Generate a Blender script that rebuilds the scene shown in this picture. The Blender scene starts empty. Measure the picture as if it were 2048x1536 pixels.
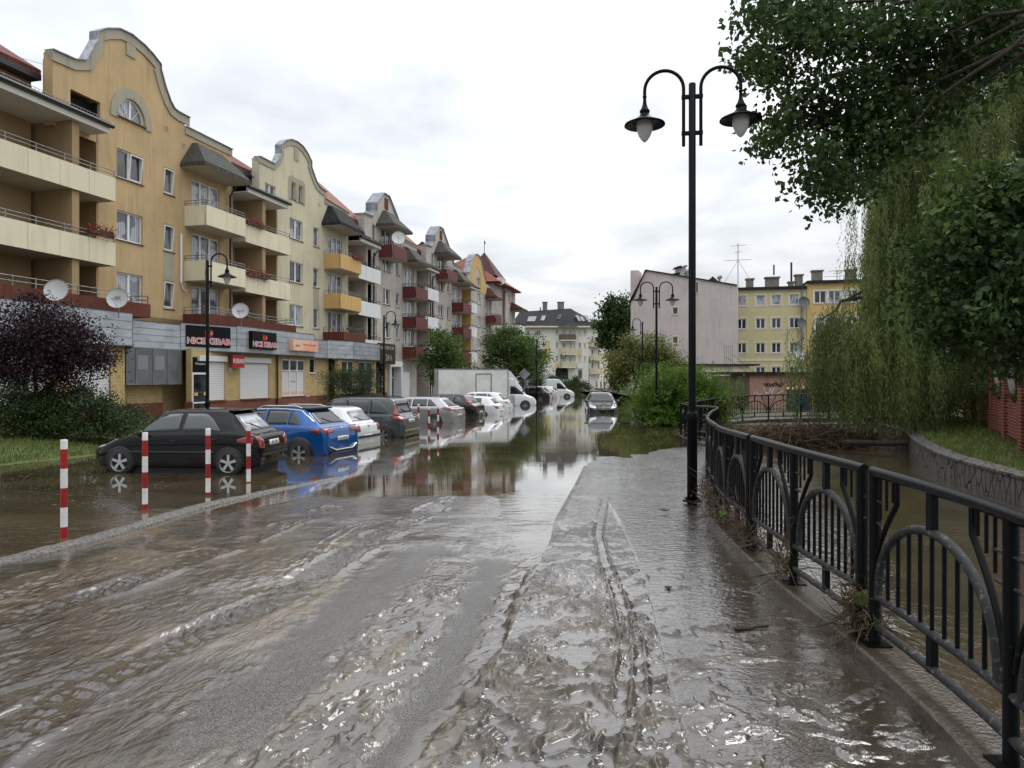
import bpy, bmesh, math, random
import numpy as np
from mathutils import Vector, Matrix, geometry
from mathutils.bvhtree import BVHTree
random.seed(7); RNG=np.random.default_rng(11)
PI=math.pi
S=bpy.context.scene; COL=S.collection
C=2.05; F=1420.; CX=1024.; CY=757.      # eye height over the flood water, focal length in pixels, centre, horizon
def G(px,py,z=0.):                       # a pixel on a level plane -> ground position
    Y=F*(C-z)/(py-CY); return ((px-CX)/F*Y,Y)
def Wp(px,py,Y): return ((px-CX)/F*Y,Y,C-(py-CY)/F*Y)
WM={}
def emp(name,label,cat,loc=(0,0,0),rz=0.,group=None,kind=None):
    o=bpy.data.objects.new(name,None); COL.objects.link(o)
    o.empty_display_size=.3
    o.location=loc; o.rotation_euler=(0,0,rz)
    WM[o.name]=Matrix.Translation(Vector(loc))@Matrix.Rotation(rz,4,'Z')
    tag(o,label,cat,group,kind); return o
def tag(o,label=None,cat=None,group=None,kind=None):
    if label: o['label']=label
    if cat: o['category']=cat
    if group: o['group']=group
    if kind: o['kind']=kind
    return o
def wm(o):
    return WM.get(o.name,Matrix.Identity(4))
def frame(x,y,z,rz): return Matrix.Translation(Vector((x,y,z)))@Matrix.Rotation(rz,4,'Z')
def npmesh(name,V,Fc,mats,parent=None,smooth=True,mi=None,link=True,attrs=None,local=False):
    """V (n,3), Fc (m,k) arrays of constant k"""
    V=np.asarray(V,dtype=np.float32); Fc=np.asarray(Fc,dtype=np.int32)
    me=bpy.data.meshes.new(name); k=Fc.shape[1]; m=Fc.shape[0]
    loc=None
    if parent is None and not local:
        loc=np.array([(V[:,0].min()+V[:,0].max())/2,(V[:,1].min()+V[:,1].max())/2,V[:,2].min()]); V=V-loc
    elif parent is not None and not local:
        M=np.array(wm(parent).inverted()); V=V@M[:3,:3].T+M[:3,3]
    me.vertices.add(len(V)); me.vertices.foreach_set('co',V.astype(np.float32).ravel())
    me.loops.add(m*k); me.loops.foreach_set('vertex_index',Fc.ravel())
    me.polygons.add(m); me.polygons.foreach_set('loop_start',np.arange(0,m*k,k,dtype=np.int32))
    me.polygons.foreach_set('loop_total',np.full(m,k,dtype=np.int32))
    me.polygons.foreach_set('use_smooth',np.full(m,smooth,dtype=bool))
    if mi is not None: me.polygons.foreach_set('material_index',np.asarray(mi,dtype=np.int32))
    me.update(calc_edges=True)
    for q in (mats if isinstance(mats,(list,tuple)) else [mats]): me.materials.append(q)
    if attrs:
        for kx,a in attrs.items():
            at=me.attributes.new(kx,'FLOAT','POINT'); at.data.foreach_set('value',np.asarray(a,dtype=np.float32))
    o=bpy.data.objects.new(name,me)
    if link: COL.objects.link(o)
    if loc is not None: o.location=loc; WM[o.name]=Matrix.Translation(Vector(loc))
    if parent is not None: o.parent=parent; WM[o.name]=wm(parent)
    return o
class MB:
    def __init__(s,fr=None): s.v=[]; s.f=[]; s.m=[]; s.fr=fr or Matrix.Identity(4); s.cm=0; s.sm=[]; s.smooth=False
    def add(s,vs,fs,mi=None,smooth=None):
        b=len(s.v); fr=s.fr
        s.v+= [tuple(fr@Vector(p)) for p in vs]
        for q in fs: s.f.append([b+i for i in q]); s.m.append(s.cm if mi is None else mi); s.sm.append(s.smooth if smooth is None else smooth)
    def box(s,x0,x1,y0,y1,z0,z1,mi=None):
        if x0>x1:x0,x1=x1,x0
        if y0>y1:y0,y1=y1,y0
        if z0>z1:z0,z1=z1,z0
        v=[(x0,y0,z0),(x1,y0,z0),(x1,y1,z0),(x0,y1,z0),(x0,y0,z1),(x1,y0,z1),(x1,y1,z1),(x0,y1,z1)]
        s.add(v,[(0,3,2,1),(4,5,6,7),(0,1,5,4),(1,2,6,5),(2,3,7,6),(3,0,4,7)],mi,False)
    def bar(s,p,q,w,h,mi=None,up=(0,0,1)):
        p=Vector(p);q=Vector(q);d=(q-p).normalized();u=Vector(up)
        if abs(d.dot(u))>.95:u=Vector((1,0,0))
        a=d.cross(u).normalized()*w/2;b=a.cross(d).normalized()*h/2
        vs=[p-a-b,p+a-b,p+a+b,p-a+b,q-a-b,q+a-b,q+a+b,q-a+b]
        s.add(vs,[(0,1,2,3),(7,6,5,4),(0,4,5,1),(1,5,6,2),(2,6,7,3),(3,7,4,0)],mi,False)
    def tube(s,pts,r,n=8,mi=None,cap=True,smooth=True):
        pts=[Vector(p) for p in pts]; rs=r if isinstance(r,(list,tuple)) else [r]*len(pts)
        vs=[];N=len(pts);pa=None
        for i,p in enumerate(pts):
            d=(pts[min(i+1,N-1)]-pts[max(i-1,0)])
            if d.length<1e-9:d=Vector((0,0,1))
            d.normalize()
            if pa is None:
                a=d.cross(Vector((0,0,1)))
                if a.length<.05:a=d.cross(Vector((1,0,0)))
            else: a=pa-d*pa.dot(d)
            a.normalize();pa=a;b=d.cross(a)
            for k in range(n):
                t=2*PI*k/n; vs.append(p+(a*math.cos(t)+b*math.sin(t))*rs[i])
        fs=[(i*n+k,i*n+(k+1)%n,(i+1)*n+(k+1)%n,(i+1)*n+k) for i in range(N-1) for k in range(n)]
        s.add(vs,fs,mi,smooth)
        if cap: s.add(vs[:n],[tuple(range(n))[::-1]],mi,False); s.add(vs[-n:],[tuple(range(n))],mi,False)
    def lathe(s,prof,cx=0,cy=0,cz=0,n=16,mi=None,smooth=True,axis='z'):
        vs=[]
        for r,z in prof:
            for k in range(n):
                t=2*PI*k/n;a,b=r*math.cos(t),r*math.sin(t)
                vs.append((cx+a,cy+b,cz+z) if axis=='z' else (cx+a,cy+z,cz+b))
        fs=[(i*n+k,i*n+(k+1)%n,(i+1)*n+(k+1)%n,(i+1)*n+k) for i in range(len(prof)-1) for k in range(n)]
        s.add(vs,fs,mi,smooth)
    def prism(s,pl,y0,y1,mi=None,smooth=False):
        """polygon pl in (x,z) extruded from y0 to y1, concave allowed"""
        n=len(pl); tri=geometry.tessellate_polygon([[Vector((a,b,0)) for a,b in pl]])
        s.add([(a,y0,b) for a,b in pl],[t for t in tri],mi,False)
        s.add([(a,y1,b) for a,b in pl],[t[::-1] for t in tri],mi,False)
        s.add([(a,y0,b) for a,b in pl]+[(a,y1,b) for a,b in pl],[(i,(i+1)%n,n+(i+1)%n,n+i) for i in range(n)],mi,smooth)
    def hull(s,pl,z0,z1,mi=None):
        """polygon in (x,y) extruded in z"""
        n=len(pl); tri=geometry.tessellate_polygon([[Vector((a,b,0)) for a,b in pl]])
        s.add([(a,b,z0) for a,b in pl],[t for t in tri],mi,False)
        s.add([(a,b,z1) for a,b in pl],[t[::-1] for t in tri],mi,False)
        s.add([(a,b,z0) for a,b in pl]+[(a,b,z1) for a,b in pl],[(i,(i+1)%n,n+(i+1)%n,n+i) for i in range(n)],mi,False)
    def build(s,name,mats,parent=None,fixn=True,loc=None):
        if not s.v: return None
        V=[Vector(p) for p in s.v]; L=None
        if parent is None:
            xs=[p.x for p in V];ys=[p.y for p in V]
            L=Vector(loc) if loc else Vector(((min(xs)+max(xs))/2,(min(ys)+max(ys))/2,min(p.z for p in V))); V=[p-L for p in V]
        else:
            I=wm(parent).inverted(); V=[I@p for p in V]
        me=bpy.data.meshes.new(name); me.from_pydata([tuple(p) for p in V],[],s.f)
        for q in (mats if isinstance(mats,(list,tuple)) else [mats]): me.materials.append(q)
        me.polygons.foreach_set('material_index',s.m); me.polygons.foreach_set('use_smooth',s.sm)
        if fixn:
            bm=bmesh.new(); bm.from_mesh(me); bmesh.ops.recalc_face_normals(bm,faces=bm.faces); bm.to_mesh(me); bm.free()
        me.update()
        o=bpy.data.objects.new(name,me); COL.objects.link(o)
        if L is not None: o.location=L; WM[o.name]=Matrix.Translation(L)
        if parent is not None: o.parent=parent; WM[o.name]=wm(parent)
        return o
def text(s,size,mat,M,parent,name='lettering',ext=.004,sx=1.,align='CENTER'):
    cu=bpy.data.curves.new('t','FONT'); cu.body=s; cu.size=size; cu.extrude=ext; cu.align_x=align; cu.align_y='CENTER'; cu.resolution_u=2
    t=bpy.data.objects.new('t',cu); COL.objects.link(t)
    dg=bpy.context.evaluated_depsgraph_get(); me=bpy.data.meshes.new_from_object(t.evaluated_get(dg))
    bpy.data.objects.remove(t); bpy.data.curves.remove(cu)
    I=wm(parent).inverted() if parent else Matrix.Identity(4)
    me.transform(I@M@Matrix.Diagonal((sx,1,1,1))); me.materials.clear(); me.materials.append(mat)
    o=bpy.data.objects.new(name,me); COL.objects.link(o)
    if parent: o.parent=parent; WM[o.name]=wm(parent)
    return o
def upright(fr,s,d,z): # text plane standing in facade frame, reading along +x, facing -y
    return fr@Matrix.Translation(Vector((s,d,z)))@Matrix.Rotation(PI/2,4,'X')
def copy_tree(o,parent=None):
    c=o.copy(); COL.objects.link(c)
    if parent is not None: c.parent=parent
    for ch in list(o.children): copy_tree(ch,c)
    return c
# ---------- numpy noise
_P=RNG.permutation(512); _P=np.concatenate([_P,_P]); _A=RNG.random(1024)*2*PI; _GX=np.cos(_A);_GY=np.sin(_A)
def noise(x,y):
    xi=np.floor(x).astype(int);yi=np.floor(y).astype(int);xf=x-xi;yf=y-yi;xi&=511;yi&=511
    def g(a,b,dx,dy):
        h=_P[(_P[a&511]+b)&511]; return _GX[h]*dx+_GY[h]*dy
    u=xf*xf*xf*(xf*(xf*6-15)+10);v=yf*yf*yf*(yf*(yf*6-15)+10)
    a=g(xi,yi,xf,yf);b=g(xi+1,yi,xf-1,yf);c=g(xi,yi+1,xf,yf-1);d=g(xi+1,yi+1,xf-1,yf-1)
    return 1.5*((a*(1-u)+b*u)*(1-v)+(c*(1-u)+d*u)*v)
def fbm(x,y,o=4,l=2.07,g=.5):
    r=0;a=1
    for i in range(o): r=r+a*noise(x+i*17.3,y-i*9.1);x=x*l;y=y*l;a*=g
    return r
def ss(a,b,x):
    t=np.clip((x-a)/(b-a),0,1); return t*t*(3-2*t)
# ---------- materials
def mat(name,col=(.5,.5,.5),rough=.6,metal=0,spec=.5,**k):
    m=bpy.data.materials.new(name); m.use_nodes=True; b=m.node_tree.nodes['Principled BSDF']
    b.inputs['Base Color'].default_value=(*col,1);b.inputs['Roughness'].default_value=rough;b.inputs['Metallic'].default_value=metal
    b.inputs['Specular IOR Level'].default_value=spec
    for a,v in k.items(): b.inputs[a.replace('_',' ')].default_value=v
    return m
class NT:
    def __init__(s,m): s.t=m.node_tree;s.n=s.t.nodes;s.l=s.t.links;s.b=s.n['Principled BSDF'] if 'Principled BSDF' in s.n else None
    def node(s,ty,**k):
        q=s.n.new(ty)
        for a,v in k.items(): setattr(q,a,v)
        return q
    def link(s,a,b): s.l.new(a,b)
    def coord(s,scale=(1,1,1),which='Object',rot=(0,0,0)):
        t=s.node('ShaderNodeTexCoord');m=s.node('ShaderNodeMapping');m.inputs['Scale'].default_value=scale;m.inputs['Rotation'].default_value=rot
        s.link(t.outputs[which],m.inputs['Vector']);return m.outputs[0]
    def noise(s,v,scale,det=5,rough=.55,dist=0):
        q=s.node('ShaderNodeTexNoise');q.inputs['Scale'].default_value=scale;q.inputs['Detail'].default_value=det;q.inputs['Roughness'].default_value=rough;q.inputs['Distortion'].default_value=dist
        if v: s.link(v,q.inputs['Vector'])
        return q.outputs['Fac']
    def ramp(s,f,stops):
        q=s.node('ShaderNodeValToRGB');e=q.color_ramp.elements
        while len(e)<len(stops): e.new(.5)
        for i,(p,c) in enumerate(stops):
            e[i].position=p;e[i].color=(*c,1) if len(c)==3 else c
        s.link(f,q.inputs[0]);return q.outputs[0]
    def mix(s,f,a,b,mode='MIX'):
        q=s.node('ShaderNodeMix',data_type='RGBA',blend_type=mode)
        for i,x in ((0,f),(6,a),(7,b)):
            if isinstance(x,(int,float)): q.inputs[i].default_value=x
            elif isinstance(x,tuple): q.inputs[i].default_value=(*x,1)
            else: s.link(x,q.inputs[i])
        return q.outputs[2]
    def math(s,op,a,b=0.,c=None,clamp=False):
        q=s.node('ShaderNodeMath',operation=op,use_clamp=clamp)
        for i,x in enumerate((a,b,c)):
            if x is None: continue
            if isinstance(x,(int,float)): q.inputs[i].default_value=x
            else: s.link(x,q.inputs[i])
        return q.outputs[0]
    def mr(s,x,a,b,c,d):
        q=s.node('ShaderNodeMapRange');s.link(x,q.inputs[0])
        for i,v in enumerate((a,b,c,d)): q.inputs[i+1].default_value=v
        return q.outputs[0]
    def bump(s,h,st,dist=.01,nrm=None):
        q=s.node('ShaderNodeBump');q.inputs['Distance'].default_value=dist
        if isinstance(st,(int,float)): q.inputs['Strength'].default_value=st
        else: s.link(st,q.inputs['Strength'])
        s.link(h,q.inputs['Height'])
        if nrm is not None: s.link(nrm,q.inputs['Normal'])
        return q.outputs[0]
def c255(r,g,b):
    f=lambda v:((v/255+.055)/1.055)**2.4 if v>10 else v/3294.
    return (f(r),f(g),f(b))
def stucco(name,col,dirt=.35,streak=.4):
    dirt=min(1,dirt*1.5);streak=min(1,streak*1.4);m=mat(name,col,.9,spec=.2);t=NT(m);v=t.coord()
    n=t.noise(v,.6,6,.6);n2=t.noise(t.coord((2.2,2.2,.22)),1.3,6,.7,.3)
    dk=tuple(c*.62 for c in col)
    a=t.mix(t.mr(n,.35,.7,0,dirt),col,dk)
    a=t.mix(t.mr(n2,.50,.74,0,streak),a,tuple(c*.48 for c in col))
    n3=t.noise(t.coord((5,5,.12)),1.6,5,.7);a=t.mix(t.mr(n3,.56,.72,0,streak*.6),a,tuple(c*.55 for c in col))
    t.link(a,t.b.inputs['Base Color'])
    t.link(t.bump(t.noise(v,60,3),.35,.01),t.b.inputs['Normal']);return m
def brick(name,c1,c2,mor,w=.25,h=.075,bs=1.):
    m=mat(name,c1,.85,spec=.25);t=NT(m);tc=t.node('ShaderNodeTexCoord');sp=t.node('ShaderNodeSeparateXYZ');cb=t.node('ShaderNodeCombineXYZ')
    t.link(tc.outputs['Object'],sp.inputs[0]);t.link(t.math('ADD',sp.outputs[0],sp.outputs[1]),cb.inputs[0]);t.link(sp.outputs[2],cb.inputs[1])
    q=t.node('ShaderNodeTexBrick');q.inputs['Scale'].default_value=1;q.inputs['Brick Width'].default_value=w;q.inputs['Row Height'].default_value=h;q.inputs['Mortar Size'].default_value=.008
    q.inputs['Color1'].default_value=(*c1,1);q.inputs['Color2'].default_value=(*c2,1);q.inputs['Mortar'].default_value=(*mor,1)
    t.link(cb.outputs[0],q.inputs['Vector'])
    n=t.noise(t.coord(),2.,5);t.link(t.mix(t.mr(n,.4,.75,0,.5),q.outputs['Color'],tuple(c*.5 for c in c1)),t.b.inputs['Base Color'])
    t.link(t.bump(q.outputs['Fac'],-.6*bs,.01),t.b.inputs['Normal']);return m
def tiles(name,c,axis_scale=(1,1,1)):
    m=mat(name,c,.6,spec=.4);t=NT(m);v=t.coord()
    q=t.node('ShaderNodeTexWave',wave_type='BANDS',bands_direction='X');q.inputs['Scale'].default_value=1.1;q.inputs['Distortion'].default_value=.0
    q2=t.node('ShaderNodeTexWave',wave_type='BANDS',bands_direction='Z',wave_profile='SAW');q2.inputs['Scale'].default_value=1.25
    t.link(v,q.inputs[0]);t.link(v,q2.inputs[0])
    n=t.noise(v,3,6);dk=tuple(x*.45 for x in c)
    a=t.mix(t.mr(n,.35,.7,0,.8),c,dk);a=t.mix(t.mr(q2.outputs['Fac'],.82,1,0,.65),a,tuple(x*.25 for x in c))
    t.link(a,t.b.inputs['Base Color'])
    t.link(t.bump(t.math('ADD',q.outputs['Fac'],q2.outputs['Fac']),.9,.04),t.b.inputs['Normal']);return m
def noisy(name,c,c2,scale=4,rough=.6,bumps=0,bd=.01,metal=0,spec=.5,sc3=(1,1,1),lo=.4,hi=.65,**k):
    m=mat(name,c,rough,metal,spec,**k);t=NT(m);v=t.coord(sc3)
    n=t.noise(v,scale,7,.6);t.link(t.mix(t.mr(n,lo,hi,0,1),c,c2),t.b.inputs['Base Color'])
    if bumps: t.link(t.bump(t.noise(v,scale*6,5),bumps,bd),t.b.inputs['Normal'])
    return m
def leafm(name,a,b,tr=.25,scale=1.2):
    m=mat(name,a,.55,spec=.35);t=NT(m);v=t.coord();n=t.noise(v,scale,4);n2=t.noise(v,scale*14,2)
    f=t.math('ADD',t.math('MULTIPLY',n,.6),t.math('MULTIPLY',n2,.4))
    c=t.mix(t.mr(f,.38,.64,0,1),a,b);t.link(c,t.b.inputs['Base Color'])
    tl=t.node('ShaderNodeBsdfTranslucent');t.link(c,tl.inputs[0]);mx=t.node('ShaderNodeMixShader');mx.inputs[0].default_value=tr
    t.link(t.b.outputs[0],mx.inputs[1]);t.link(tl.outputs[0],mx.inputs[2]);t.link(mx.outputs[0],t.n['Material Output'].inputs[0]);return m
def panem(name,dark,cur=None,fold=14.):
    m=mat(name,dark,.04,spec=.8);t=NT(m)
    if cur:
        v=t.coord();q=t.node('ShaderNodeTexWave',wave_type='BANDS',bands_direction='X');q.inputs['Scale'].default_value=fold/6;q.inputs['Distortion'].default_value=1.2
        t.link(v,q.inputs[0]);n=t.noise(v,.9,2)
        a=t.mix(q.outputs['Fac'],tuple(c*.55 for c in cur),cur);t.link(t.mix(t.mr(n,.5,.53,0,.75),a,dark),t.b.inputs['Base Color'])
    else:
        n=t.noise(t.coord(),1.4,3);t.link(t.mix(t.mr(n,.4,.6,0,1),dark,tuple(c*2.5+.01 for c in dark)),t.b.inputs['Base Color'])
    return m
def slatm(name,c,h=.06,dark=.45):
    m=mat(name,c,.45);t=NT(m);q=t.node('ShaderNodeTexWave',wave_type='BANDS',bands_direction='Z',wave_profile='SAW');q.inputs['Scale'].default_value=.05*2*PI/h/2.0
    t.link(t.coord(),q.inputs[0]);t.link(t.mix(t.mr(q.outputs['Fac'],.8,1,0,1),c,tuple(x*dark for x in c)),t.b.inputs['Base Color'])
    t.link(t.bump(q.outputs['Fac'],.5,.01),t.b.inputs['Normal']);return m
M={}
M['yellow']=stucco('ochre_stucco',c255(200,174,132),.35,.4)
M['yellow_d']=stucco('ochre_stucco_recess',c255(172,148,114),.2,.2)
M['cream']=stucco('cream_stucco',c255(212,204,176),.3,.45)
M['greyp']=stucco('greypink_stucco',c255(200,192,183),.6,.85)
M['panel_c']=stucco('cream_board',c255(228,220,192),.15,.25)
M['panel_y']=stucco('ochre_board',c255(208,172,112),.15,.2)
M['panel_w']=stucco('white_board',c255(225,228,226),.15,.2)
M['coping']=stucco('grey_coping',c255(176,170,152),.3,.5)
M['soff']=stucco('soffit',c255(190,182,165),.2,.2)
M['soffw']=mat('white_soffit',c255(215,213,205),.8)
M['zinc']=noisy('zinc_flashing',c255(150,155,160),c255(110,115,120),3,.35,metal=.6)
M['slate']=noisy('dark_slate',(.022,.023,.026),(.045,.045,.046),6,.75,.6,.02,spec=.12)
M['moss']=noisy('mossy_slate',(.03,.032,.03),(.09,.09,.07),7,.8,.9,.04)
M['gutter']=mat('black_gutter',(.012,.013,.015),.35)
M['redt']=tiles('red_tiles',c255(112,46,42))
M['ort']=tiles('orange_tiles',c255(150,78,58))
M['brt']=tiles('maroon_tiles',c255(88,46,40))
M['ybrick']=brick('yellow_brick',c255(204,180,130),c255(190,164,114),c255(150,130,95))
M['rbrick']=brick('red_brick',c255(128,68,50),c255(108,56,44),c255(140,120,105))
M['rtrim']=brick('red_brick_soldier',c255(116,66,52),c255(92,52,42),c255(95,60,50),.075,.6)
M['fbrick']=brick('fence_brick',c255(120,58,44),c255(96,44,36),c255(170,130,115),.25,.08)
M['band']=noisy('zinc_band',c255(182,188,194),c255(154,160,168),1.4,.38,metal=.35,sc3=(1,1,2))
M['seam']=mat('band_seam',(.06,.065,.07),.5)
M['white']=mat('white_pvc',(.78,.78,.78),.35)
M['shut']=slatm('roller_shutter',(.72,.72,.71),.06)
M['shutbox']=mat('shutter_box',(.66,.66,.64),.4)
M['sill']=mat('brown_sill',(.09,.05,.035),.5)
M['sillw']=mat('grey_sill',(.45,.45,.43),.5)
M['pd']=panem('dark_pane',(.012,.014,.017))
M['pc']=panem('curtained_pane',(.02,.022,.025),(.42,.45,.5))
M['pb']=panem('bright_pane',(.10,.11,.12),(.5,.52,.55))
M['pg']=panem('grey_glass',(.05,.055,.055));M['acg']=noisy('grey_mesh_screen',c255(104,108,108),c255(88,92,92),2,.5)
M['black']=mat('black_metal',(.004,.005,.006),.4,spec=.12)
M['rail']=noisy('galvanised_rail',c255(150,150,148),c255(110,110,110),8,.4,metal=.5)
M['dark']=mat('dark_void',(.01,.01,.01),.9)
# red vertical plank balcony boards
def planks(name,c):
    m=mat(name,c,.6);t=NT(m);tc=t.node('ShaderNodeTexCoord');sp=t.node('ShaderNodeSeparateXYZ');t.link(tc.outputs['Object'],sp.inputs[0])
    a=t.math('FRACT',t.math('MULTIPLY',t.math('ADD',sp.outputs[0],sp.outputs[1]),7.));g=t.math('GREATER_THAN',a,.86)
    n=t.noise(t.coord((8,8,1)),2,4);t.link(t.mix(g,t.mix(n,tuple(x*.7 for x in c),tuple(x*1.25 for x in c)),tuple(x*.2 for x in c)),t.b.inputs['Base Color']);return m
M['redp']=planks('red_planks',c255(104,40,40))
M['wht']=mat('white_lettering',(.8,.8,.8),.5)
# ---- ground materials
def water(name,ca,cb,rip_near,rip_far,y0,y1,sc=(1,1,1)):
    m=mat(name,ca,.03,spec=.5,Coat_Weight=.8,Coat_Roughness=.02,Coat_IOR=1.5);m.node_tree.nodes['Principled BSDF'].inputs['IOR'].default_value=1.45;t=NT(m)
    ge=t.node('ShaderNodeNewGeometry');sp=t.node('ShaderNodeSeparateXYZ');t.link(ge.outputs['Position'],sp.inputs[0])
    mp=t.node('ShaderNodeMapping');mp.inputs['Scale'].default_value=sc;t.link(ge.outputs['Position'],mp.inputs[0]);v=mp.outputs[0]
    t.link(t.mix(t.mr(t.noise(v,.5,4,.6,.5),.35,.65,0,1),ca,cb),t.b.inputs['Base Color'])
    n1=t.noise(v,2.2,3,.5,1.);n2=t.noise(v,7.,4,.6,.6)
    h=t.math('ADD',t.math('MULTIPLY',n1,.7),t.math('MULTIPLY',n2,.3))
    # rippled patches and calm patches
    patch=t.mr(t.noise(v,.35,2),.38,.62,.35,1.)
    st=t.math('MULTIPLY',t.mr(sp.outputs[1],y0,y1,rip_near,rip_far),patch)
    bb=t.bump(h,st,.12);t.link(bb,t.b.inputs['Normal']);t.link(bb,t.b.inputs['Coat Normal']);return m
M['flood']=water('muddy_flood_water',c255(94,82,62),c255(66,57,44),.24,.012,8.5,13.,(1,1.8,1))
M['river']=water('river_water',c255(84,71,56),c255(64,54,42),.45,.16,6,22,(1.3,1.3,1))
def mud(name='wet_mud',sx=1.,sy=1.,rot=0.,st=.62,cmin=.15,r0=.10,r1=.34,rs=.22,ca=c255(50,42,33),cb_=c255(112,102,87),k0=.40,k1=.58,ci=1.5):
    m=mat(name,(.1,.08,.06),.3,spec=.6,Coat_Weight=1.,Coat_Roughness=.05,Coat_IOR=ci);t=NT(m);t.b.inputs['IOR'].default_value=1.52
    ge=t.node('ShaderNodeNewGeometry');mm=t.node('ShaderNodeMapping',vector_type='TEXTURE');mm.inputs['Rotation'].default_value=(0,0,rot);mm.inputs['Scale'].default_value=(1/sx,1/sy,1);t.link(ge.outputs['Position'],mm.inputs[0]);v0=ge.outputs['Position'];v=mm.outputs[0]
    at=lambda n:t.node('ShaderNodeAttribute',attribute_name=n).outputs['Fac']
    pool,asph,drk=at('pool'),at('asph'),at('drk')
    n=t.noise(v,1.1,6,.6,.8);n2=t.noise(v,9,5,.65,.5)
    f=t.math('ADD',t.math('MULTIPLY',n,.55),t.math('MULTIPLY',n2,.45))
    c=t.mix(t.mr(f,.38,.62,0,1),ca,cb_)
    c=t.mix(drk,c,c255(52,42,33))
    vn=t.node('ShaderNodeTexVoronoi');vn.inputs['Scale'].default_value=95;t.link(v0,vn.inputs['Vector'])
    gr=t.mix(t.mr(vn.outputs['Distance'],.1,.55,0,1),c255(142,138,132),c255(62,59,55))
    c=t.mix(asph,c,gr)
    c=t.mix(t.math('MULTIPLY',pool,.6),c,c255(66,57,46))
    t.link(c,t.b.inputs['Base Color'])
    r=t.mix(pool,t.mix(asph,t.mr(n2,.35,.65,r0,r1),(.34,.34,.34)),(.035,.035,.035));t.link(r,t.b.inputs['Roughness'])
    fine=t.math('ABSOLUTE',t.math('SUBTRACT',t.noise(v,7.5,4,.5,1.6),.5));flow=t.math('ADD',t.math('MULTIPLY',fine,1.6),t.math('MULTIPLY',t.noise(v,42,3,.55,.8),.16))
    inv=t.math('MULTIPLY',t.math('SUBTRACT',1.,t.math('MULTIPLY',pool,.93)),t.math('SUBTRACT',1.,t.math('MULTIPLY',asph,.85)))
    cw=t.math('MULTIPLY',t.math('MAXIMUM',t.mr(t.noise(v,.9,4,.6,.6),k0,k1,cmin,1.),pool),t.math('SUBTRACT',1.,t.math('MULTIPLY',asph,.75)));t.link(cw,t.b.inputs['Coat Weight'])
    b1=t.bump(flow,t.math('MULTIPLY',t.math('MULTIPLY',inv,t.mr(t.noise(v0,.55,3),.42,.58,.35,1.)),st),.055)
    b2=t.bump(vn.outputs['Distance'],t.math('MULTIPLY',asph,.5),.006,b1)
    mp=t.node('ShaderNodeMapping');mp.inputs['Scale'].default_value=(1,2.2,1);t.link(v0,mp.inputs[0])
    spz=t.node('ShaderNodeSeparateXYZ');t.link(v0,spz.inputs[0])
    b3=t.bump(t.noise(mp.outputs[0],7,3,.55,.8),t.math('MULTIPLY',t.math('MULTIPLY',pool,rs),t.mr(spz.outputs[1],6,10,.3,1.)),.05,t.bump(t.noise(v,24,4,.6,.6),t.math('MULTIPLY',pool,.16),.02,b2))
    t.link(b3,t.b.inputs['Normal']);t.link(b3,t.b.inputs['Coat Normal']);return m
M['mud']=mud(st=.5,cmin=.02,r0=.16,r1=.5,rs=.5,ca=c255(32,27,22),cb_=c255(98,88,75),k0=.50,k1=.62,ci=1.75);M['roadmud']=mud('wet_road_mud',1.25,.36,math.radians(-11),.28,ca=c255(52,44,35),cb_=c255(116,105,90))
M['kerbm']=noisy('wet_granite',c255(128,124,118),c255(70,66,60),24,.25,.8,.02,spec=.7)
M['conc']=noisy('wet_brown_concrete',c255(78,67,55),c255(46,40,33),5,.22,.6,.02,spec=.6)
M['soil']=noisy('soil',c255(80,72,52),c255(60,52,40),1.2,.9,.8,.05)
M['grassd']=noisy('grass_ground',c255(84,96,46),c255(66,70,40),.8,.9,.8,.05)
M['blade']=leafm('grass_blades',c255(84,102,48),c255(116,124,66),.3,.8)
M['straw']=noisy('dry_reeds',c255(92,72,50),c255(50,42,30),5,.8)
M['bark']=noisy('bark',c255(62,54,46),c255(36,32,28),8,.9,.8,.03)
M['stone']=noisy('river_wall_stone',c255(138,132,122),c255(84,80,72),3,.75,.8,.02)
# ---------- ground, water, kerbs
KLp=np.array([(-6.3,4.0),(-6.0,6.2),(-5.64,7.82),(-5.24,9.22),(-4.93,11.2),(-4.35,12.9),(-3.3,15.2)])
def KL(Y): return np.interp(Y,KLp[:,1],KLp[:,0])
def KR(Y): return .02+.153*(Y-5.31)                     # kerb line between road and pavement
FP=np.array([(2.02,1.2,1.5),(2.12,2.6,1.5),(2.26,3.6,1.5),(2.33,4.65,1.5),(2.34,5.9,1.505),(2.40,7.1,1.505),(2.6,8.8,1.47),(2.96,10.4,1.43),(3.4,12.3,1.38),(3.86,14.,1.34),(4.6,16.4,1.32),(5.77,20,1.28),(6.0,23,1.2),(6.17,26,1.15)])
FB=np.array([(6.17,26,1.15),(7.2,28.,1.18),(10.25,32,1.30),(14.3,33,1.38),(19.,33.6,1.38)])
def smooth_path(P,step=.1):
    P=np.asarray(P,float);n=len(P);out=[]
    for i in range(n-1):
        p0=P[max(i-1,0)];p1=P[i];p2=P[i+1];p3=P[min(i+2,n-1)];k=max(2,int(np.linalg.norm((p2-p1)[:2])/step))
        for j in range(k):
            t=j/k;out.append(.5*((2*p1)+(-p0+p2)*t+(2*p0-5*p1+4*p2-p3)*t*t+(-p0+3*p1-3*p2+p3)*t**3))
    out.append(P[-1]);return np.array(out)
FPs=smooth_path(FP); FBs=smooth_path(FB,.3)
def FX(Y): return np.interp(Y,FPs[:,1],FPs[:,0])
def FZ(Y): return np.interp(Y,FPs[:,1],FPs[:,2])-1.15   # kerb top height under the fence
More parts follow.
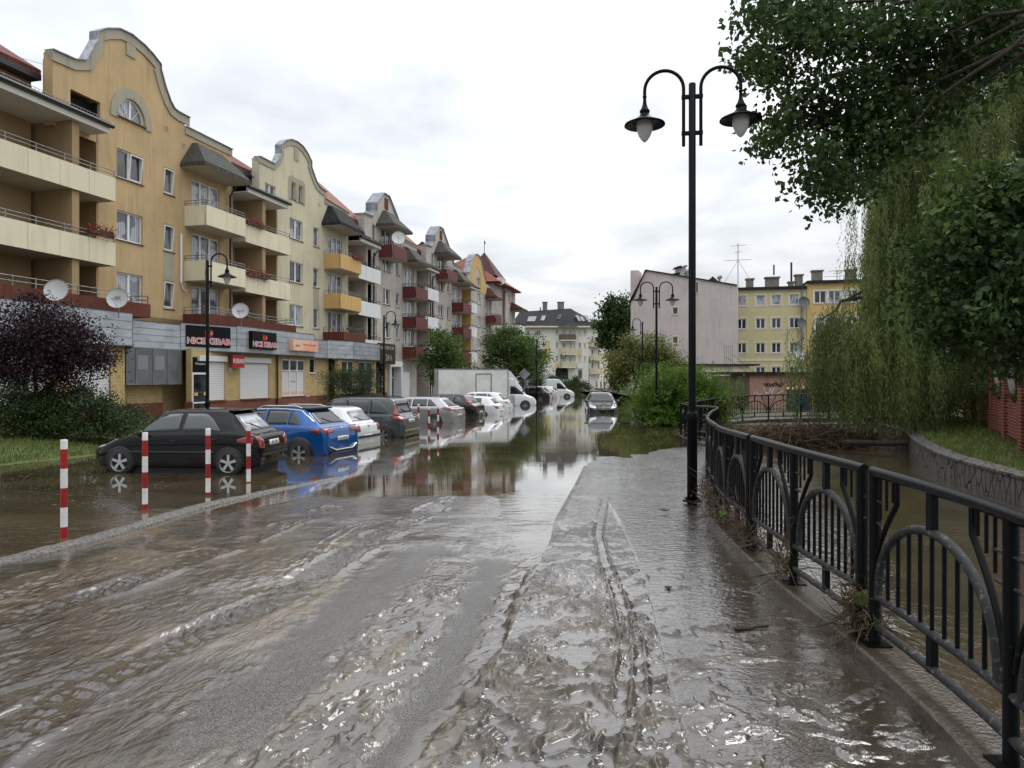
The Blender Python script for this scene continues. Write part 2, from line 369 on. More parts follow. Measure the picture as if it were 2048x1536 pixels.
def pdist(X,Y,P):
    """distance to polyline, arclength, side"""
    bd=np.full(X.shape,1e9);ba=np.zeros(X.shape);bs=np.zeros(X.shape);acc=0
    for (x0,y0),(x1,y1) in zip(P[:-1],P[1:]):
        dx,dy=x1-x0,y1-y0;L=math.hypot(dx,dy);t=np.clip(((X-x0)*dx+(Y-y0)*dy)/L/L,0,1)
        d=np.hypot(X-x0-t*dx,Y-y0-t*dy);k=d<bd;bd=np.where(k,d,bd);ba=np.where(k,acc+t*L,ba);bs=np.where(k,np.sign((X-x0)*dy-(Y-y0)*dx),bs);acc+=L
    return bd,ba,bs
def gp(pts,z): return [G(x,y,z) for x,y in pts]
ys=[2.7]
while ys[-1]<27: ys.append(ys[-1]+.0078*(ys[-1]/3)**1.32)
ys=np.array(ys)
def grid_mesh(name,X,Y,Z,mats,attrs=None,skirt=0):
    r,c=X.shape;V=np.stack([X,Y,Z],-1).reshape(-1,3)
    i=np.arange((r-1)*(c-1));a=(i//(c-1))*c+i%(c-1);Fc=np.stack([a,a+1,a+c+1,a+c],-1)
    return npmesh(name,V,Fc,mats,None,True,attrs={k:v.ravel() for k,v in (attrs or {}).items()})
# road with mud
yr=ys[ys<15.4]; U=np.linspace(0,1,470)[None,:]; Yr=np.repeat(yr[:,None],470,1)
Xr=KL(Yr)*(1-U)+KR(Yr)*U
zr0=.135*ss(12.6,5.2,Yr+.5*fbm(Xr*.45,Yr*.45,3)+.5*fbm(Xr*1.6,Yr*1.6,3))-.035*ss(13.5,10,Yr)*0
zr0=zr0-.06*ss(12,13.6,Yr)-.075*ss(1.7,.3,KR(Yr)-Xr)*ss(5.9,7.9,Yr)
gut=ss(1.1,.1,Xr-KL(Yr)); zr0=zr0-.085*gut*ss(3,8,Yr)
ca,sa=math.cos(1.38),math.sin(1.38)     # flow direction of the streams
A_=Xr*ca+Yr*sa;B_=-Xr*sa+Yr*ca
wx=.35*fbm(A_*1.3,B_*2.2,3)
flow=fbm(A_*1.9+wx,B_*6.5+wx*3,3)
rid=1-np.abs(fbm(Xr*3.6+wx*3,Yr*4.2+wx*3,3))*2.
lump=ss(-.15,.5,fbm(Xr*1.2+3,Yr*.8+5,3))
asp1=gp([(985,1105),(950,1207),(896,1319),(848,1420),(789,1515),(740,1600)],.13)
asp2=gp([(845,1095),(760,1165),(640,1280),(520,1400),(410,1500),(330,1580)],.13)
d1,a1,s1=pdist(Xr,Yr,asp1);d2,a2,s2=pdist(Xr,Yr,asp2)
wn=.10*fbm(Xr*3,Yr*3,4)
as1=ss(.21,.10,d1+wn*1.2+.03*fbm(Xr*14,Yr*14,3));as2=ss(.42,.18,d2+wn*2.+.04*fbm(Xr*12,Yr*12,3))*ss(3.2,3.9,Yr)
asph=np.maximum(as1,as2*.9)
# wrinkled mud between and beside the asphalt strips
dz,az,sz=pdist(Xr,Yr,gp([(900,1180),(760,1330),(620,1440),(500,1540)],.13))
zone=ss(.75,.25,dz+wn)
amp=.006+.016*lump*ss(10,6,Yr)+.044*zone
h=amp*(.7*flow+.55*(rid-.6))
h=np.where(asph>.01,h*(1-asph)-.012*asph,h)
# tyre tracks
T1=gp([(900,988),(747,1073),(549,1205),(351,1301),(198,1367),(0,1490),(-150,1600)],.1)
T2=gp([(662,1006),(439,1099),(220,1187),(0,1252),(-200,1330)],.1)
T3=gp([(840,1010),(703,1047),(650,1082),(612,1130)],.1)
for T,w_,dep,tr in ((T1,.2,.036,.040),(T2,.17,.030,.028)):
    d,a,s_=pdist(Xr,Yr,T);d=d+.015*fbm(Xr*5,Yr*5,2)
    m_=ss(w_,w_*.75,d);tread=np.sin(2*PI*(a/.12+s_*d*3.2+.3*fbm(Xr*1.3,Yr*1.3,2)+.22*fbm(Xr*6,Yr*6,2)))*ss(w_,w_*.5,d)
    rim=np.exp(-((d-w_*1.15)/.05)**2)
    fade=.15+.85*ss(-.25,.45,fbm(Xr*1.3,Yr*1.3,3))
    h=h*(1-.5*m_)+(tr*tread*m_*fade+dep*rim*fade-.004*m_)+.016*m_*fbm(Xr*7,Yr*7,3); asph=asph*(1-m_)
drkT=0
for T in (T1,T2):
    d,a,s_=pdist(Xr,Yr,T);drkT=np.maximum(drkT,.8*ss(.26,.1,d))
d,a,s_=pdist(Xr,Yr,T3);h=h+.012*np.exp(-((d-.07)/.025)**2)
# mud pushed over the kerb near the viewer, ragged edge on the asphalt
RE=gp([(1105,1085),(1088,1109),(1030,1180),(1008,1243),(986,1305),(968,1332),(923,1408),(847,1493),(800,1560)],.14)
edgeX=np.interp(Yr,np.array([p[1] for p in RE])[::-1],np.array([p[0] for p in RE])[::-1])+.06*fbm(Xr*5,Yr*5,5)
sp=ss(0,.07,Xr-edgeX)*ss(9.2,8.2,Yr)
zkerb=FZ(Yr)-.108
top=.20+(zkerb-.20)*ss(0,.35,Xr-edgeX)+(.034*fbm(Xr*4+wx,Yr*6+wx,5)+.018*(rid-.6))*ss(.0,.2,Xr-edgeX)*ss(0,.12,KR(Yr)-Xr)
Z=zr0+h; film=zr0-.005-.004*ss(0,1,fbm(Xr*.8,Yr*.8,2))+.010*ss(7.2,10.,Yr)+.012*ss(.0,.6,fbm(Xr*.5+4,Yr*.4,3))*ss(5,8,Yr) 
pool=(Z<film)&(asph<.25); Z=np.where(pool,film,Z)
Z=Z*(1-sp)+top*sp; pool=pool&(sp<.05); asph=asph*(1-sp)
# wet band of water between asphalt and mud edge
band=(ss(.0,.06,.22-(edgeX-Xr))*ss(9.5,8,Yr)*(sp<.05)); asph=asph*(1-.75*band*ss(.16,.05,edgeX-Xr))
drk=ss(-.3,.4,fbm(Xr*.35+9,Yr*.35,3))*.9*ss(-.2,-1.6,Xr)+.6*ss(8,11,Yr)+drkT
bw=ss(.26,.16,edgeX-Xr)*ss(-.02,.02,edgeX-Xr)*ss(9.,8.,Yr);pool=np.maximum(pool.astype(float),bw*.8)
def blurb(a,n=1):
    a=a.astype(float)
    for _ in range(n):
        a[1:-1]=(a[:-2]+2*a[1:-1]+a[2:])/4;a[:,1:-1]=(a[:,:-2]+2*a[:,1:-1]+a[:,2:])/4
    return a
pool=blurb(pool,1)
tag(grid_mesh('road',Xr,Yr,Z,[M['roadmud']],dict(pool=pool,asph=asph,drk=np.clip(drk,0,1))),kind='structure')
# pavement
U=np.linspace(0,1,250)[None,:];yp=ys[ys<26.5];Yp=np.repeat(yp[:,None],250,1)
Xp=KR(Yp)*(1-U)+(FX(Yp)-.12)*U
Xj=np.interp(Yp,[3,4.18,6.2,8.97,10.5,12],[.82,.93,1.18,1.385,1.46,1.5])
zp=FZ(Yp)-.105-.075*(1-U)*ss(8,19,Yp)+.02*fbm(Xp*.5,Yp*.35,3)*ss(11,15,Yp)
wx=.3*fbm(Xp*1.5,Yp*1.5,3)
side=ss(-.03,.03,Xj-Xp)*ss(12.5,10.5,Yp)         # 1 = muddy half
n1=fbm(Xp*3.2+wx*2,Yp*5.+wx*3,3);rid=1-np.abs(fbm(Xp*4.2+wx*4,Yp*6.5+wx*4,3))*2
near=ss(8.5,4.2,Yp)
rd2=1-np.abs(fbm(Xp*11+wx*6,Yp*15+wx*6,2))*2
h=side*((.006+.028*near)*n1+(.005+.024*near)*(rid-.6)+(.002+.006*near)*(rd2-.6)+.003*fbm(Xp*12,Yp*12,3))+(1-side)*((.0055+.015*ss(5.8,3.6,Yp))*n1+(.003+.011*ss(5.8,3.6,Yp))*(rid-.6)+.004*ss(7.5,4.5,Yp)*(rd2-.6)+.002*fbm(Xp*11,Yp*11,3))
h=h+.006*ss(-.0,.5,fbm(Xp*1.1,Yp*1.1+4,3))*side*near
film=np.where(side>.5,-.009*(.35+near)+.004*fbm(Xp*.9,Yp*.9,2)+.012*ss(8.2,11.,Yp),.0010+.0025*ss(4.6,6.5,Yp)+.010*ss(6.6,9.5,Yp)+.002*fbm(Xp*1.3,Yp*1.3,2))
BT=gp([(1212,985),(1209,993),(1196,1064),(1209,1127),(1236,1194),(1254,1274),(1245,1386),(1218,1498),(1200,1580)],.24)
d,a,s_=pdist(Xp,Yp,BT);d=d+.006*fbm(Xp*9,Yp*9,2)
h=h+.016*np.exp(-((d-.055)/.016)**2)-.012*ss(.05,.02,d)+.006*np.sin(2*PI*a/.04)*ss(.04,.02,d)
BT2=gp([(1238,1190),(1275,1290),(1280,1400),(1262,1450)],.24);d,a,s_=pdist(Xp,Yp,BT2)
h=h+.014*np.exp(-((d-.045)/.016)**2)-.012*ss(.04,.02,d)
h=h-.02*np.exp(-((Xp-Xj)/.012)**2)*ss(10.4,9.8,Yp)*ss(3.6,4.2,Yp)   # joint line
# boot prints and scrapes
for _ in range(70):
    fx=random.uniform(-.4,2.0);fy=random.uniform(3.1,9.5);an=random.gauss(0,.35);q=random.uniform(.7,1.)
    dx=(Xp-fx)*math.cos(an)+(Yp-fy)*math.sin(an);dy=-(Xp-fx)*math.sin(an)+(Yp-fy)*math.cos(an)
    e=(dx/.05)**2+(dy/.14)**2;h=h-.013*q*np.exp(-e**2)+.009*q*np.exp(-((e-1.7)/.6)**2)
pool=(h<film);h=np.where(pool,film,h);pool=blurb(pool,1)
drk=(1-side)*(.35+.4*ss(-.1,.4,fbm(Xp*.7,Yp*.4,3)))*ss(12,7,Yp)
tag(grid_mesh('pavement',Xp,Yp,zp+h,[M['mud']],dict(pool=pool*(.85+.15*side),asph=np.zeros_like(pool),drk=np.clip(drk,0,1))),kind='structure')
# kerb faces between road and pavement
mb=MB();P=[(float(KR(y)),float(y),float(np.interp(y,FPs[:,1],FPs[:,2])-1.15-.105-.075*ss(8,19,np.array(float(y))))) for y in np.arange(2.8,18.5,.2)]
for p,q in zip(P[:-1],P[1:]):
    k=float(ss(7.8,9.4,np.array(p[1])));g=-.03+.034*k;ox=-.005-.065*k;k2=float(ss(7.8,9.4,np.array(q[1])));g2=-.03+.034*k2;ox2=-.005-.065*k2
    mb.add([(p[0]+ox,p[1],p[2]-.25),(q[0]+ox2,q[1],q[2]-.25),(q[0]+ox2,q[1],q[2]+g2),(p[0]+ox,p[1],p[2]+g),(p[0]+.03,p[1],p[2]+g),(q[0]+.03,q[1],q[2]+g2)],[(0,1,2,3),(3,2,5,4)])
tag(mb.build('pavement_kerb',M['mud'],fixn=False),kind='structure')
# rough kerb between parking lot and road
n=200;yk=np.linspace(4,14.6,n);V=[];w=[(-.24,-.12),(-.22,.015),(-.14,.045),(.0,.05),(.08,.04),(.10,.01),(.11,-.12)]
V=np.array([(KL(y)+a,y,b-.02*ss(11,14,y)*1.6+(.012*noise(np.array(y*9.+a*30),np.array(a*40.))if b>0 else 0)) for y in yk for a,b in w]);c=len(w)
i=np.arange((n-1)*(c-1));a=(i//(c-1))*c+i%(c-1)
tag(npmesh('parking_kerb',V,np.stack([a,a+1,a+c+1,a+c],-1),[M['kerbm']]),kind='structure')
# flood water: one sheet whose right edge follows the fence
pl=[(-60,1.),(-6.,1.)]+[(float(KL(y)),float(y)) for y in np.arange(4,12.,.5)]
tag(npmesh('flood_water',[(-90,1,0),(float(KR(9))+.0,1,0),(-90,150,0),(60,150,0)][:0] or [(-90,1.,0),(-.2,1.,0),(.3,7.,0),(1.5,15.,0),(4.9,17.6,0),(5.9,22.,0),(6.2,27,0),(9.5,32.5,0),(9.5,150,0),(45,150,0),(-90,150,0)],
    [list(range(11))],[M['flood']],smooth=False),kind='structure')
# river
tag(npmesh('river_water',[(1.9,-6,-.2),(24,-6,-.2),(24,26.5,-.2),(2.2,26.5,-.2)],[[0,1,2,3]],[M['river']],smooth=False),kind='structure')
tag(npmesh('river_water_upper',[(6.7,26.7,.02),(26,26.7,.02),(34,60,.02),(14.,60,.02),(11.,32.2,.02),(8.,28.6,.02)],[[0,1,2,3,4,5]],[M['river']],smooth=False),kind='structure')
# big base ground
tag(npmesh('ground',[(-900,-60,-.9),(900,-60,-.9),(900,1500,-.9),(-900,1500,-.9)],[[0,1,2,3]],[M['soil']],smooth=False),kind='structure')
# concrete plinth carrying the fence
def sweep(P,prof,mb,mi=None,smooth=False):
    n=len(P);k=len(prof);vs=[]
    for i in range(n):
        d=(P[min(i+1,n-1)]-P[max(i-1,0)])[:2];d=d/np.linalg.norm(d);nx,ny=d[1],-d[0]
        for a,b in prof: vs.append((P[i][0]+nx*a,P[i][1]+ny*a,P[i][2]+b))
    mb.add(vs,[(i*k+j,i*k+j+1,(i+1)*k+j+1,(i+1)*k+j) for i in range(n-1) for j in range(k-1)],mi,smooth)
    mb.add(vs[:k],[tuple(range(k))],mi,False);mb.add(vs[-k:],[tuple(range(k))],mi,False)
mb=MB();Q=FPs.copy();Q[:,2]-=1.15
sweep(Q,[(-.13,-.3),(-.13,-.015),(-.115,0),(.12,0),(.14,-.015),(.14,-1.2)],mb)
tag(mb.build('embankment_wall','conc' and M['conc'],fixn=False),'low brown concrete edge under the curved railing beside the river','embankment wall')
# right bank wall
WB=np.array([(8.2,5.,.32),(8.4,9,.32),(9.1,12.6,.32),(9.85,16,.32),(11.2,19.5,.32),(12.9,23.3,.32),(13.9,27,.34)])
WBs=smooth_path(WB,.25)
m=M['stone'];t=NT(m);tc=t.node('ShaderNodeNewGeometry');mp=t.node('ShaderNodeMapping');mp.inputs['Scale'].default_value=(5.5,5.5,2.2);t.link(tc.outputs['Position'],mp.inputs[0])
vo=t.node('ShaderNodeTexVoronoi',feature='DISTANCE_TO_EDGE');vo.inputs['Scale'].default_value=1.;t.link(mp.outputs[0],vo.inputs['Vector'])
e=t.mr(vo.outputs['Distance'],0,.09,0,1);n=t.noise(t.coord(),6,6)
t.link(t.mix(e,c255(38,34,30),t.mix(n,c255(66,62,57),c255(112,108,101))),t.b.inputs['Base Color']);t.link(t.bump(e,.9,.04),t.b.inputs['Normal'])
mb=MB();sweep(WBs,[(-.06,-1.),(-.05,-.06),(-.09,-.05),(-.09,0),(.35,.01),(.35,-.4)],mb)
tag(mb.build('river_wall',m,fixn=False),'curved stone block wall edging the far grassy river bank','river wall')
# grass bank behind the river wall
rows=[];
for p in WBs[::2]:
    rows.append([(p[0]+.3+k*.7,p[1]+.12*k,.30+.30*float(ss(0,5,np.array(k*.7)))+.03*float(noise(np.array(p[0]+k*.7),np.array(p[1]*1.3)))) for k in range(26)])
R_=np.array(rows);tag(grid_mesh('grass_bank',R_[...,0],R_[...,1],R_[...,2],[M['grassd']]),kind='structure')
bank=R_
def grassf(name,pts,zs,label,n_,hh=.12,spread=.03,mt=None,wid=.006):
    """blades: pts (n,2) tuft positions"""
    k=len(pts);a=RNG.random(k)*2*PI;H=hh*(.5+RNG.random(k));lean=RNG.normal(0,.45,(k,2))*H[:,None]
    b=np.column_stack([pts,zs]);dx=np.column_stack([np.cos(a),np.sin(a),np.zeros(k)])*wid
    mid=b+np.column_stack([lean*.35,H*.6]);tp=b+np.column_stack([lean,H])
    V=np.stack([b-dx,b+dx,mid+dx*.8,mid-dx*.8,tp+dx*.1,tp-dx*.1],1).reshape(-1,3);i=np.arange(k)[:,None]*6
    Fc=np.concatenate([i+np.array([[0,1,2,3]]),i+np.array([[3,2,4,5]])],0)
    return tag(npmesh(name,V,Fc,[mt or M['blade']],smooth=False),label,None,None,'stuff')
k=52000;ri=RNG.random(k)**.8*(bank.shape[0]-1.01);ci=RNG.random(k)**1.3*(bank.shape[1]-1.01)
def bil(A,ri,ci):
    i=ri.astype(int);j=ci.astype(int);u=(ri-i)[:,None];v=(ci-j)[:,None]
    return A[i,j]*(1-u)*(1-v)+A[i+1,j]*u*(1-v)+A[i,j+1]*(1-u)*v+A[i+1,j+1]*u*v
P=bil(bank,ri,ci);grassf('grass',P[:,:2],P[:,2],'grass on the river bank below the brick fence',k,.11,wid=.010)
# left grass verge in front of the shops
def verge_edge(Y): return np.interp(Y,[9,15,16.3,17.4,18.4,20,24,28,34],[-13.8,-12.6,-11.9,-11.2,-10.6,-10.9,-12.6,-14.2,-15.4])
yy=np.linspace(9,33.5,60);gx=np.linspace(0,1,40);Yg=np.repeat(yy[:,None],40,1);Xg=verge_edge(Yg)-gx[None,:]*14
Zg=-.03+.34*ss(0,3.0,verge_edge(Yg)-Xg)+.04*fbm(Xg*.5,Yg*.5,3)
tag(grid_mesh('grass_verge',Xg,Yg,Zg,[M['grassd']]),kind='structure')
V3=np.stack([Xg,Yg,Zg],-1);k=60000;P=bil(V3,RNG.random(k)**.9*58.9,RNG.random(k)**1.4*38.9)
P=P[P[:,2]>.015];grassf('verge_grass',P[:,:2],P[:,2],'mown grass verge beside the flooded parking lot',k,.10,wid=.011)
# ---------- the row of gabled apartment houses (local frame: x along the street, y into the house, z up)
AX,AY=-17.77,31.9; RZ=math.atan2(.97,.2432)
FR=frame(AX,AY,0,RZ)
def fw(s,o,z=0): # facade coordinate -> world (o towards the street)
    v=FR@Vector((s,-o,z)); return v
def house(name,label,s0,cat='apartment house',group=None): 
    v=fw(s0,0); return emp(name,label,cat,(v.x,v.y,0),RZ,group)
def wall(root,outline,holes,mt,d=0,rev=.14,name='wall',back=None,fr=None):
    b=MB(fr or FR);loops=[[Vector((x,z,0)) for x,z in outline]];pts=list(outline)
    for h in holes:
        q=[(h[0],h[2]),(h[0],h[3]),(h[1],h[3]),(h[1],h[2])] if len(h)==4 and not isinstance(h[0],tuple) else h
        loops.append([Vector((x,z,0)) for x,z in q]);pts+=q
    tri=geometry.tessellate_polygon(loops);b.add([(x,d,z) for x,z in pts],[t for t in tri])
    for L in loops[1:]:
        n=len(L);v=[(p.x,d,p.y) for p in L]+[(p.x,d+rev,p.y) for p in L]
        b.add(v,[(i,(i+1)%n,n+(i+1)%n,n+i) for i in range(n)])
        b.add([(p.x,d+rev+.35,p.y) for p in L],[tuple(range(n))],1 if not isinstance(mt,list) else None)
    if back:
        n=len(outline);v=[(x,d,z) for x,z in outline]+[(x,d+back,z) for x,z in outline];b.add(v,[(i,(i+1)%n,n+(i+1)%n,n+i) for i in range(n)])
        tr=geometry.tessellate_polygon([[Vector((x,z,0)) for x,z in outline]]);b.add([(x,d+back,z) for x,z in outline],[t for t in tr])
    return b.build(name,[mt,M['dark']],root,fixn=False)
def window(root,s0,s1,z0,z1,d=0,cols=2,pane='pc',rec=.12,sill='sill',trans=None,fr=None,fm='white',tilt=False,sillout=.06,name='window',t=.065):
    fr=fr or FR;y0=d+rec-.03;y1=d+rec+.05;b=MB(fr)
    b.box(s0,s0+t,y0,y1,z0,z1);b.box(s1-t,s1,y0,y1,z0,z1);b.box(s0+t,s1-t,y0,y1,z0,z0+t);b.box(s0+t,s1-t,y0,y1,z1-t,z1)
    for i in range(1,cols):
        x=s0+(s1-s0)*i/cols;b.box(x-.06,x+.06,y0-.006,y1,z0+t,z1-t)
    if trans: b.box(s0+t,s1-t,y0-.003,y1,z0+(z1-z0)*trans-.03,z0+(z1-z0)*trans+.03)
    w=b.build(name,M[fm],root)
    p=MB(fr);p.add([(s0+t,y0+.05,z0+t),(s1-t,y0+.05,z0+t),(s1-t,y0+.05,z1-t),(s0+t,y0+.05,z1-t)],[(0,1,2,3)]);p.build('pane',M[pane],w,fixn=False)
    if tilt:
        q=MB(fr);x0=s0+(s1-s0)*(cols-1)/cols+.03;x1=s1-.03;k=.10
        for a,b_ in (((x0,y0,z0+t),(x0,y0-k,z1-t-.02)),((x1,y0,z0+t),(x1,y0-k,z1-t-.02)),((x0,y0-k,z1-t-.02),(x1,y0-k,z1-t-.02)),((x0,y0,z0+t+.03),(x1,y0,z0+t+.03))): q.bar(a,b_,.06,.05)
        q.build('tilted_sash',M[fm],w)
    if sill:
        q=MB(fr);q.box(s0-.06,s1+.06,d-sillout,d+rec-.035,z0-.05,z0-.01);q.build('sill',M[sill],w)
    return w
def coping(root,pts,mt='coping',w=.32,h=.42,d=-.06,cap=True,name='gable_coping',fr=None):
    """band under the gable edge with a thin zinc sheet on top; pts (s,z) polyline"""
    b=MB(fr or FR);n=len(pts);P=[Vector((x,z)) for x,z in pts];lo=[]
    for i in range(n):
        t=(P[min(i+1,n-1)]-P[max(i-1,0)]).normalized();nn=Vector((t.y,-t.x));lo.append(P[i]+nn*h)
    vs=[]
    for i in range(n): vs+=[(P[i].x,d,P[i].y),(P[i].x,d+w+.06,P[i].y),(lo[i].x,d,lo[i].y),(lo[i].x,d+.07,lo[i].y)]
    f=[]
    for i in range(n-1):
        a=i*4;c=a+4;f+=[(a,c,c+2,a+2),(a,a+1,c+1,c),(a+2,c+2,c+3,a+3),(a+1,a+3,c+3,c+1)]
    b.add(vs,f);b.add(vs[:4],[(0,1,3,2)]);b.add(vs[-4:],[(0,2,3,1)]);o=b.build(name,M[mt],root)
    if cap:
        b=MB(fr or FR);vs=[]
        for i in range(n):
            t=(P[min(i+1,n-1)]-P[max(i-1,0)]).normalized();nn=Vector((-t.y,t.x))*.045
            vs+=[(P[i].x,d-.07,P[i].y),(P[i].x+nn.x,d-.07,P[i].y+nn.y),(P[i].x+nn.x,d+w+.1,P[i].y+nn.y),(P[i].x,d+w+.1,P[i].y)]
        b.add(vs,[(i*4+j,i*4+(j+1)%4,i*4+4+(j+1)%4,i*4+4+j) for i in range(n-1) for j in range(4)]);b.add(vs[:4],[(0,1,2,3)]);b.add(vs[-4:],[(3,2,1,0)])
        b.build('flashing',M['zinc'],o)
def railing(root,pts,z0,h=.32,posts=.8,mt='rail',bars=2,fr=None):
    b=MB(fr or FR)
    for k in range(bars):
        z=z0+h*(k+1)/bars;
        for p,q in zip(pts[:-1],pts[1:]): b.tube([(p[0],p[1],z),(q[0],q[1],z)],.019,6)
    for p,q in zip(pts[:-1],pts[1:]):
        L=math.hypot(q[0]-p[0],q[1]-p[1]);n=max(1,round(L/posts))
        for i in range(n+1):
            x=p[0]+(q[0]-p[0])*i/n;y=p[1]+(q[1]-p[1])*i/n;b.bar((x,y,z0-.05),(x,y,z0+h),.035,.035)
    return b.build('railing',M[mt],root)
def balcony(root,s0,s1,o,zf,mt,ph=1.0,slab='soff',d0=0,gap=True,npan=2,rail='rail',drop=.12):
    """projecting balcony: slab at zf, boards with joints, railing"""
    bal=MB(FR);bal.box(s0+.06,s1-.06,-o+.08,d0+.02,zf-.16,zf);bo=bal.build('balcony',M[slab],root)
    z0=zf-drop;z1=zf+ph-drop
    b=MB(FR);t=.05
    for i in range(npan):
        a=s0+(s1-s0)*i/npan+.012;c=s0+(s1-s0)*(i+1)/npan-.012;b.box(a,c,-o,-o+t,z0,z1)
    b.build('front_board',M[mt],bo)
    for x in (s0,s1-t):
        b=MB(FR);b.box(x,x+t,-o+t+.07,d0,z0,z1);b.build('side_board',M[mt],bo)
    railing(bo,[(s0+.03,d0-.02),(s0+.03,-o+.03),(s1-.03,-o+.03),(s1-.03,d0-.02)],z1,.27,.75,rail)
    return bo
def door_set(root,s0,s1,z0,z1,d,cols=3,pane='pc',fr=None): return window(root,s0,s1,z0,z1,d,cols,pane,.08,None,name='balcony_door',fr=fr)
def canopy(root,s0,s1,o,z,h,mt='moss',hip=.9,fr=None,name='canopy'):
    """hipped lean-to roof over the top balcony"""
    b=MB(fr or FR);m=(s0+s1)/2
    e=[(s0,0.02,z),(s0,-o,z),(s1,-o,z),(s1,.02,z)];e2=[(x,y,z+.22) for x,y,_ in e];r=[(s0+hip,.0,z+h),(s1-hip,.0,z+h)];r2=[(s0+hip,-.30,z+h-.02),(s1-hip,-.30,z+h-.02)]
    v=e+e2+r+r2
    b.add(v,[(0,1,5,4),(1,2,6,5),(2,3,7,6),(4,5,10,8),(5,6,11,10),(6,7,9,11),(8,10,11,9)],0,False)
    b.add([(s0+.0,0.02,z-.001),(s0+.0,-o,z-.001),(s1,-o,z-.001),(s1,.02,z-.001)],[(0,1,2,3)],1)
    return b.build(name,[M[mt],M['soff']],root)
FL=[4.95,7.30,9.98,12.5]   # floor slab heights used below: first terrace, second, third
def loggia(root,s0,s1,o,mt,pillars,wallm,zf0=2.5,levels=(7.28,10.08),top=12.55,doors=(),rec=1.5,mp='panel_c',npan=4,flowers=()):
    b=MB(FR);b.box(s0,s1,rec,rec+.2,4.9,top+.3);
    for x in (s0,s1-.12): b.box(x,x+.12,0.0,rec-.01,4.9,top+.3)
    b.build('recess_wall',M[wallm],root)
    for x,w in pillars:
        b=MB(FR);b.box(x-w/2,x+w/2,-o+.12,rec-.02,4.9,top);b.build('pillar',M[wallm],root)
    for z in levels:
        b=MB(FR);b.box(s0-.0,s1,-o+.07,rec-.02,z-.36,z);sl=b.build('balcony_slab',M['soff'],root)
        b=MB(FR)
        for i in range(npan):
            a=s0+(s1-s0)*i/npan+.01;c=s0+(s1-s0)*(i+1)/npan-.01;b.box(a,c,-o,-o+.05,z-.38,z+.62)
        b.box(s1-.06,s1-.01,-o+.06,.0,z-.38,z+.62)
        b.build('front_board',M[mp],sl)
        railing(sl,[(s0+.05,-o+.03),(s1-.05,-o+.03)],z+.62,.30,1.3)
    for k,z in enumerate((4.95,)+tuple(levels)):
        for i,(x,w) in enumerate(doors):
            door_set(root,x,x+w,z+.02,z+2.2,rec-.13,2 if w>1.2 else 1,('pd','pc','pg')[(i+k)%3])
def eave(root,s0,s1,o,z,rise=1.1,depth=2.8,mt='slate',guard=True):
    b=MB(FR);b.box(s0,s1,-o-.1,1.4,z,z+.05,0);b.box(s0,s1,-o-.12,-o-.02,z-.02,z+.30,0);b.build('fascia',M['soffw'],root)
    b=MB(FR);b.tube([(s0-.1,-o-.20,z+.30),(s1+.1,-o-.20,z+.30)],.10,8);b.box(s0,s1,-o-.2,-o-.04,z+.25,z+.42);b.build('gutter',M['gutter'],root)
    b=MB(FR);v=[(s0,-o-.2,z+.42),(s1,-o-.2,z+.42),(s1,depth,z+.42+rise*.35),(s0,depth,z+.42+rise*.35)];b.add(v+[(x,y,q-.1) for x,y,q in v],[(0,1,2,3),(7,6,5,4),(0,4,5,1),(1,5,6,2),(2,6,7,3),(3,7,4,0)]);b.build('lower_roof',M[mt],root)
    if guard:
        b=MB(FR);y=-o+.15;zz=z+.46
        for h in (.02,.20): b.tube([(s0+.2,y,zz+h),(s1-.2,y,zz+h)],.012,5)
        x=s0+.2
        while x<s1-.2: b.bar((x,y,zz-.03),(x,y,zz+.20),.012,.012);x+=.16
        b.build('snow_guard',M['rail'],root)
def mainroof(root,s0,s1,mt,z0=14.5,z1=17.7,y0=.55,y1=5.6,wallm='yellow',gut=True):
    b=MB(FR);y2=2*y1-y0
    v=[(s0,y0,z0),(s1,y0,z0),(s1,y1,z1),(s0,y1,z1),(s1,y2,z0),(s0,y2,z0)]
    b.add(v+[(x,y,z-.18) for x,y,z in v],[(0,1,2,3),(3,2,4,5),(6,9,8,7),(9,11,10,8),(0,6,7,1),(0,3,9,6),(3,5,11,9),(1,7,8,2),(2,8,10,4)])
    b.build('roof',M[mt],root)
    b=MB(FR);b.box(s0,s1,y0+.5,y2-.5,4,z0-.05);b.build('upper_wall',M[wallm],root)
    if gut: b=MB(FR);b.box(s0,s1,y0-.02,y0+.5,z0-.42,z0-.19);b.build('eaves_board',M['gutter'],root)
def drain(root,s,d,z0,z1,mt='gutter',r=.05):
    b=MB(FR);b.tube([(s,d-.1,z0),(s,d-.1,z1),(s,d-.45,z1+.45)],r,8);b.build('drainpipe',M[mt],root)
def vent(root,s,z):
    b=MB(FR)
    for a in ((s-.1,s+.1,z-.1,z-.07),(s-.1,s+.1,z+.07,z+.1),(s-.1,s-.07,z-.07,z+.07),(s+.07,s+.1,z-.07,z+.07)): b.box(a[0],a[1],-.02,.01,a[2],a[3])
    b.build('vent_frame',M['coping'],root)
def bay_mod(root,c,mp,wallm,can='moss',topstyle=0,red=False):
    pass
Z3=[(11.14,12.45),(8.33,9.66),(5.5,6.87)]
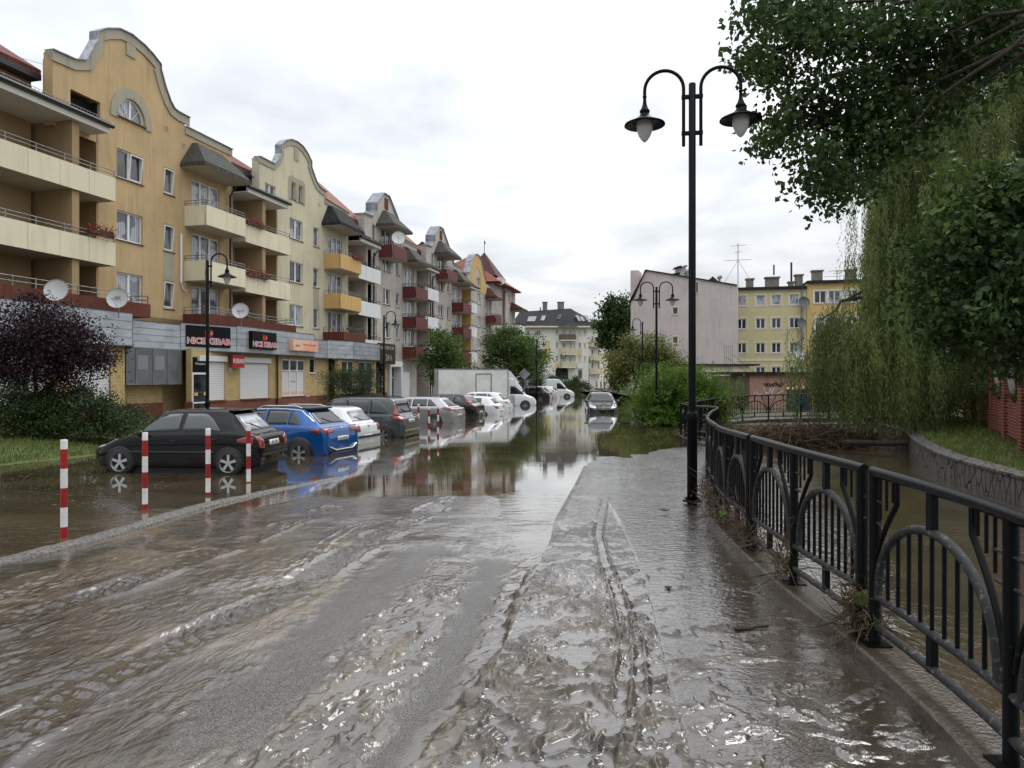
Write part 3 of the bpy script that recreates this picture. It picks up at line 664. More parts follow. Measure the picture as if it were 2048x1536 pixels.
# ===== house 1, ochre
h1=house('apartment_house','ochre apartment house with a curved gable and half round attic window, nearest on the left',0)
out=[(-1.0,3.5),(8.22,3.5),(8.22,14.86),(4.45,14.86),(4.45,15.1),(4.7,15.42),(3.9,15.42),(3.61,15.46),(3.3,15.75),(2.97,16.3),(2.75,16.75),(2.6,17.1),(2.6,17.3),(2.15,17.52),(1.6,17.72),(.81,17.84),(.1,17.76),(-.6,17.45),(-1.05,17.1),(-1.05,16.75),(-1.7,15.55),(-2.3,15.36),(-3.3,15.3),(-3.3,12.3),(-1.0,12.3)]
arch=[(.05,13.92)]+[(.88+.83*math.cos(a),13.92+1.0*math.sin(a)) for a in [PI-PI*j/12 for j in range(1,12)]]+[(1.71,13.92)]
H=[arch]+[(.02,1.57,a,b) for a,b in Z3]+[(2.98,3.66,a,b) for a,b in Z3]+[(4.95,7.2,a,b) for a,b in ((10.0,12.4),(7.2,9.6),(5.0,6.85))]+[(-2.45,-.9,13.2,14.1)]
wall(h1,out,H,M['yellow'],0,.14,back=None)
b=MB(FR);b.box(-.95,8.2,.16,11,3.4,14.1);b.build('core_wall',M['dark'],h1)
b=MB(FR);b.add([(8.22,0,3.5),(8.22,11,3.5),(8.22,11,14.1),(8.22,.4,14.86),(8.22,0,14.86)],[(0,1,2,3,4)]);b.build('side_wall',M['yellow'],h1,fixn=False);b=MB(FR);b.box(-3.3,-3.28,.01,.45,12.3,15.3);b.build('gable_end',M['yellow'],h1)
for i,(a,z) in enumerate(Z3):
    window(h1,.02,1.57,a,z,pane=('pd','pc','pb')[i],tilt=i==0);window(h1,2.98,3.66,a,z,cols=1,pane='pg',tilt=True)
b=MB(FR);b.box(2.98,3.66,-.012,.0,6.92,8.27);b.build('grey_panel',M['coping'],h1)
for (a,z),p in zip(((10.0,12.4),(7.2,9.6),(5.0,6.85)),('pb','pc','pc')): door_set(h1,4.95,7.2,a,z,.03,3,p)
# half round window
w=MB(FR);cxw,czw=.88,13.92
def ring(b,r0,r1,y0,y1,n=16,ky=1.2):
    for j in range(n):
        a0=PI*j/n;a1=PI*(j+1)/n;p=[(cxw+r*math.cos(a),y,czw+r*ky*math.sin(a)) for a,r in ((a0,r0),(a1,r0),(a1,r1),(a0,r1)) for y in (y0,)]
        q=[(x,y1,z) for x,y,z in p];b.add(p+q,[(0,1,2,3),(7,6,5,4),(0,4,5,1),(2,6,7,3)])
ring(w,.75,.83,.08,.16);w.box(cxw-.05,cxw+.05,.075,.16,czw,czw+.93);w.box(cxw-.83,cxw+.83,.07,.16,czw,czw+.07)
for sg in (-1,1): w.bar((cxw+sg*.08,.09,czw+.07),(cxw+sg*.55,.09,czw+.66),.03,.02)
wo=w.build('attic_window',M['white'],h1)
p=MB(FR);p.add([(cxw+.78*math.cos(PI*j/14),.13,czw+.94*math.sin(PI*j/14)) for j in range(15)],[tuple(range(15))]);p.build('pane',M['pb'],wo,fixn=False)
w=MB(FR);ring(w,.84,1.24,-.05,.0,20,1.18);w.box(cxw-1.24,cxw-.84,-.05,0,czw-.12,czw-.002);w.box(cxw+.84,cxw+1.24,-.05,0,czw-.12,czw-.002);w.build('arch_surround',M['coping'],h1)
p=MB(FR);p.box(cxw-.86,cxw+.86,-.09,.06,czw-.06,czw-.003);p.build('sill',M['sill'],wo)
coping(h1,[(-3.35,15.32),(-2.3,15.38),(-1.72,15.58),(-1.1,16.75),(-1.1,17.12),(-.6,17.48),(.1,17.80),(.81,17.88),(1.6,17.75),(2.15,17.56),(2.66,17.3),(2.66,17.05),(2.97,16.35),(3.3,15.8),(3.61,15.5),(3.9,15.45),(4.75,15.44)])
coping(h1,[(4.47,14.9),(8.25,14.9)],h=.36)
w=MB(FR);w.box(.55,1.1,-.052,0,16.85,17.45);w.build('key_block',M['coping'],h1)
for s_,z in ((3.15,14.35),(4.35,13.9)): vent(h1,s_,z)
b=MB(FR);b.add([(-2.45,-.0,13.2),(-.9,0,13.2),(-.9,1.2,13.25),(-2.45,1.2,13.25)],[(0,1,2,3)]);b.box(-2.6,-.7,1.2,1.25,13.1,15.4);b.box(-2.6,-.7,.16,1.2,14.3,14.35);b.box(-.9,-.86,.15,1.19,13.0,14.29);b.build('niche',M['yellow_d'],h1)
for z in (9.95,7.15): balcony(h1,4.42,7.67,1.3,z,'panel_c',1.0)
canopy(h1,4.1,7.95,1.45,12.75,1.5,'moss')
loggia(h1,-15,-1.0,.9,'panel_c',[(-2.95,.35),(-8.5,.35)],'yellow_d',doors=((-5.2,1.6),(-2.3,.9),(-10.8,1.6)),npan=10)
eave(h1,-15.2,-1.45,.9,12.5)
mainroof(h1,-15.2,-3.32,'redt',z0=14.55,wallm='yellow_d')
drain(h1,7.85,-.1,4.9,12.2)
b=MB(FR);b.tube([(4.1,-.06,6.9),(4.1,-.06,9.35)],.06,8);b.tube([(4.1,-.06,6.9),(4.2,-.1,6.55),(4.5,-.1,6.5)],.03,6);b.build('white_pipe',M['white'],h1)
# loggia bay between houses 1 and 2 belongs to house 2
h2=house('apartment_house','cream apartment house with a narrow curved gable and two ochre balconies',15)
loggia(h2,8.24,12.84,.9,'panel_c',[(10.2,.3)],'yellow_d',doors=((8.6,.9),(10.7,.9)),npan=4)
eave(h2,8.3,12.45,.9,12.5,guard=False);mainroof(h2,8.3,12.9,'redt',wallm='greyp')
out=[(12.84,3.5),(22.3,3.5),(22.3,14.5),(18.7,14.7),(18.7,15.2),(18.2,15.25),(17.7,15.4),(17.35,15.65),(17.0,16.1),(16.75,16.4),(16.75,16.75),(16.3,17.15),(15.7,17.42),(15.,17.5),(14.3,17.42),(13.6,17.1),(13.2,16.7),(13.2,16.2),(12.9,15.7),(12.4,15.3),(11.7,15.3),(10.9,15.3),(10.9,13.0),(12.84,13.0)]
HB=((10.0,12.3),(7.2,9.6),(5.0,6.85))
H=[(14.22,15.8,a,b) for a,b in Z3]+[(17.2,17.94,a,b) for a,b in Z3]+[(19.2,21.3,a,b) for a,b in HB]+[(14.42,14.9,13.7,14.75),(15.3,15.75,13.7,14.75),(11.5,12.6,13.15,13.95)]
wall(h2,out,H,M['cream'])
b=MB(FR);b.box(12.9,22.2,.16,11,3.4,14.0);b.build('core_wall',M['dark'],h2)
b=MB(FR);b.add([(22.3,0,3.5),(22.3,11,3.5),(22.3,11,14.1),(22.3,.4,14.5),(22.3,0,14.5)],[(0,1,2,3,4)]);b.build('side_wall',M['cream'],h2,fixn=False);b=MB(FR);b.box(10.9,10.92,.01,.5,13.,15.3);b.build('gable_end',M['cream'],h2)
for i,(a,z) in enumerate(Z3):
    window(h2,14.22,15.8,a,z,pane=('pc','pd','pb')[i]);window(h2,17.2,17.94,a,z,cols=1,pane='pg')
b=MB(FR);b.box(17.2,17.94,-.012,0,6.92,8.27);b.build('grey_panel',M['coping'],h2)
window(h2,11.5,12.6,13.15,13.95,cols=2,pane='pg',sill=None)
for a,z in HB: door_set(h2,19.2,21.3,a,z,.03,3,'pc')
for s_ in (14.42,15.3): window(h2,s_,s_+.46,13.7,14.75,cols=1,pane='pg',fm='sillw')
w=MB(FR);w.prism([(14.12,13.55),(16.02,13.55),(16.02,14.9),(15.07,15.15),(14.12,14.9)],-.03,-.002)
# cut the surround around the two small windows
w=MB(FR)
for a in ((14.12,14.38,13.6,14.8),(14.94,15.26,13.6,14.8),(15.8,16.06,13.6,14.8),(14.12,16.06,14.8,15.05),(14.3,15.9,15.05,15.15)): w.box(a[0],a[1],-.04,0,a[2],a[3])
w.build('attic_surround',M['coping'],h2)
coping(h2,[(10.85,15.32),(11.7,15.32),(12.4,15.32),(12.85,15.7),(13.15,16.2),(13.15,16.75),(13.6,17.14),(14.3,17.46),(15.,17.54),(15.7,17.46),(16.3,17.19),(16.82,16.77),(16.82,16.4),(17.05,16.12),(17.4,15.68),(17.72,15.43),(18.2,15.28),(18.9,15.24)],h=.34)
coping(h2,[(18.72,14.74),(22.35,14.52)],h=.32)
w=MB(FR);w.box(14.75,15.25,-.042,0,16.3,17.15);w.build('key_block',M['coping'],h2)
vent(h2,18.0,14.1);vent(h2,18.9,13.7)
for z in (9.9,7.1): balcony(h2,18.61,21.85,1.3,z,'panel_y',1.02)
canopy(h2,18.3,22.1,1.45,12.75,1.6,'slate')
# terraces with brick parapets over the shops
def terrace(root,s0,s1,o,z0=4.72,z1=5.32,ends=True):
    b=MB(FR);b.box(s0,s1,-o,-o+.16,z0,z1)
    b.box(s0,s0+.16,-o+.165,0,z0,z1);b.box(s1-.16,s1,-o+.165,0,z0,z1)
    t=b.build('brick_parapet',M['rtrim'],root)
    railing(t,[(s0+.08,-.02),(s0+.08,-o+.08),(s1-.08,-o+.08),(s1-.08,-.02)],z1,.36,.9)
terrace(h1,-15,-.1,1.9);terrace(h1,4.3,8.0,1.5);terrace(h2,8.1,13.0,1.2);terrace(h2,18.5,21.9,1.6)
# ===== houses 3 and 4: grey pink with pointed gables, dark balconies
def grey_house(c,label,seed,red=True):
    r=random.Random(seed);h=house('apartment_house',label,c);q=c-29.0
    def T(P): return [(x+q,z) for x,z in P]
    out=T([(26.3,.2),(36.1,.2),(36.1,14.5),(33.1,14.6),(32.9,14.9),(31.2,16.4),(29.7,17.6),(28.6,17.6),(27.3,16.5),(27.3,15.9),(26.4,15.2),(25.0,15.1),(25.,13.4),(26.3,13.4)])
    H=[];
    for a,b in Z3: H+=[(28.5+q,30.0+q,a,b),(31.2+q,32.0+q,a,b),(26.5+q,27.3+q,a,b)]
    H+=[(26.5+q,27.25+q,13.35,14.6),(28.2+q,30.2+q,12.75,14.6)]+[(33.1+q,35.4+q,a,b) for a,b in ((9.85,12.1),(7.1,9.3),(5.,6.8))]
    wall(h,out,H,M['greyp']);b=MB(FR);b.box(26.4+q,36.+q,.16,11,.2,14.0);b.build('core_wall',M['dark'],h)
    b=MB(FR);b.add([(36.1+q,0,.2),(36.1+q,11,.2),(36.1+q,11,14.1),(36.1+q,.4,14.5),(36.1+q,0,14.5)],[(0,1,2,3,4)]);b.build('side_wall',M['greyp'],h,fixn=False);b=MB(FR);b.box(25.+q,25.02+q,.01,.8,13.4,15.1);b.build('gable_end',M['greyp'],h)
    for a,b in Z3:
        window(h,28.5+q,30.+q,a,b,pane=r.choice(['pc','pb','pd']));window(h,31.2+q,32.+q,a,b,cols=1,pane='pg',tilt=r.random()<.5);window(h,26.5+q,27.3+q,a,b,cols=1,pane='pg',tilt=r.random()<.5)
    window(h,26.5+q,27.25+q,13.35,14.6,cols=1,pane='pg');door_set(h,28.2+q,30.2+q,12.75,14.6,.03,2,'pg')
    for a,b in ((9.85,12.1),(7.1,9.3),(5.,6.8)): door_set(h,33.1+q,35.4+q,a,b,.03,3,'pc')
    coping(h,T([(24.95,15.12),(26.4,15.2),(27.25,15.9),(27.25,16.5),(28.6,17.64),(29.7,17.64),(31.25,16.42),(32.95,14.9),(33.15,14.62)]),'coping',.9,.1)
    coping(h,T([(33.15,14.6),(36.15,14.52)]),h=.2)
    b=MB(FR);b.box(28.85+q,29.5+q,-.06,0,16.4,17.3);b.build('brick_key',M['rtrim'],h)
    balcony(h,27.71+q,30.69+q,1.3,12.2,'redp',1.05,rail='black',npan=1)
    canopy(h,27.2+q,31.2+q,1.6,14.55,1.6,'moss',1.3)
    for z in (9.35,6.65,3.95): balcony(h,32.7+q,35.7+q,1.3,z,'redp',1.05,rail='black',npan=1)
    canopy(h,32.4+q,36.0+q,1.5,12.4,1.5,'moss')
    # loggia with white boards to the left of the gable
    for z in (4.3,7.2,9.95,):
        b=MB(FR);b.box(22.32+q,26.28+q,-.75,1.6,z-.3,z);sl=b.build('balcony_slab',M['soff'],h)
        b=MB(FR)
        for i in range(3): b.box(22.35+q+i*1.31,22.35+q+i*1.31+1.28,-.85,-.78,z-.35,z+.75)
        b.build('front_board',M['panel_w'],sl);railing(sl,[(22.4+q,-.8),(26.2+q,-.8)],z+.75,.28,1.3,'black')
        door_set(h,23.2+q,24.6+q,z+.02,z+2.1,1.37,2,'pg')
    b=MB(FR);b.box(22.32+q,26.28+q,1.6,1.7,.2,13);b.box(24.2+q,24.35+q,-.6,1.5,.3,12.4);b.build('recess_wall',M['greyp'],h)
    eave(h,22.3+q,25.95+q,.9,12.4,guard=False);mainroof(h,22.3+q,26.4+q,'ort',z0=14.6,z1=18.3,y1=4.8,wallm='greyp')
    drain(h,26.35+q,-.08,.3,11.9)
    return h
h3=grey_house(29.0,'grey pink stained house with pointed gable and maroon balconies, third in the row',3)
h4=grey_house(42.6,'grey pink house with pointed gable and maroon balconies beyond the first such house',5)
# ===== house 5: yellow bell gable
h5=house('apartment_house','grey house with a yellow bell shaped gable and red corner balcony, fifth in the row',56)
out=[(53.0,.2),(62.2,.2),(62.2,13.9),(59.6,14.0),(59.4,14.4),(58.6,14.9),(57.9,15.9),(57.3,16.6),(56.2,17.0),(55.2,17.0),(54.4,16.7),(53.6,16.0),(53.1,15.0),(52.6,14.4),(51.9,14.3),(51.9,12.9),(53.,12.9)]
H=[(55.9,57.2,a,b) for a,b in Z3]+[(58.4,59.0,a,b) for a,b in Z3]+[(59.7,61.8,a,b) for a,b in ((9.6,11.9),(6.9,9.1),(4.2,6.4))]+[(55.6,57.0,12.7,14.3)]
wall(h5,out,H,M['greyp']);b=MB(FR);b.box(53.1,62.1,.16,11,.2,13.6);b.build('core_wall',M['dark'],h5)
b=MB(FR);b.prism([(53.1,12.6),(54.9,12.6),(54.9,14.9),(55.8,15.6),(57.1,14.9),(57.1,12.6),(60.2,12.6),(59.4,14.2),(58.6,14.8),(57.85,15.8),(57.2,16.5),(56.2,16.9),(55.2,16.9),(54.4,16.6),(53.65,15.95),(53.15,15.0)],-.03,-.002);b.build('yellow_field',M['panel_y'],h5)
coping(h5,[(51.9,14.32),(52.6,14.45),(53.05,15.05),(53.55,16.05),(54.4,16.75),(55.2,17.05),(56.2,17.05),(57.35,16.62),(57.95,15.9),(58.65,14.95),(59.45,14.4)],h=.15,w=.7)
for a,b in Z3: window(h5,55.9,57.2,a,b,pane='pb');window(h5,58.4,59.0,a,b,cols=1,pane='pg')
window(h5,55.6,57.0,12.7,14.3,cols=2,pane='pg',trans=.4)
for a,b in ((9.6,11.9),(6.9,9.1),(4.2,6.4)): door_set(h5,59.7,61.8,a,b,.03,3,'pb')
for z in (9.1,6.4): balcony(h5,59.3,62.0,1.4,z,'redp',1.0,rail='black',npan=1)
canopy(h5,59.1,62.2,1.6,12.1,1.5,'brt')
b=MB(FR);b.box(49.7,53.0,1.6,1.7,.2,12.9);b.box(51.3,51.4,-.6,1.5,.3,12.2);b.build('recess_wall',M['panel_y'],h5)
for z in (4.3,7.2,9.95,):
    b=MB(FR);b.box(49.72,52.98,-.75,1.59,z-.3,z);sl=b.build('balcony_slab',M['soff'],h5)
    b=MB(FR);b.box(49.75,51.3,-.85,-.78,z-.35,z+.75);b.box(51.4,52.95,-.85,-.78,z-.35,z+.75);b.build('front_board',M['panel_w'],sl);railing(sl,[(49.8,-.8),(52.9,-.8)],z+.75,.28,1.3,'black')
eave(h5,49.7,53.0,.9,12.3,guard=False);mainroof(h5,49.8,53.1,'ort',z0=14.3,z1=17.8,y1=4.8,wallm='greyp')
b=MB(FR);b.box(51.,52.2,5.5,6.6,15.5,17.3);b.build('chimney',M['rbrick'],h5)
# ===== tower house with hipped roof
h6=house('apartment_house','grey corner house with a steep pyramid tiled roof and weather vane',68)
b=MB(FR);b.box(62.3,67.8,0,10,.2,15.0);b.build('stair_wall',M['greyp'],h6)
H=[(69.6,70.3,12.6,13.9),(71.2,72.0,12.2,14.2),(70.6,72.3,9.3,11.4),(70.6,72.3,6.4,8.5)]
wall(h6,[(67.8,.2),(73.4,.2),(73.4,14.6),(67.8,14.6)],H,M['greyp'],-.4,back=11)
window(h6,69.6,70.3,12.6,13.9,-.4,1,'pg');window(h6,71.2,72.0,12.2,14.2,-.4,1,'pb');window(h6,70.6,72.3,9.3,11.4,-.4,2,'pb');window(h6,70.6,72.3,6.4,8.5,-.4,2,'pb')
b=MB(FR);e=[(61.5,-1.2,14.6),(74.2,-1.2,14.6),(74.2,11.4,14.6),(61.5,11.4,14.6)];r=[(67.5,5.,18.9),(69.5,5.,18.9)]
b.add(e+r,[(0,1,5,4),(1,2,5),(2,3,4,5),(3,0,4)]);b.add([(x,y,z-.12) for x,y,z in e],[(0,1,2,3)]);b.build('hipped_roof',M['ort'],h6)
b=MB(FR);e=[(63.4,-.3,15.6),(68.6,-.3,15.6),(68.6,4.5,15.6),(63.4,4.5,15.6)];b.add(e+[(66.,2.1,19.2)],[(0,1,4),(1,2,4),(2,3,4),(3,0,4)]);b.build('tower_roof',M['brt'],h6)
b=MB(FR);b.tube([(66.,2.1,19.),(66.,2.1,20.8)],.04,6);b.box(66.,66.55,2.09,2.11,20.4,20.7);b.build('weather_vane',M['black'],h6)
b=MB(FR);b.box(72.6,73.6,4,5,15.5,18.4);b.build('chimney',M['rbrick'],h6)
canopy(h6,70.2,73.9,2.2,11.7,1.3,'brt',name='canopy')
balcony(h6,70.4,73.6,1.8,8.7,'panel_w',1.0,rail='black',npan=2)
drain(h6,67.75,-.1,.3,13.6)
# ===== shops under houses 1 and 2 : one low block with a faceted zinc fascia
shop=house('shop_block','row of ground floor shops in yellow brick under a grey zinc fascia',5,'shop row')
fac=[(-16,2.0),(-1.25,2.0),(-.25,1.0),(2.9,1.0),(5.9,2.0),(13.8,2.0),(15.3,1.0),(17.3,1.0),(19.6,1.8),(24.0,1.8),(24.7,1.0),(27.2,1.2)]
def zt(i): return 4.78 if fac[i][1]>=1.8 and fac[i+1][1]>=1.8 else 4.66
for i in range(len(fac)-1):
    (a,o0),(c,o1)=fac[i],fac[i+1];L=math.hypot(c-a,o1-o0);z1=4.80 if max(o0,o1)>1.5 else 4.66;z1={0:4.80,1:4.80,2:4.64,3:4.74,4:4.80,5:4.74,6:4.62}.get(i,4.66)
    sub=FR@Matrix.Translation(Vector((a,-o0,0)))@Matrix.Rotation(math.atan2(-(o1-o0),(c-a)),4,'Z')
    b=MB(sub);b.box(0,L-.004,0,.10,3.45,z1);bo=b.build('fascia_panel',M['band'],shop)
    b=MB(sub);nz=4
    for k in range(1,nz): z=3.45+(z1-3.45)*k/nz;b.box(.01,L-.02,-.006,.02,z-.008,z+.008)
    b.box(-.012,.012,-.008,.03,3.46,z1-.01);b.box(-.01,L,-.02,.12,z1,z1+.03);b.box(-.0,L-.01,-.012,.05,3.40,3.45);b.build('seam',M['seam'],bo)
b=MB(FR);b.hull([(a,-o+.10) for a,o in fac]+[(27.2,1.0),(-16,1.0)],4.60,4.62);b.hull([(a,-o+.12) for a,o in fac]+[(27.2,1.0),(-16,1.0)],3.50,3.52);b.build('flat_roof',M['slate'],shop)
# brick walls: base red, upper yellow, at o=front
def swall(s0,s1,o,holes=(),base=True):
    z0=.9
    ol=[(s0,z0)]
    for h in holes:
        if h[2]<=z0: ol+=[(h[0],z0),(h[0],h[3]),(h[1],h[3]),(h[1],z0)]
    wall(shop,ol+[(s1,z0),(s1,3.5),(s0,3.5)],[h for h in holes if h[2]>z0],M['ybrick'],-o,.12,'brick_wall',back=.3)
    hs=[h for h in holes if h[2]<=z0]
    xs=[s0]+[x for h in hs for x in (h[0],h[1])]+[s1]
    for a,c in zip(xs[::2],xs[1::2]):
        if c-a>.02: b=MB(FR);b.box(a,c,-o-.03,-o+.4,-.6,z0);b.build('brick_base',M['rbrick'],shop)
swall(-16,-1.25,1.55,[(-14,-10,.95,3.2),(-8,-5,.95,3.2),(-3.9,-1.95,.95,3.2)])
for a,c in ((-14,-10),(-8,-5),(-3.9,-1.95)):
    b=MB(FR);b.box(a+.02,c-.02,-1.47,-1.44,.95,3.0);s_=b.build('roller_shutter',M['shut'],shop);b=MB(FR);b.box(a,c,-1.66,-1.44,3.0,3.25);b.build('shutter_box',M['shutbox'],s_)
swall(-1.2,2.45,.35);b=MB(FR);b.box(-1.25,-1.2,-1.55,-.0,.9,3.5);b.build('return_wall',M['ybrick'],shop)
M['chim2']=mat('pale_grey_metal',c255(128,130,130),.5)
# grey ventilation enclosure
b=MB(FR);b.box(-.55,2.95,-1.02,-.36,1.78,3.44);v=b.build('ac_enclosure',M['acg'],shop)
b=MB(FR)
for x in (-.55,.0,1.05,1.98,2.94): b.box(x-.012,x+.012,-1.045,-1.022,1.78,3.44)
b.box(-.56,2.96,-1.045,-1.022,1.77,1.81);b.build('enclosure_frame',M['zinc'],v)
for x in (.35,1.4):
    b=MB(FR);b.box(x-.25,x+.38,-1.032,-1.023,2.45,3.1);b.build('ac_unit',M['chim2'],v)
# door and shop windows in the o=1.5 plane
swall(3.05,14.1,1.5,[(3.12,4.35,.1,3.1),(4.36,5.62,.95,3.1),(6.9,9.6,.95,3.1),(10.95,13.5,.95,3.2)])
b=MB(FR)
dr=window(shop,3.12,4.35,.12,2.35,-1.5,1,'pd',.05,None,name='shop_door',trans=.33,t=.1)
b=MB(FR);b.box(3.12,4.35,-1.49,-1.44,2.36,3.08);tr=b.build('door_sign_panel',M['black'],shop)
text('El Depilation',.16,M['wht'],upright(FR,3.73,-1.497,2.78),tr,sx=.9)
b=MB(FR);b.box(4.18,4.22,-1.56,-1.50,1.1,1.3);b.build('handle',M['zinc'],dr)
b=MB(FR);b.box(3.3,3.55,-1.475,-1.468,1.2,1.36);b.box(3.98,4.13,-1.475,-1.468,1.2,1.38);b.build('sticker',M['panel_y'],dr)
for a,c in ((4.40,5.62),(6.9,9.6)):
    b=MB(FR);b.box(a,c,-1.45,-1.42,.95,2.9);s_=b.build('roller_shutter',M['shut'],shop);b=MB(FR);b.box(a-(.9 if a<5 else .1),c+.06,-1.62,-1.46,2.92,3.2);b.build('shutter_box',M['shutbox'],s_)
    b=MB(FR);b.box(a-.05,c+.05,-1.60,-1.5,.88,.945);b.build('sill',M['rbrick'],s_)
wf=window(shop,10.95,13.5,.97,3.2,-1.5,3,'pg',.05,'sill',name='shop_window',trans=.70)
M['filmw']=mat('white_window_film',(.68,.66,.66),.4);M['filmp']=mat('pink_window_film',c255(226,180,160),.4)
b=MB(FR)
for i in range(3): b.box(11.04+i*.83,11.73+i*.83,-1.4595,-1.4535,1.25,2.46)
wfm=b.build('window_film',M['filmw'],wf)
b=MB(FR)
for i in range(3): b.box(11.04+i*.83,11.73+i*.83,-1.4595,-1.4535,1.03,1.249)
b.build('pink_film',M['filmp'],wf);text('PAYTA',.13,M['dark'],upright(FR,12.22,-1.462,1.85),wfm,sx=1.2)
# drain by the second shutter
b=MB(FR);b.tube([(10.3,-1.6,.1),(10.3,-1.6,3.4)],.055,8);b.build('drainpipe',M['gutter'],shop)
swall(14.15,18.2,.6,[(14.9,16.4,2.4,3.4)]);window(shop,14.9,16.4,2.4,3.4,-.6,1,'pd',.06,'sillw')
swall(18.3,24.4,1.3,[(18.8,20.6,.95,3.3),(21.4,23.8,.95,3.3)])
for a,c in ((18.8,20.6),(21.4,23.8)): window(shop,a,c,.97,3.3,-1.3,2,'pg',.06,'sill',trans=.65)
swall(24.5,27.4,.9,[(25.0,26.9,.95,3.3)]);window(shop,25.,26.9,.97,3.3,-.9,3,'pd',.06,'sill',trans=.7,fm='black')
b=MB(FR);b.box(-16,27.4,.0,.15,-.5,5.0);b.build('back_wall',M['ybrick'],shop)
# entrance further along under house 3
b=MB(FR);b.box(28.,30.6,-.9,0,3.05,3.5);b.box(28.,28.25,-.9,-.1,0,3.04);b.box(30.35,30.6,-.9,-.1,0,3.04);b.box(30.7,33.5,-.35,-.05,0,2.6);b.build('entrance_porch',M['panel_w'],shop)
window(shop,28.3,30.3,.1,3.0,-.3,3,'pg',.05,None,name='shop_door',trans=.7)
# ---------- signs
def sign(label,s0,s1,o,z0,z1,mt,dep=.12,fr=None):
    b=MB(fr or FR);b.box(s0,s1,-o-dep,-o,z0,z1);v=(fr or FR)@Vector(((s0+s1)/2,-o,z0));root=emp('shop_sign',label,'sign',tuple(v),RZ);b.build('sign_board',mt,root);return root
M['sgn']=mat('black_sign_face',(.006,.006,.008),.4,spec=.15);M['red']=mat('red_sign_face',c255(160,22,44),.45);M['redl']=mat('crimson_letter',c255(196,22,60),.5);M['org']=mat('orange_logo',c255(220,130,80),.5)
M['sgo']=noisy('pale_orange_sign',c255(236,196,170),c255(222,150,120),.8,.4)
def nk(root,fr,sc,x,d,z):
    text('NICE KEBAB',.50*sc,M['redl'],fr@Matrix.Translation(Vector((x,d-.006,z-.32*sc)))@Matrix.Rotation(PI/2,4,'X'),root,'lettering',.004,1.08)
    cu=text('NICE KEBAB',.50*sc,M['wht'],fr@Matrix.Translation(Vector((x,d-.003,z-.32*sc)))@Matrix.Rotation(PI/2,4,'X'),root,'letter_outline',.001,1.08)
    bm=bmesh.new();bm.from_mesh(cu.data)
    # fatten the outline copy
    cu2=bpy.data.curves.new('t','FONT');cu2.body='NICE KEBAB';cu2.size=.50*sc;cu2.align_x='CENTER';cu2.align_y='CENTER';cu2.offset=.03*sc;cu2.extrude=.001;cu2.resolution_u=2
    t=bpy.data.objects.new('t',cu2);COL.objects.link(t);me=bpy.data.meshes.new_from_object(t.evaluated_get(bpy.context.evaluated_depsgraph_get()));bpy.data.objects.remove(t)
    me.transform(wm(root).inverted()@fr@Matrix.Translation(Vector((x,d-.003,z-.32*sc)))@Matrix.Rotation(PI/2,4,'X')@Matrix.Diagonal((1.08,1,1,1)));me.materials.append(M['wht']);cu.data=me;bm.free()
    b=MB(fr)
    b.prism([(x-.26*sc,z+.05*sc),(x-.02*sc,z+.05*sc),(x-.04*sc,z+.3*sc),(x-.1*sc,z+.42*sc),(x-.14*sc,z+.3*sc),(x-.2*sc,z+.42*sc),(x-.27*sc,z+.3*sc)],d-.008,d-.002);b.box(x-.28*sc,x+.25*sc,d-.008,d-.002,z-.04*sc,z-.0*sc);b.build('emblem',M['redl'],root)
    b=MB(fr)
    for k in range(4): b.prism([(x+(.04+.05*k)*sc,z+.06*sc),(x+(.08+.05*k)*sc,z+.06*sc),(x+(.13+.05*k)*sc,z+.22*sc),(x+(.06+.05*k)*sc,z+.40*sc),(x+(.09+.05*k)*sc,z+.22*sc)],d-.008,d-.002)
    b.build('emblem_wing',M['org'],root)
# first sign lies on the angled facet between s=2.9 and 5.9
(a,o0),(c,o1)=fac[3],fac[4];SF=FR@Matrix.Translation(Vector((a,-o0,0)))@Matrix.Rotation(math.atan2(-(o1-o0),(c-a)),4,'Z')
sg=sign('large black shop sign reading NICE KEBAB behind the lamp post',.27,2.75,0,3.62,4.68,M['sgn'],.05,fr=SF);nk(sg,SF,.82,1.51,-.05,4.17)
(a,o0)=fac[4]
sg=sign('smaller black NICE KEBAB sign box over the second shutter',6.95,9.25,2.0,3.66,4.62,M['sgn'],.22);nk(sg,FR,.76,8.1,-2.22,4.15)
sg=sign('pale orange shop sign box at the end of the grey fascia',10.9,13.8,2.0,3.72,4.36,M['sgo'],.28)
text('Gabinet kosmetyczny',.20,M['org'],upright(FR,12.75,-2.285,4.12),sg,sx=.9);text('PAYTA',.16,M['dark'],upright(FR,11.4,-2.285,4.0),sg)
sg=sign('small red sign reading KEBAB hanging by the white shutter',5.75,6.75,1.75,2.62,3.3,M['red'],.12);text('KEBAB',.34,M['wht'],upright(FR,6.25,-1.875,2.96),sg,sx=.95)
sg=sign('dark brown sign with phone number and 24 h ending the shop row',24.75,27.9,1.25,3.2,4.85,mat('dark_brown_sign',c255(38,32,28),.5),.15)
M['beige']=mat('beige_lettering',c255(190,180,160),.5)
text('tel. 56 283 81 69',.40,M['beige'],upright(FR,26.3,-1.405,4.5),sg,sx=.95);text('24 h',.72,M['beige'],upright(FR,26.6,-1.405,3.7),sg)
b=MB(FR);b.box(5.98,6.18,-1.53,-1.5,2.42,2.62);t_=b.build('house_number',M['white'],None);tag(t_,'small round white house number plate 6 on the yellow brick pier','sign');text('6',.16,M['dark'],upright(FR,6.08,-1.535,2.52),t_)
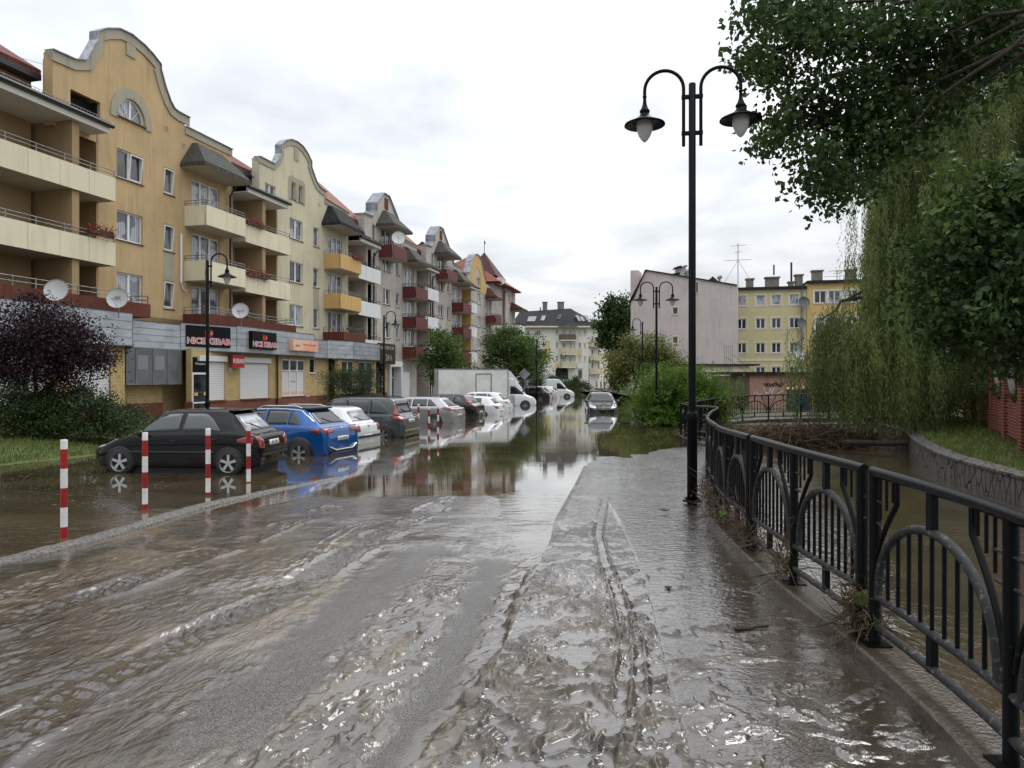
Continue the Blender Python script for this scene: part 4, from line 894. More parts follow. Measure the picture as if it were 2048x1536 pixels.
# satellite dishes
def dish(label,x,y,z,r,rz,txt=None,mt='dishm',mast=True):
    root=emp('satellite_dish',label,'satellite dish',(x,y,z),rz,'satellite dishes on the houses');fr=frame(x,y,z,rz)@Matrix.Rotation(math.radians(-12),4,'X')
    b=MB(fr);b.lathe([(.001,.09*r/.4)]+[(r*k/6,.09*r/.4*(1-(k/6)**2)) for k in range(1,7)]+[(r,-.015)],0,0,0,24,axis='y');b.build('reflector',M[mt],root)
    b=MB(fr);b.tube([(0,.1,-r*.9),(0,-r*1.1,-r*.45)],.012,6);b.box(-.05,.05,-r*1.25,-r*1.05,-r*.5,-r*.38);b.build('feed_arm',M['sillw'],root)
    b=MB(frame(x,y,z,rz));b.tube([(0,.12,-.0),(0,.12,-.8)],.025,6);b.build('mast',M['rail'],root)
    if txt: text(txt,r*.6,M['seam'],fr@Matrix.Translation(Vector((0,-.0,0)))@Matrix.Rotation(PI/2,4,'X'),root)
M['dishm']=mat('dish_grey_white',c255(205,207,208),.4);M['dishd']=mat('dish_dark_grey',c255(92,94,98),.5)
for lb,px,py,o,r,tx,mk in [('white satellite dish on the brick parapet above the purple tree',112,580,2.45,.42,None,'dishm'),('white satellite dish marked 4K at the end of the brick parapet',235,596,2.45,.42,'4K','dishm'),('white satellite dish marked nc+ above the kebab signs',481,621,2.2,.42,'nc+','dishm'),
    ('dark grey satellite dish beside the cream curved gable',511,345,-.3,.32,None,'dishd'),('white satellite dish on the highest maroon balcony',797,475,2.0,.55,None,'dishm'),('small white satellite dish on a pole before the tower roof',1001,561,1.0,.6,None,'dishm')]:
    k=(px-CX)/F;ax=AX+.97*o;ay=AY-.2432*o;s_=-(ax-k*ay)/(.2432-.97*k);Y=ay+.97*s_;dish(lb,k*Y,Y,C+(CY-py)/F*Y,r,.15,tx,mk)
# flower boxes
M['petal']=leafm('red_petals',c255(168,20,40),c255(120,14,30),.2,6);M['petalp']=leafm('pink_petals',c255(190,30,80),c255(150,20,60),.2,6);M['fl']=leafm('flower_leaves',c255(50,74,30),c255(74,92,40),.2,5)
def flowers(label,s0,s1,o,z,mt='petal',n=260,H=.32):
    v=fw((s0+s1)/2,o,z);root=emp('flower_box',label,'flowers',tuple(v),RZ)
    b=MB(FR);b.box(s0,s1,-o-.08,-o+.08,z-.12,z+.02);b.build('planter',M['sill'],root)
    for nm,mk,k,sz in (('foliage','fl',n,.06),('blossoms',mt,n,.07)):
        xs=RNG.uniform(s0-.05,s1+.05,k);ys=-o+RNG.normal(0,.11,k)-.05;zs=z+RNG.normal(.05,.4,k)*H+(.06 if nm=='blossoms' else 0)
        P=np.array(FR);c=np.column_stack([xs,ys,zs])@P[:3,:3].T+P[:3,3];quads(nm,c,sz,M[mk],root)
def quads(name,c,size,mt,root,aspect=.7,up=0.,flat=None):
    k=len(c);a=RNG.normal(size=(k,3));a/=np.linalg.norm(a,axis=1)[:,None];b=RNG.normal(size=(k,3));b-=a*(a*b).sum(1)[:,None];b/=np.linalg.norm(b,axis=1)[:,None]
    s=size*(.6+.8*RNG.random(k))[:,None];V=np.stack([c-a*s*.5,c+b*s*aspect*.5,c+a*s*.5,c-b*s*aspect*.5],1).reshape(-1,3)
    i=np.arange(k)[:,None]*4;return npmesh(name,V,i+np.array([[0,1,2,3]]),[mt],root,smooth=False)
flowers('red geraniums in a long box on the second loggia of the ochre house',-2.5,-1.2,.95,8.2)
flowers('pink flowers on the upper loggia railing beside the mossy canopy',8.3,9.9,.95,10.85,'petalp')
flowers('trailing red geraniums on the middle loggia above the lamp',8.3,10.3,.95,7.95,'petal',340,.42)
flowers('pink flowers on the upper ochre balcony of the cream house',20.4,21.8,1.35,10.9,'petalp')
flowers('green potted plants on the terrace railing over the zinc fascia',19.2,21.6,1.5,5.6,'fl',240,.5)
# ---------- buildings on the right and at the end of the street
M['pinkw']=stucco('grey_pink_render',c255(208,198,194),.25,.35);M['ygreen']=stucco('pale_yellow_green_render',c255(206,198,158),.2,.2)
M['orangew']=stucco('orange_yellow_render',c255(214,186,130),.15,.15);M['whitew']=stucco('offwhite_render',c255(230,229,220),.2,.25);M['pinkg']=stucco('salmon_render',c255(182,146,132),.3,.4)
M['chim']=stucco('chimney_render',c255(140,134,124),.5,.5);M['beigew']=stucco('beige_render',c255(210,202,170),.3,.3);M['greyg']=stucco('grey_green_render',c255(158,158,138),.2,.2)
M['wood']=noisy('weathered_boards',c255(120,106,88),c255(70,60,48),5,.8,.5,.02,sc3=(5,5,.6));M['blue']=mat('blue_tarp',c255(30,56,90),.5)
# long block : local x along the front from px 1471
x0,y0=25.75,81.9;rz=math.atan2(-2.9,13.0);F2=frame(x0,y0,0,rz)
def lx(px,fr=F2): # local x where a pixel column meets the local front plane
    k=(px-CX)/F;R=fr.to_3x3();o=fr.translation;ux,uy=R[0][0],R[1][0];return (k*o.y-o.x)/(ux-k*uy)
bld=emp('apartment_block','pale yellow green four storey block with a flat roof beside the pink gable','apartment block',(x0,y0,0),rz)
XW=[lx(p) for p in (1483.5,1521,1552.5,1588.5)];XE=lx(1613);rows=[(10.4,11.6),(7.75,8.95),(4.95,6.15),(2.2,3.4)]
H=[(x-.52,x+.52,a,b) for x in XW for a,b in rows]
wall(bld,[(0,-.5),(XE,-.5),(XE,12.2),(0,12.2)],H,M['ygreen'],0,.15,back=10,fr=F2)
b=MB(F2);b.box(0.01,XE-.01,-.03,-.003,-.5,4.1)
for (x,a,bb) in [(x,a,b_) for x in XW for a,b_ in rows]:
    w=window(bld,x-.5,x+.5,a+.02,bb-.02,0,2 if a<10 else 1,random.choice(['pc','pd','pd']) if a<10 else 'pb',.1,'sillw',fr=F2,t=.08)
    s=MB(F2);t=.14
    for q in ((x-.52-t,x-.52,a-t,bb+t),(x+.52,x+.52+t,a-t,bb+t),(x-.52,x+.52,bb,bb+t),(x-.52,x+.52,a-t,a-.06)): s.box(q[0],q[1],-.045,0,q[2],q[3])
    s.build('surround',M['panel_c'],w)
b2=MB(F2);b2.box(0,XE,-.05,-.0,4.05,4.3);b2.build('string_course',M['panel_c'],bld)
b=MB(F2);b.box(-.1,XE,-.35,10,12.2,12.5);b.build('roof_edge',M['slate'],bld)
def chimney(root,fr,x,y,z,w,d,h,m='chim'):
    b=MB(fr);b.box(x-w/2,x+w/2,y-d/2,y+d/2,z,z+h);b.box(x-w/2-.12,x+w/2+.12,y-d/2-.12,y+d/2+.12,z+h,z+h+.15);return b.build('chimney',M[m],root)
for px,w,h in ((1504,.8,1.2),(1550,1.5,1.3),(1589,.55,.7),(1605,.8,1.5)): chimney(bld,F2,lx(px),2.5,12.5,w,.8,h)
b=MB(F2);b.tube([(lx(1554),2.5,14.2),(lx(1554),2.5,15.4)],.1,6);b.build('flue_pipe',M['gutter'],bld);b=MB(F2);b.tube([(lx(1590),2.5,13.3),(lx(1590),2.5,15.6)],.12,6);b.build('flue_pipe',M['gutter'],bld)
b=MB(F2);b.tube([(XE-.5,-.1,0),(XE-.5,-.1,12.2)],.09,6);b.build('drainpipe',M['zinc'],bld)
bo=emp('apartment_block','orange yellow block with white window surrounds, partly behind the willow','apartment block',tuple(F2@Vector((XE,0,0))),rz)
XS=[lx(p) for p in (1640,1668.5,1703.5)];H=[(x-.64,x+.64,10.5,11.9) for x in XS]+[(x-.55,x+.55,7.1,8.9) for x in XS]+[(x-.55,x+.55,4.2,6.1) for x in XS]
wall(bo,[(XE+.02,-.5),(XE+14,-.5),(XE+14,12.75),(XE+.02,12.75)],H,M['orangew'],-.1,.15,back=10,fr=F2)
for x in XS:
    for a,c,w_ in ((10.5,11.9,.64),(7.1,8.9,.55),(4.2,6.1,.55)):
        w=window(bo,x-w_,x+w_,a,c,-.1,2,random.choice(['pd','pc']),.1,'sillw',fr=F2,t=.1,trans=None if a>10 else .6)
        s=MB(F2);t=.12
        for q in ((x-w_-t,x-w_,a-t,c+t),(x+w_,x+w_+t,a-t,c+t),(x-w_,x+w_,c,c+t)): s.box(q[0],q[1],-.15,-.1,q[2],q[3])
        s.build('surround',M['white'],w)
b=MB(F2);b.box(XE,XE+14,-.5,10,12.75,13.05);b.build('roof_edge',M['slate'],bo)
for px,w in ((1641,1.1),(1710,1.0)): chimney(bo,F2,lx(px),2,13.05,w,.8,1.3)
# antenna mast
def antenna(label,px,py0,py1,Y,gy=True):
    x,y,z=Wp(px,py1,Y);z1=Wp(px,py0,Y)[2];r=emp('tv_antenna',label,'antenna',(x,y,z));b=MB();b.tube([(x,y,z),(x,y,z1)],.045,6)
    for f,L in ((.95,.9),(.62,1.5),(.8,.4)): zz=z+(z1-z)*f;b.tube([(x-L,y,zz-.05),(x+L,y,zz+.1)],.03,5)
    b.build('mast',M['rail'],r)
    if gy:
        b=MB();
        for s in (-1,1): b.tube([(x+s*1.7,y,z+.3),(x,y,z+(z1-z)*.62)],.02,4)
        b.build('guy_wire',M['rail'],r)
antenna('tall television antenna with guy wires on the flat roof',1476,487,575,80);antenna('thin antenna on the orange block by the willow',1697,522,574,81,False);antenna('lower antenna pole on the orange block roof',1674,540,574,81,False)
for lb,px,py,Y,r,mk in [('dark dish between the two blocks at the top floor windows',1604,605,80,.62,'dishd'),('grey dish on the yellow green wall at the second row of windows',1599,647,80,.55,'dishd'),('white dish on the yellow green wall at the third row, by the willow',1596,709,80,.55,'dishm'),('white dish between the top windows of the orange block',1686,592,79.5,.6,'dishm')]:
    x,y,z=Wp(px,py,Y);dish(lb,x,y-.6,z,r,.0,None,mk)
# grey pink gable end
gx,gy=13.45,80.;g1=(24.2,76.3);rzg=math.atan2(g1[1]-gy,g1[0]-gx);F3=frame(gx,gy,0,rzg);L3=math.hypot(g1[0]-gx,g1[1]-gy)
gb=emp('apartment_house','large blank grey pink gable wall with three small windows, right of the street','apartment house',(gx,gy,0),rzg)
zz=lambda px,py:(lambda l:(l,C+(CY-py)/F*(gy+math.sin(rzg)*l)))(lx(px,F3))
O=[(0,-.5),(L3,-.5),(L3,zz(1476,571)[1]),zz(1291,541),zz(1266,600),(0,zz(1263,602)[1])]
hs=[]
for a,c,e,f in ((1345,1356,614.5,629),(1345,1356,673,687),(1391,1397,564,587)):
    p=zz(a,f);q=zz(c,e);hs.append((p[0],q[0],p[1],q[1]))
wall(gb,O,hs,M['pinkw'],0,.15,back=13,fr=F3)
for h in hs:
    w=window(gb,*h,0,1,'pd',.1,'sillw',fr=F3,t=.07);s=MB(F3);t=.1
    for q in ((h[0]-t,h[0],h[2]-t,h[3]+t),(h[1],h[1]+t,h[2]-t,h[3]+t),(h[0],h[1],h[3],h[3]+t)): s.box(q[0],q[1],-.04,0,q[2],q[3])
    s.build('surround',M['panel_c'],w)
b=MB(F3);P=[O[5],O[4],O[3],O[2]];
for p,q in zip(P[:-1],P[1:]): b.bar((p[0],-.05,p[1]+.05),(q[0],-.05,q[1]+.05),.3,.1)
b.build('verge_flashing',M['slate'],gb)
b=MB(F3);p,q=O[4],O[3];b.add([(p[0]-.5,.1,p[1]-.2),(q[0],.1,q[1]+.1),(q[0],13,q[1]+.1),(p[0]-.5,13,p[1]-.2)],[(0,1,2,3)]);b.build('mansard_roof',M['redt'],gb)
x,z=zz(1262,537);b=MB(F3);b.box(-.35,.55,1.5,4,-.5,z);b.build('corner_pier',M['pinkw'],gb)
for px,py,w,h in ((1354,552,1.0,1.2),(1368,556,.5,.9)): x,z=zz(px,py);chimney(gb,F3,x,3,z-.4,w,.8,h+.4,'pinkw')
b=MB(F3)
for px,py,h,r in ((1354,545,1.4,.09),(1366,548,1.6,.09),(1371,552,1.3,.12),(1437,560,1.0,.14)): x,z=zz(px,py+8);b.tube([(x,2.4,z-.3),(x,2.4,z+h)],r,6);b.tube([(x-.25,2.4,z+h),(x+.25,2.4,z+h+.1)],r*1.5,6)
b.build('vent_pipe',M['zinc'],gb)
b=MB(F3)
for px,py in ((1351,531),(1346,544)):
    x,z=zz(px,py);b.prism([(x-.6,z-.1),(x-.3,z+.15),(x+.5,z+.25),(x+.5,z+.05),(x-.2,z)],2.2,2.6)
b.build('chimney_cowl',M['black'],gb)
x,z=zz(1424,557);b=MB(F3);b.prism([(x-.9,z-.3),(x,z+.45),(x+1.,z-.5)],1.5,3);b.build('roof_hatch',M['slate'],gb)
# low cream structure with stair railing
x,y,z=Wp(1424,728,62);w=3.2
b=MB();b.box(x-3,x+w,y,y+5,-.3,z-.15);o_=b.build('low_annex',M['panel_c'],None);tag(o_,'low cream annex with a flat dark roof beneath the gable wall','annex')
b=MB();b.box(x-3.2,x+w+.9,y-.3,y+5.2,z-.15,z);b.build('roof_slab',M['slate'],o_)
b=MB();xa=Wp(1448,0,62)[0]
for k in range(5): b.tube([(xa+k*.17,y-.2,z-.9),(xa+k*.17,y-.2,z+1.6-.0)],.02,5)
b.tube([(xa,y-.2,z+1.55),(xa+.68,y-.2,z+1.65)],.02,5)
b.tube([(xa+.6,y-.2,z+.9),(xa+3.1,y-.2,z-1.1)],.03,5);b.tube([(xa+.0,y-.2,z+.7),(xa+2.2,y-.2,z-.9)],.03,5);o_=b.build('stair_railing',M['rail'],None);tag(o_,'thin metal stair railing in front of the pale gable wall','railing')
# salmon garage with graffiti
x,y,z=Wp(1499,745,45);b=MB();b.box(x,x+14,y,y+4,-.3,z-.12);gg=b.build('garage',M['pinkg'],None);tag(gg,'low salmon garage wall with graffiti behind the bridge railing','garage')
b=MB();b.box(x-1.5,x+14.1,y-.25,y+4.2,z-.12,z+.04);b.build('garage_roof',M['slate'],gg)
b=MB();
for i in range(8): b.box(x-2.4+i*.3,x-2.12+i*.3,y-.02,y+.06,-.3,z-.2)
b.build('board_fence',M['wood'],gg)
def scrib(mt,cx,cz,w,h,n,seed,nm='graffiti'):
    r=random.Random(seed);b=MB();p=[]
    for i in range(n): p.append((cx-w/2+w*i/n+r.uniform(-.1,.1),y-.012,cz+r.uniform(-h/2,h/2)))
    Q=smooth_path(np.array(p),.06)
    b.tube([tuple(q) for q in Q],.02,4);b.build(nm,mt,gg)
scrib(M['black'],x+1.6,z-.75,1.5,.35,16,3);scrib(M['wht'],x+1.9,z-1.45,3.3,.45,34,5);scrib(M['wht'],x+1.3,z-1.15,.7,.5,10,8);scrib(M['black'],x+4.4,z-.7,.8,.7,10,9)
text('nolef',.5,M['black'],frame(x+1.6,y-.014,z-.75,0)@Matrix.Rotation(PI/2,4,'X'),gg,'graffiti')
x2,y2,z2=Wp(1590,772,41)
b=MB();b.box(x2-.1,x2+.9,y2,y2+1,-.2,1.42);o_=b.build('blue_container',M['blue'],None);tag(o_,'blue container beside the salmon garage','container');b=MB();b.prism([(x2-.15,1.42),(x2+.95,1.42),(x2+.8,1.56),(x2+.0,1.55)],y2-.05,y2+1.05);b.build('lid',M['panel_y'],o_)
b=MB();b.box(x2+1.7,x2+3.3,y2+.1,y2+1.1,-.2,1.35);o_=b.build('grey_container',M['zinc'],None);tag(o_,'grey container half hidden by hanging willow','container');b=MB();b.box(x2+1.65,x2+3.35,y2+.05,y2+1.15,1.35,1.45);b.build('lid',M['seam'],o_)
b=MB();b.bar((x2-.3,y2-.3,.0),(x2-.35,y2-.3,1.9),.08,.05);b.bar((x2-.35,y2-.3,1.85),(x2+.1,y2-.3,1.9),.08,.05);o_=b.build('wooden_post',M['wood'],None);tag(o_,'brown bent post beside the blue container','post')
# ---------- white corner house at the end of the street
YW=150.;F4=frame(0,YW,0,0);X=lambda px:(px-CX)/F*YW;Z=lambda py:C+(CY-py)/F*YW
wh=emp('corner_house','off white corner house with black roof and round balconies at the street end','corner house',(X(1110),YW,0))
c8=lambda x,y:(X(880+x/5.39),Z(580+y/5.39))
H=[];W_=[]
def addw(x0,x1,y0,y1,pane='pd'):
    a=c8(x0,y1);b_=c8(x1,y0);H.append((a[0],b_[0],a[1],b_[1]));W_.append((a[0],b_[0],a[1],b_[1],pane))
for q in [(930,968,432,495),(1040,1082,430,490),(1045,1080,570,635)]: addw(*q)
for r in (420,565,710): addw(1246,1278,r,r+64)
for r in (420,568,715): addw(1318,1352,r,r+100,'pb');addw(1395,1420,r,r+70,'pg');addw(1436,1460,r,r+70,'pg')
for r in (430,575,715): addw(1548,1575,r,r+55,'pg')
addw(1490,1518,430,490,'pb');addw(1490,1522,570,635,'pd');addw(1490,1518,715,775,'pg')
zt_=Z(653);xl=X(1020);xr=X(1175)
wall(wh,[(xl,-.5),(xr,-.5),(xr,zt_),(xl,zt_)],H,M['whitew'],0,.2,back=12,fr=F4)
for (a,b_,c_,d_,pn) in W_: window(wh,a,b_,c_,d_,0,2,pn,.15,'sillw',fr=F4,t=.12)
M['nich']=stucco('pale_yellow_render',c255(226,200,140),.2,.2)
def panel(n,x0,x1,y0,y1,m,dd=-.05,archt=False):
    a=c8(x0,y1);b_=c8(x1,y0);b=MB(F4);P=[(a[0],a[1]),(b_[0],a[1]),(b_[0],b_[1])]
    if archt:
        m_=(a[0]+b_[0])/2;r=(b_[0]-a[0])/2;P+=[(m_+r*math.cos(t),b_[1]+r*.7*math.sin(t)) for t in [PI*j/8 for j in range(1,8)]]
    P.append((a[0],b_[1]));b.prism(P,dd,0);return b.build(n,M[m],wh)
panel('yellow_niche',1132,1184,560,800,'nich',-.05,True);panel('yellow_spandrel',1486,1528,640,712,'nich');panel('yellow_spandrel',1486,1528,778,800,'nich');panel('yellow_panel',1240,1285,795,850,'nich')
panel('shop_sign_board',1478,1540,795,845,'white',-.2);panel('dark_arch',1245,1380,870,960,'dark',-.08,True);panel('shop_opening',1490,1530,860,950,'pg',-.08)
rt=MB(F4);R_=-1.2
# hipped roof over both wings
e=[(xl,-1.,zt_),(xr+.8,-1.,zt_),(xr+6,9.,zt_),(xr+6,16,zt_),(xl,13,zt_)];r=[(X(1040),6,Z(618)),(X(1146),6,Z(614)+.3),(X(1160),12,Z(614)+.3)]
rt.add(e+r,[(0,1,6,5),(1,2,7,6),(2,3,7),(3,4,5,6,7),(4,0,5)]);rt.add([(x,y,z-.15) for x,y,z in e],[(4,3,2,1,0)]);rt.build('roof',M['slate'],wh)
rt=MB(F4);rt.box(xl,xr+.7,-1.05,-.9,zt_-.25,zt_+.05);rt.build('eaves',M['panel_c'],wh)
for px,py in ((1058,641),(1066,641),(1085,639),(1118,636),):
    k=(py-614)/(653-614);yy=6-7*k;b=MB(F4);x=X(px);z=Z(py)+.25;b.prism([(x-.5,z-.5),(x+.35,z-.5),(x+.8,z+.7),(x-.0,z+.7)],yy-.25,yy+.3);b.build('skylight',M['zinc' if px>1100 else 'white'],wh)
for px,py in ((1156,637),(1165,640),(1175,637),(1190,644)):
    b=MB(F4);x=X(px);z=Z(py);b.prism([(x-.45,z+.8),(x+.1,z+.8),(x+.9,z-.6),(x+.35,z-.6)],1.,2.4 if px<1180 else 3.5);b.build('skylight',M['white'],wh)
for px,py,w,h in ((1093,614,1.,1.6),(1126,612,1.4,1.6)): chimney(wh,F4,X(px),7,Z(618),w,1.,h+.5)
b=MB(F4);b.tube([(X(1083),6,Z(620)),(X(1083),6,Z(609))],.15,6);b.build('vent_pipe',M['gutter'],wh)
# round balconies
def rbal(px0,px1,ys,mt):
    xm=(X(px0)+X(px1))/2;w=(X(px1)-X(px0))/2
    for i,(ya,yb) in enumerate(ys):
        za,zb=Z(580+yb/5.39),Z(580+ya/5.39);P=[(xm+w*math.cos(t),-.0-1.5*math.sin(t)**.6 if t not in (0,PI) else 0) for t in [PI*j/12 for j in range(13)]]
        b=MB(F4);b.hull([(x,y) for x,y in P]+[],za-.2,za);sl=b.build('balcony',M['whitew'],wh);b=MB(F4)
        for p,q in zip(P[:-1],P[1:]): b.add([(p[0],p[1],za),(q[0],q[1],za),(q[0],q[1],zb),(p[0],p[1],zb)],[(0,1,2,3)])
        b.build('parapet',M[mt[i]],sl,fixn=False)
rbal(1118,1152,[(480,540),(630,690),(770,830)],['wood','beigew','beigew'])
b=MB(F4);xm=X(1135);b.hull([(xm+2.*math.cos(t),-1.7*math.sin(t)) for t in [PI*j/10 for j in range(11)]],Z(653),Z(651));b.build('canopy',M['whitew'],wh)
b=MB(F4);b.add([(xm-2.2,-1.4,Z(653)),(xm+2.2,-1.4,Z(653)),(xm+.0,1.,Z(631)),(xm-1,-1.9,Z(653)),(xm+1,-1.9,Z(653))],[(3,4,2),(0,3,2),(4,1,2)]);b.build('turret_roof',M['slate'],wh)
# receding wing
xb,yb=xr,YW;rz5=math.radians(58);F5=frame(xb,yb,0,rz5)
k5=lambda px:lx(px,F5);LE=k5(1206)
hh=[]
for a,c in ((1183,1187),(1196,1199)):
    for z0 in (9.6,6.8,4.0): hh.append((k5(a),k5(c),z0,z0+1.6))
wall(wh,[(0.02,-.5),(LE,-.5),(LE,zt_-.1),(0.02,zt_-.1)],hh,M['whitew'],0,.2,back=9,fr=F5)
for h in hh: window(wh,*h,0,1,'pd',.15,'sillw',fr=F5,t=.12)
for i,z0 in enumerate((9.0,6.1,3.2)):
    b=MB(F5);a=k5(1178);c=k5(1200);n=8;P=[(a+(c-a)*(.5-.5*math.cos(PI*j/n)),-1.6*math.sin(PI*j/n)) for j in range(n+1)]
    b.hull(P,z0-.25,z0);
    for p,q in zip(P[:-1],P[1:]): b.add([(p[0],p[1],z0),(q[0],q[1],z0),(q[0],q[1],z0+1.),(p[0],p[1],z0+1.)],[(0,1,2,3)])
    b.build('balcony',M['beigew'],wh,fixn=False)
# houses receding behind it
def farhouse(label,px0,px1,Y0,Y1,ztop,mk,rk):
    xa,xb_=(px0-CX)/F*Y0,(px1-CX)/F*Y1;rz=math.atan2(Y1-Y0,xb_-xa);f=frame(xa,Y0,0,rz);L=math.hypot(xb_-xa,Y1-Y0)
    r=emp('town_house',label,'town house',(xa,Y0,0),rz);hs=[]
    n=max(2,int(L/4));
    for i in range(n):
        for z0 in np.arange(4.,ztop-2,3.0): hs.append((L*(i+.5)/n-.55,L*(i+.5)/n+.55,float(z0),float(z0)+1.6))
    wall(r,[(0,-.5),(L,-.5),(L,ztop),(0,ztop)],hs,M[mk],0,.2,back=10,fr=f)
    for h in hs: window(r,*h,0,1,'pd',.15,'sillw',fr=f,t=.12)
    b=MB(f);b.add([(0,-.6,ztop),(L,-.6,ztop),(L,5,ztop+3.2),(0,5,ztop+3.2),(0,10,ztop),(L,10,ztop)],[(0,1,2,3),(3,2,5,4)]);b.build('roof',M[rk],r,fixn=False)
farhouse('pale house in a receding row behind the white corner house',1206.5,1219,163,198,13.5,'beigew','ort')
farhouse('yellowish house near the vanishing point of the street',1219.5,1228,200,245,13.0,'orangew','ort')
farhouse('last grey house closing the street beyond the yellowish one',1228.5,1262,250,262,11.5,'greyg','slate')
# brick fence with stone arch piece at the right edge, on the bank
fa=Vector((18.3,28.6,.45));fb=Vector((11.3,15.4,.62));L=(fb-fa).length;rzf=math.atan2(fb.y-fa.y,fb.x-fa.x);F6=frame(fa.x,fa.y,.45,rzf)
bf=emp('brick_fence','red brick fence with pillars and iron bars on the right bank','brick fence',tuple(fa),rzf)
b=MB(F6);b.box(0,L+2,0,.3,-.5,1.15);b.build('brick_plinth',M['fbrick'],bf);b=MB(F6);b.box(-.02,L+2,-.04,.34,-.6,.12);b.build('stone_footing',M['conc'],bf)
b=MB(F6);b.box(-.02,L+2,-.05,.35,1.15,1.22);b.build('cap_course',M['conc'],bf)
for i in range(7):
    x=i*2.75;
    if x>L+2: break
    b=MB(F6);b.box(x-.26,x+.26,-.09,.39,-.45,3.0);b.hull([(x-.31,-.14),(x+.31,-.14),(x+.31,.44),(x-.31,.44)],3.0,3.1);b.build('pillar',M['fbrick'],bf)
    if x+2.7<L+2:
        b=MB(F6)
        for k in range(1,17): b.bar((x+.26+k*.13,.15,1.22),(x+.26+k*.13,.15,2.75),.018,.018)
        for h in (1.4,2.6): b.bar((x+.27,.15,h),(x+2.48,.15,h),.04,.02)
        b.build('iron_bars',M['black'],bf)
        b=MB(F6);cx=x+1.375;n=14;pr=[(cx+1.05*math.cos(PI+PI*j/n),.15-.12,2.05+.95*math.sin(PI+PI*j/n)) for j in range(n+1)];b.tube(pr,.10,6);b.build('curved_trim',M['conc'],bf)
# ---------- cars
M['tyre']=noisy('tyre_rubber',(.016,.016,.016),(.035,.032,.03),20,.7);M['rim']=mat('alloy_rim',(.55,.56,.58),.28,.8);M['rimd']=mat('wheel_shadow_gap',(.012,.012,.013),.6)
M['glass']=mat('car_glass',(.014,.017,.018),.03,spec=.9);M['glassl']=mat('car_glass_light',(.045,.055,.058),.03,spec=.9);M['plastic']=mat('black_plastic',(.018,.018,.019),.5)
M['tail']=mat('tail_lamp',c255(128,12,16),.12,spec=.7,Coat_Weight=.8);M['head']=mat('head_lamp',(.55,.57,.6),.08,spec=.9);M['plate']=mat('number_plate',(.72,.72,.70),.4);M['chrome']=mat('chrome_trim',(.7,.71,.72),.15,.9)
def paint(name,c,metal=.3,rough=.28,dirt=.25):
    m=mat(name,c,rough,metal,.2,Coat_Weight=1.,Coat_Roughness=.04);t=NT(m);v=t.coord();ge=t.node('ShaderNodeSeparateXYZ');t.link(v,ge.inputs[0])
    n=t.noise(v,3,6,.7);lo=t.mr(ge.outputs[2],.25,.62,dirt,0.0);f=t.math('MULTIPLY',lo,t.mr(n,.35,.6,.2,1.3),None,True)
    t.link(t.mix(f,c,c255(120,104,84)),t.b.inputs['Base Color']);t.link(t.mr(f,0,1,rough,.8),t.b.inputs['Roughness'])
    t.link(t.math('SUBTRACT',1.,f,None,True),t.b.inputs['Coat Weight']);return m
def catmull(P,sub):
    P=np.asarray(P,float);n=len(P);out=[]
    for i in range(n-1):
        p0=P[max(i-1,0)];p1=P[i];p2=P[i+1];p3=P[min(i+2,n-1)]
        for j in range(sub):
            t=j/sub;q=.5*((2*p1)+(-p0+p2)*t+(2*p0-5*p1+4*p2-p3)*t*t+(-p0+3*p1-3*p2+p3)*t**3)
            lo=np.minimum(p1,p2);hi=np.maximum(p1,p2);m=.15*(hi-lo)+.0;out.append(np.clip(q,lo-m,hi+m))
    out.append(P[-1]);return np.array(out)
def section(w,wt,zb,zs,zt):
    k=min(1,max(0,(zt-zs))/.35);H=zt-zs
    return [(w*.88,zb),(w*.965,zb+.05),(w*.995,zb+.35*(zs-zb)),(w,zb+.62*(zs-zb)),(w*.985,zs-.07),(w*.955,zs-.0),(w*.94,zs+.015*k),
            (wt+(w*.94-wt)*.45+.02*k,zs+H*.5),(wt+.015,zt-.075*k-.004),(wt-.045,zt-.03*k),(wt*.75,zt-.008),(wt*.4,zt-.001),(0,zt)]
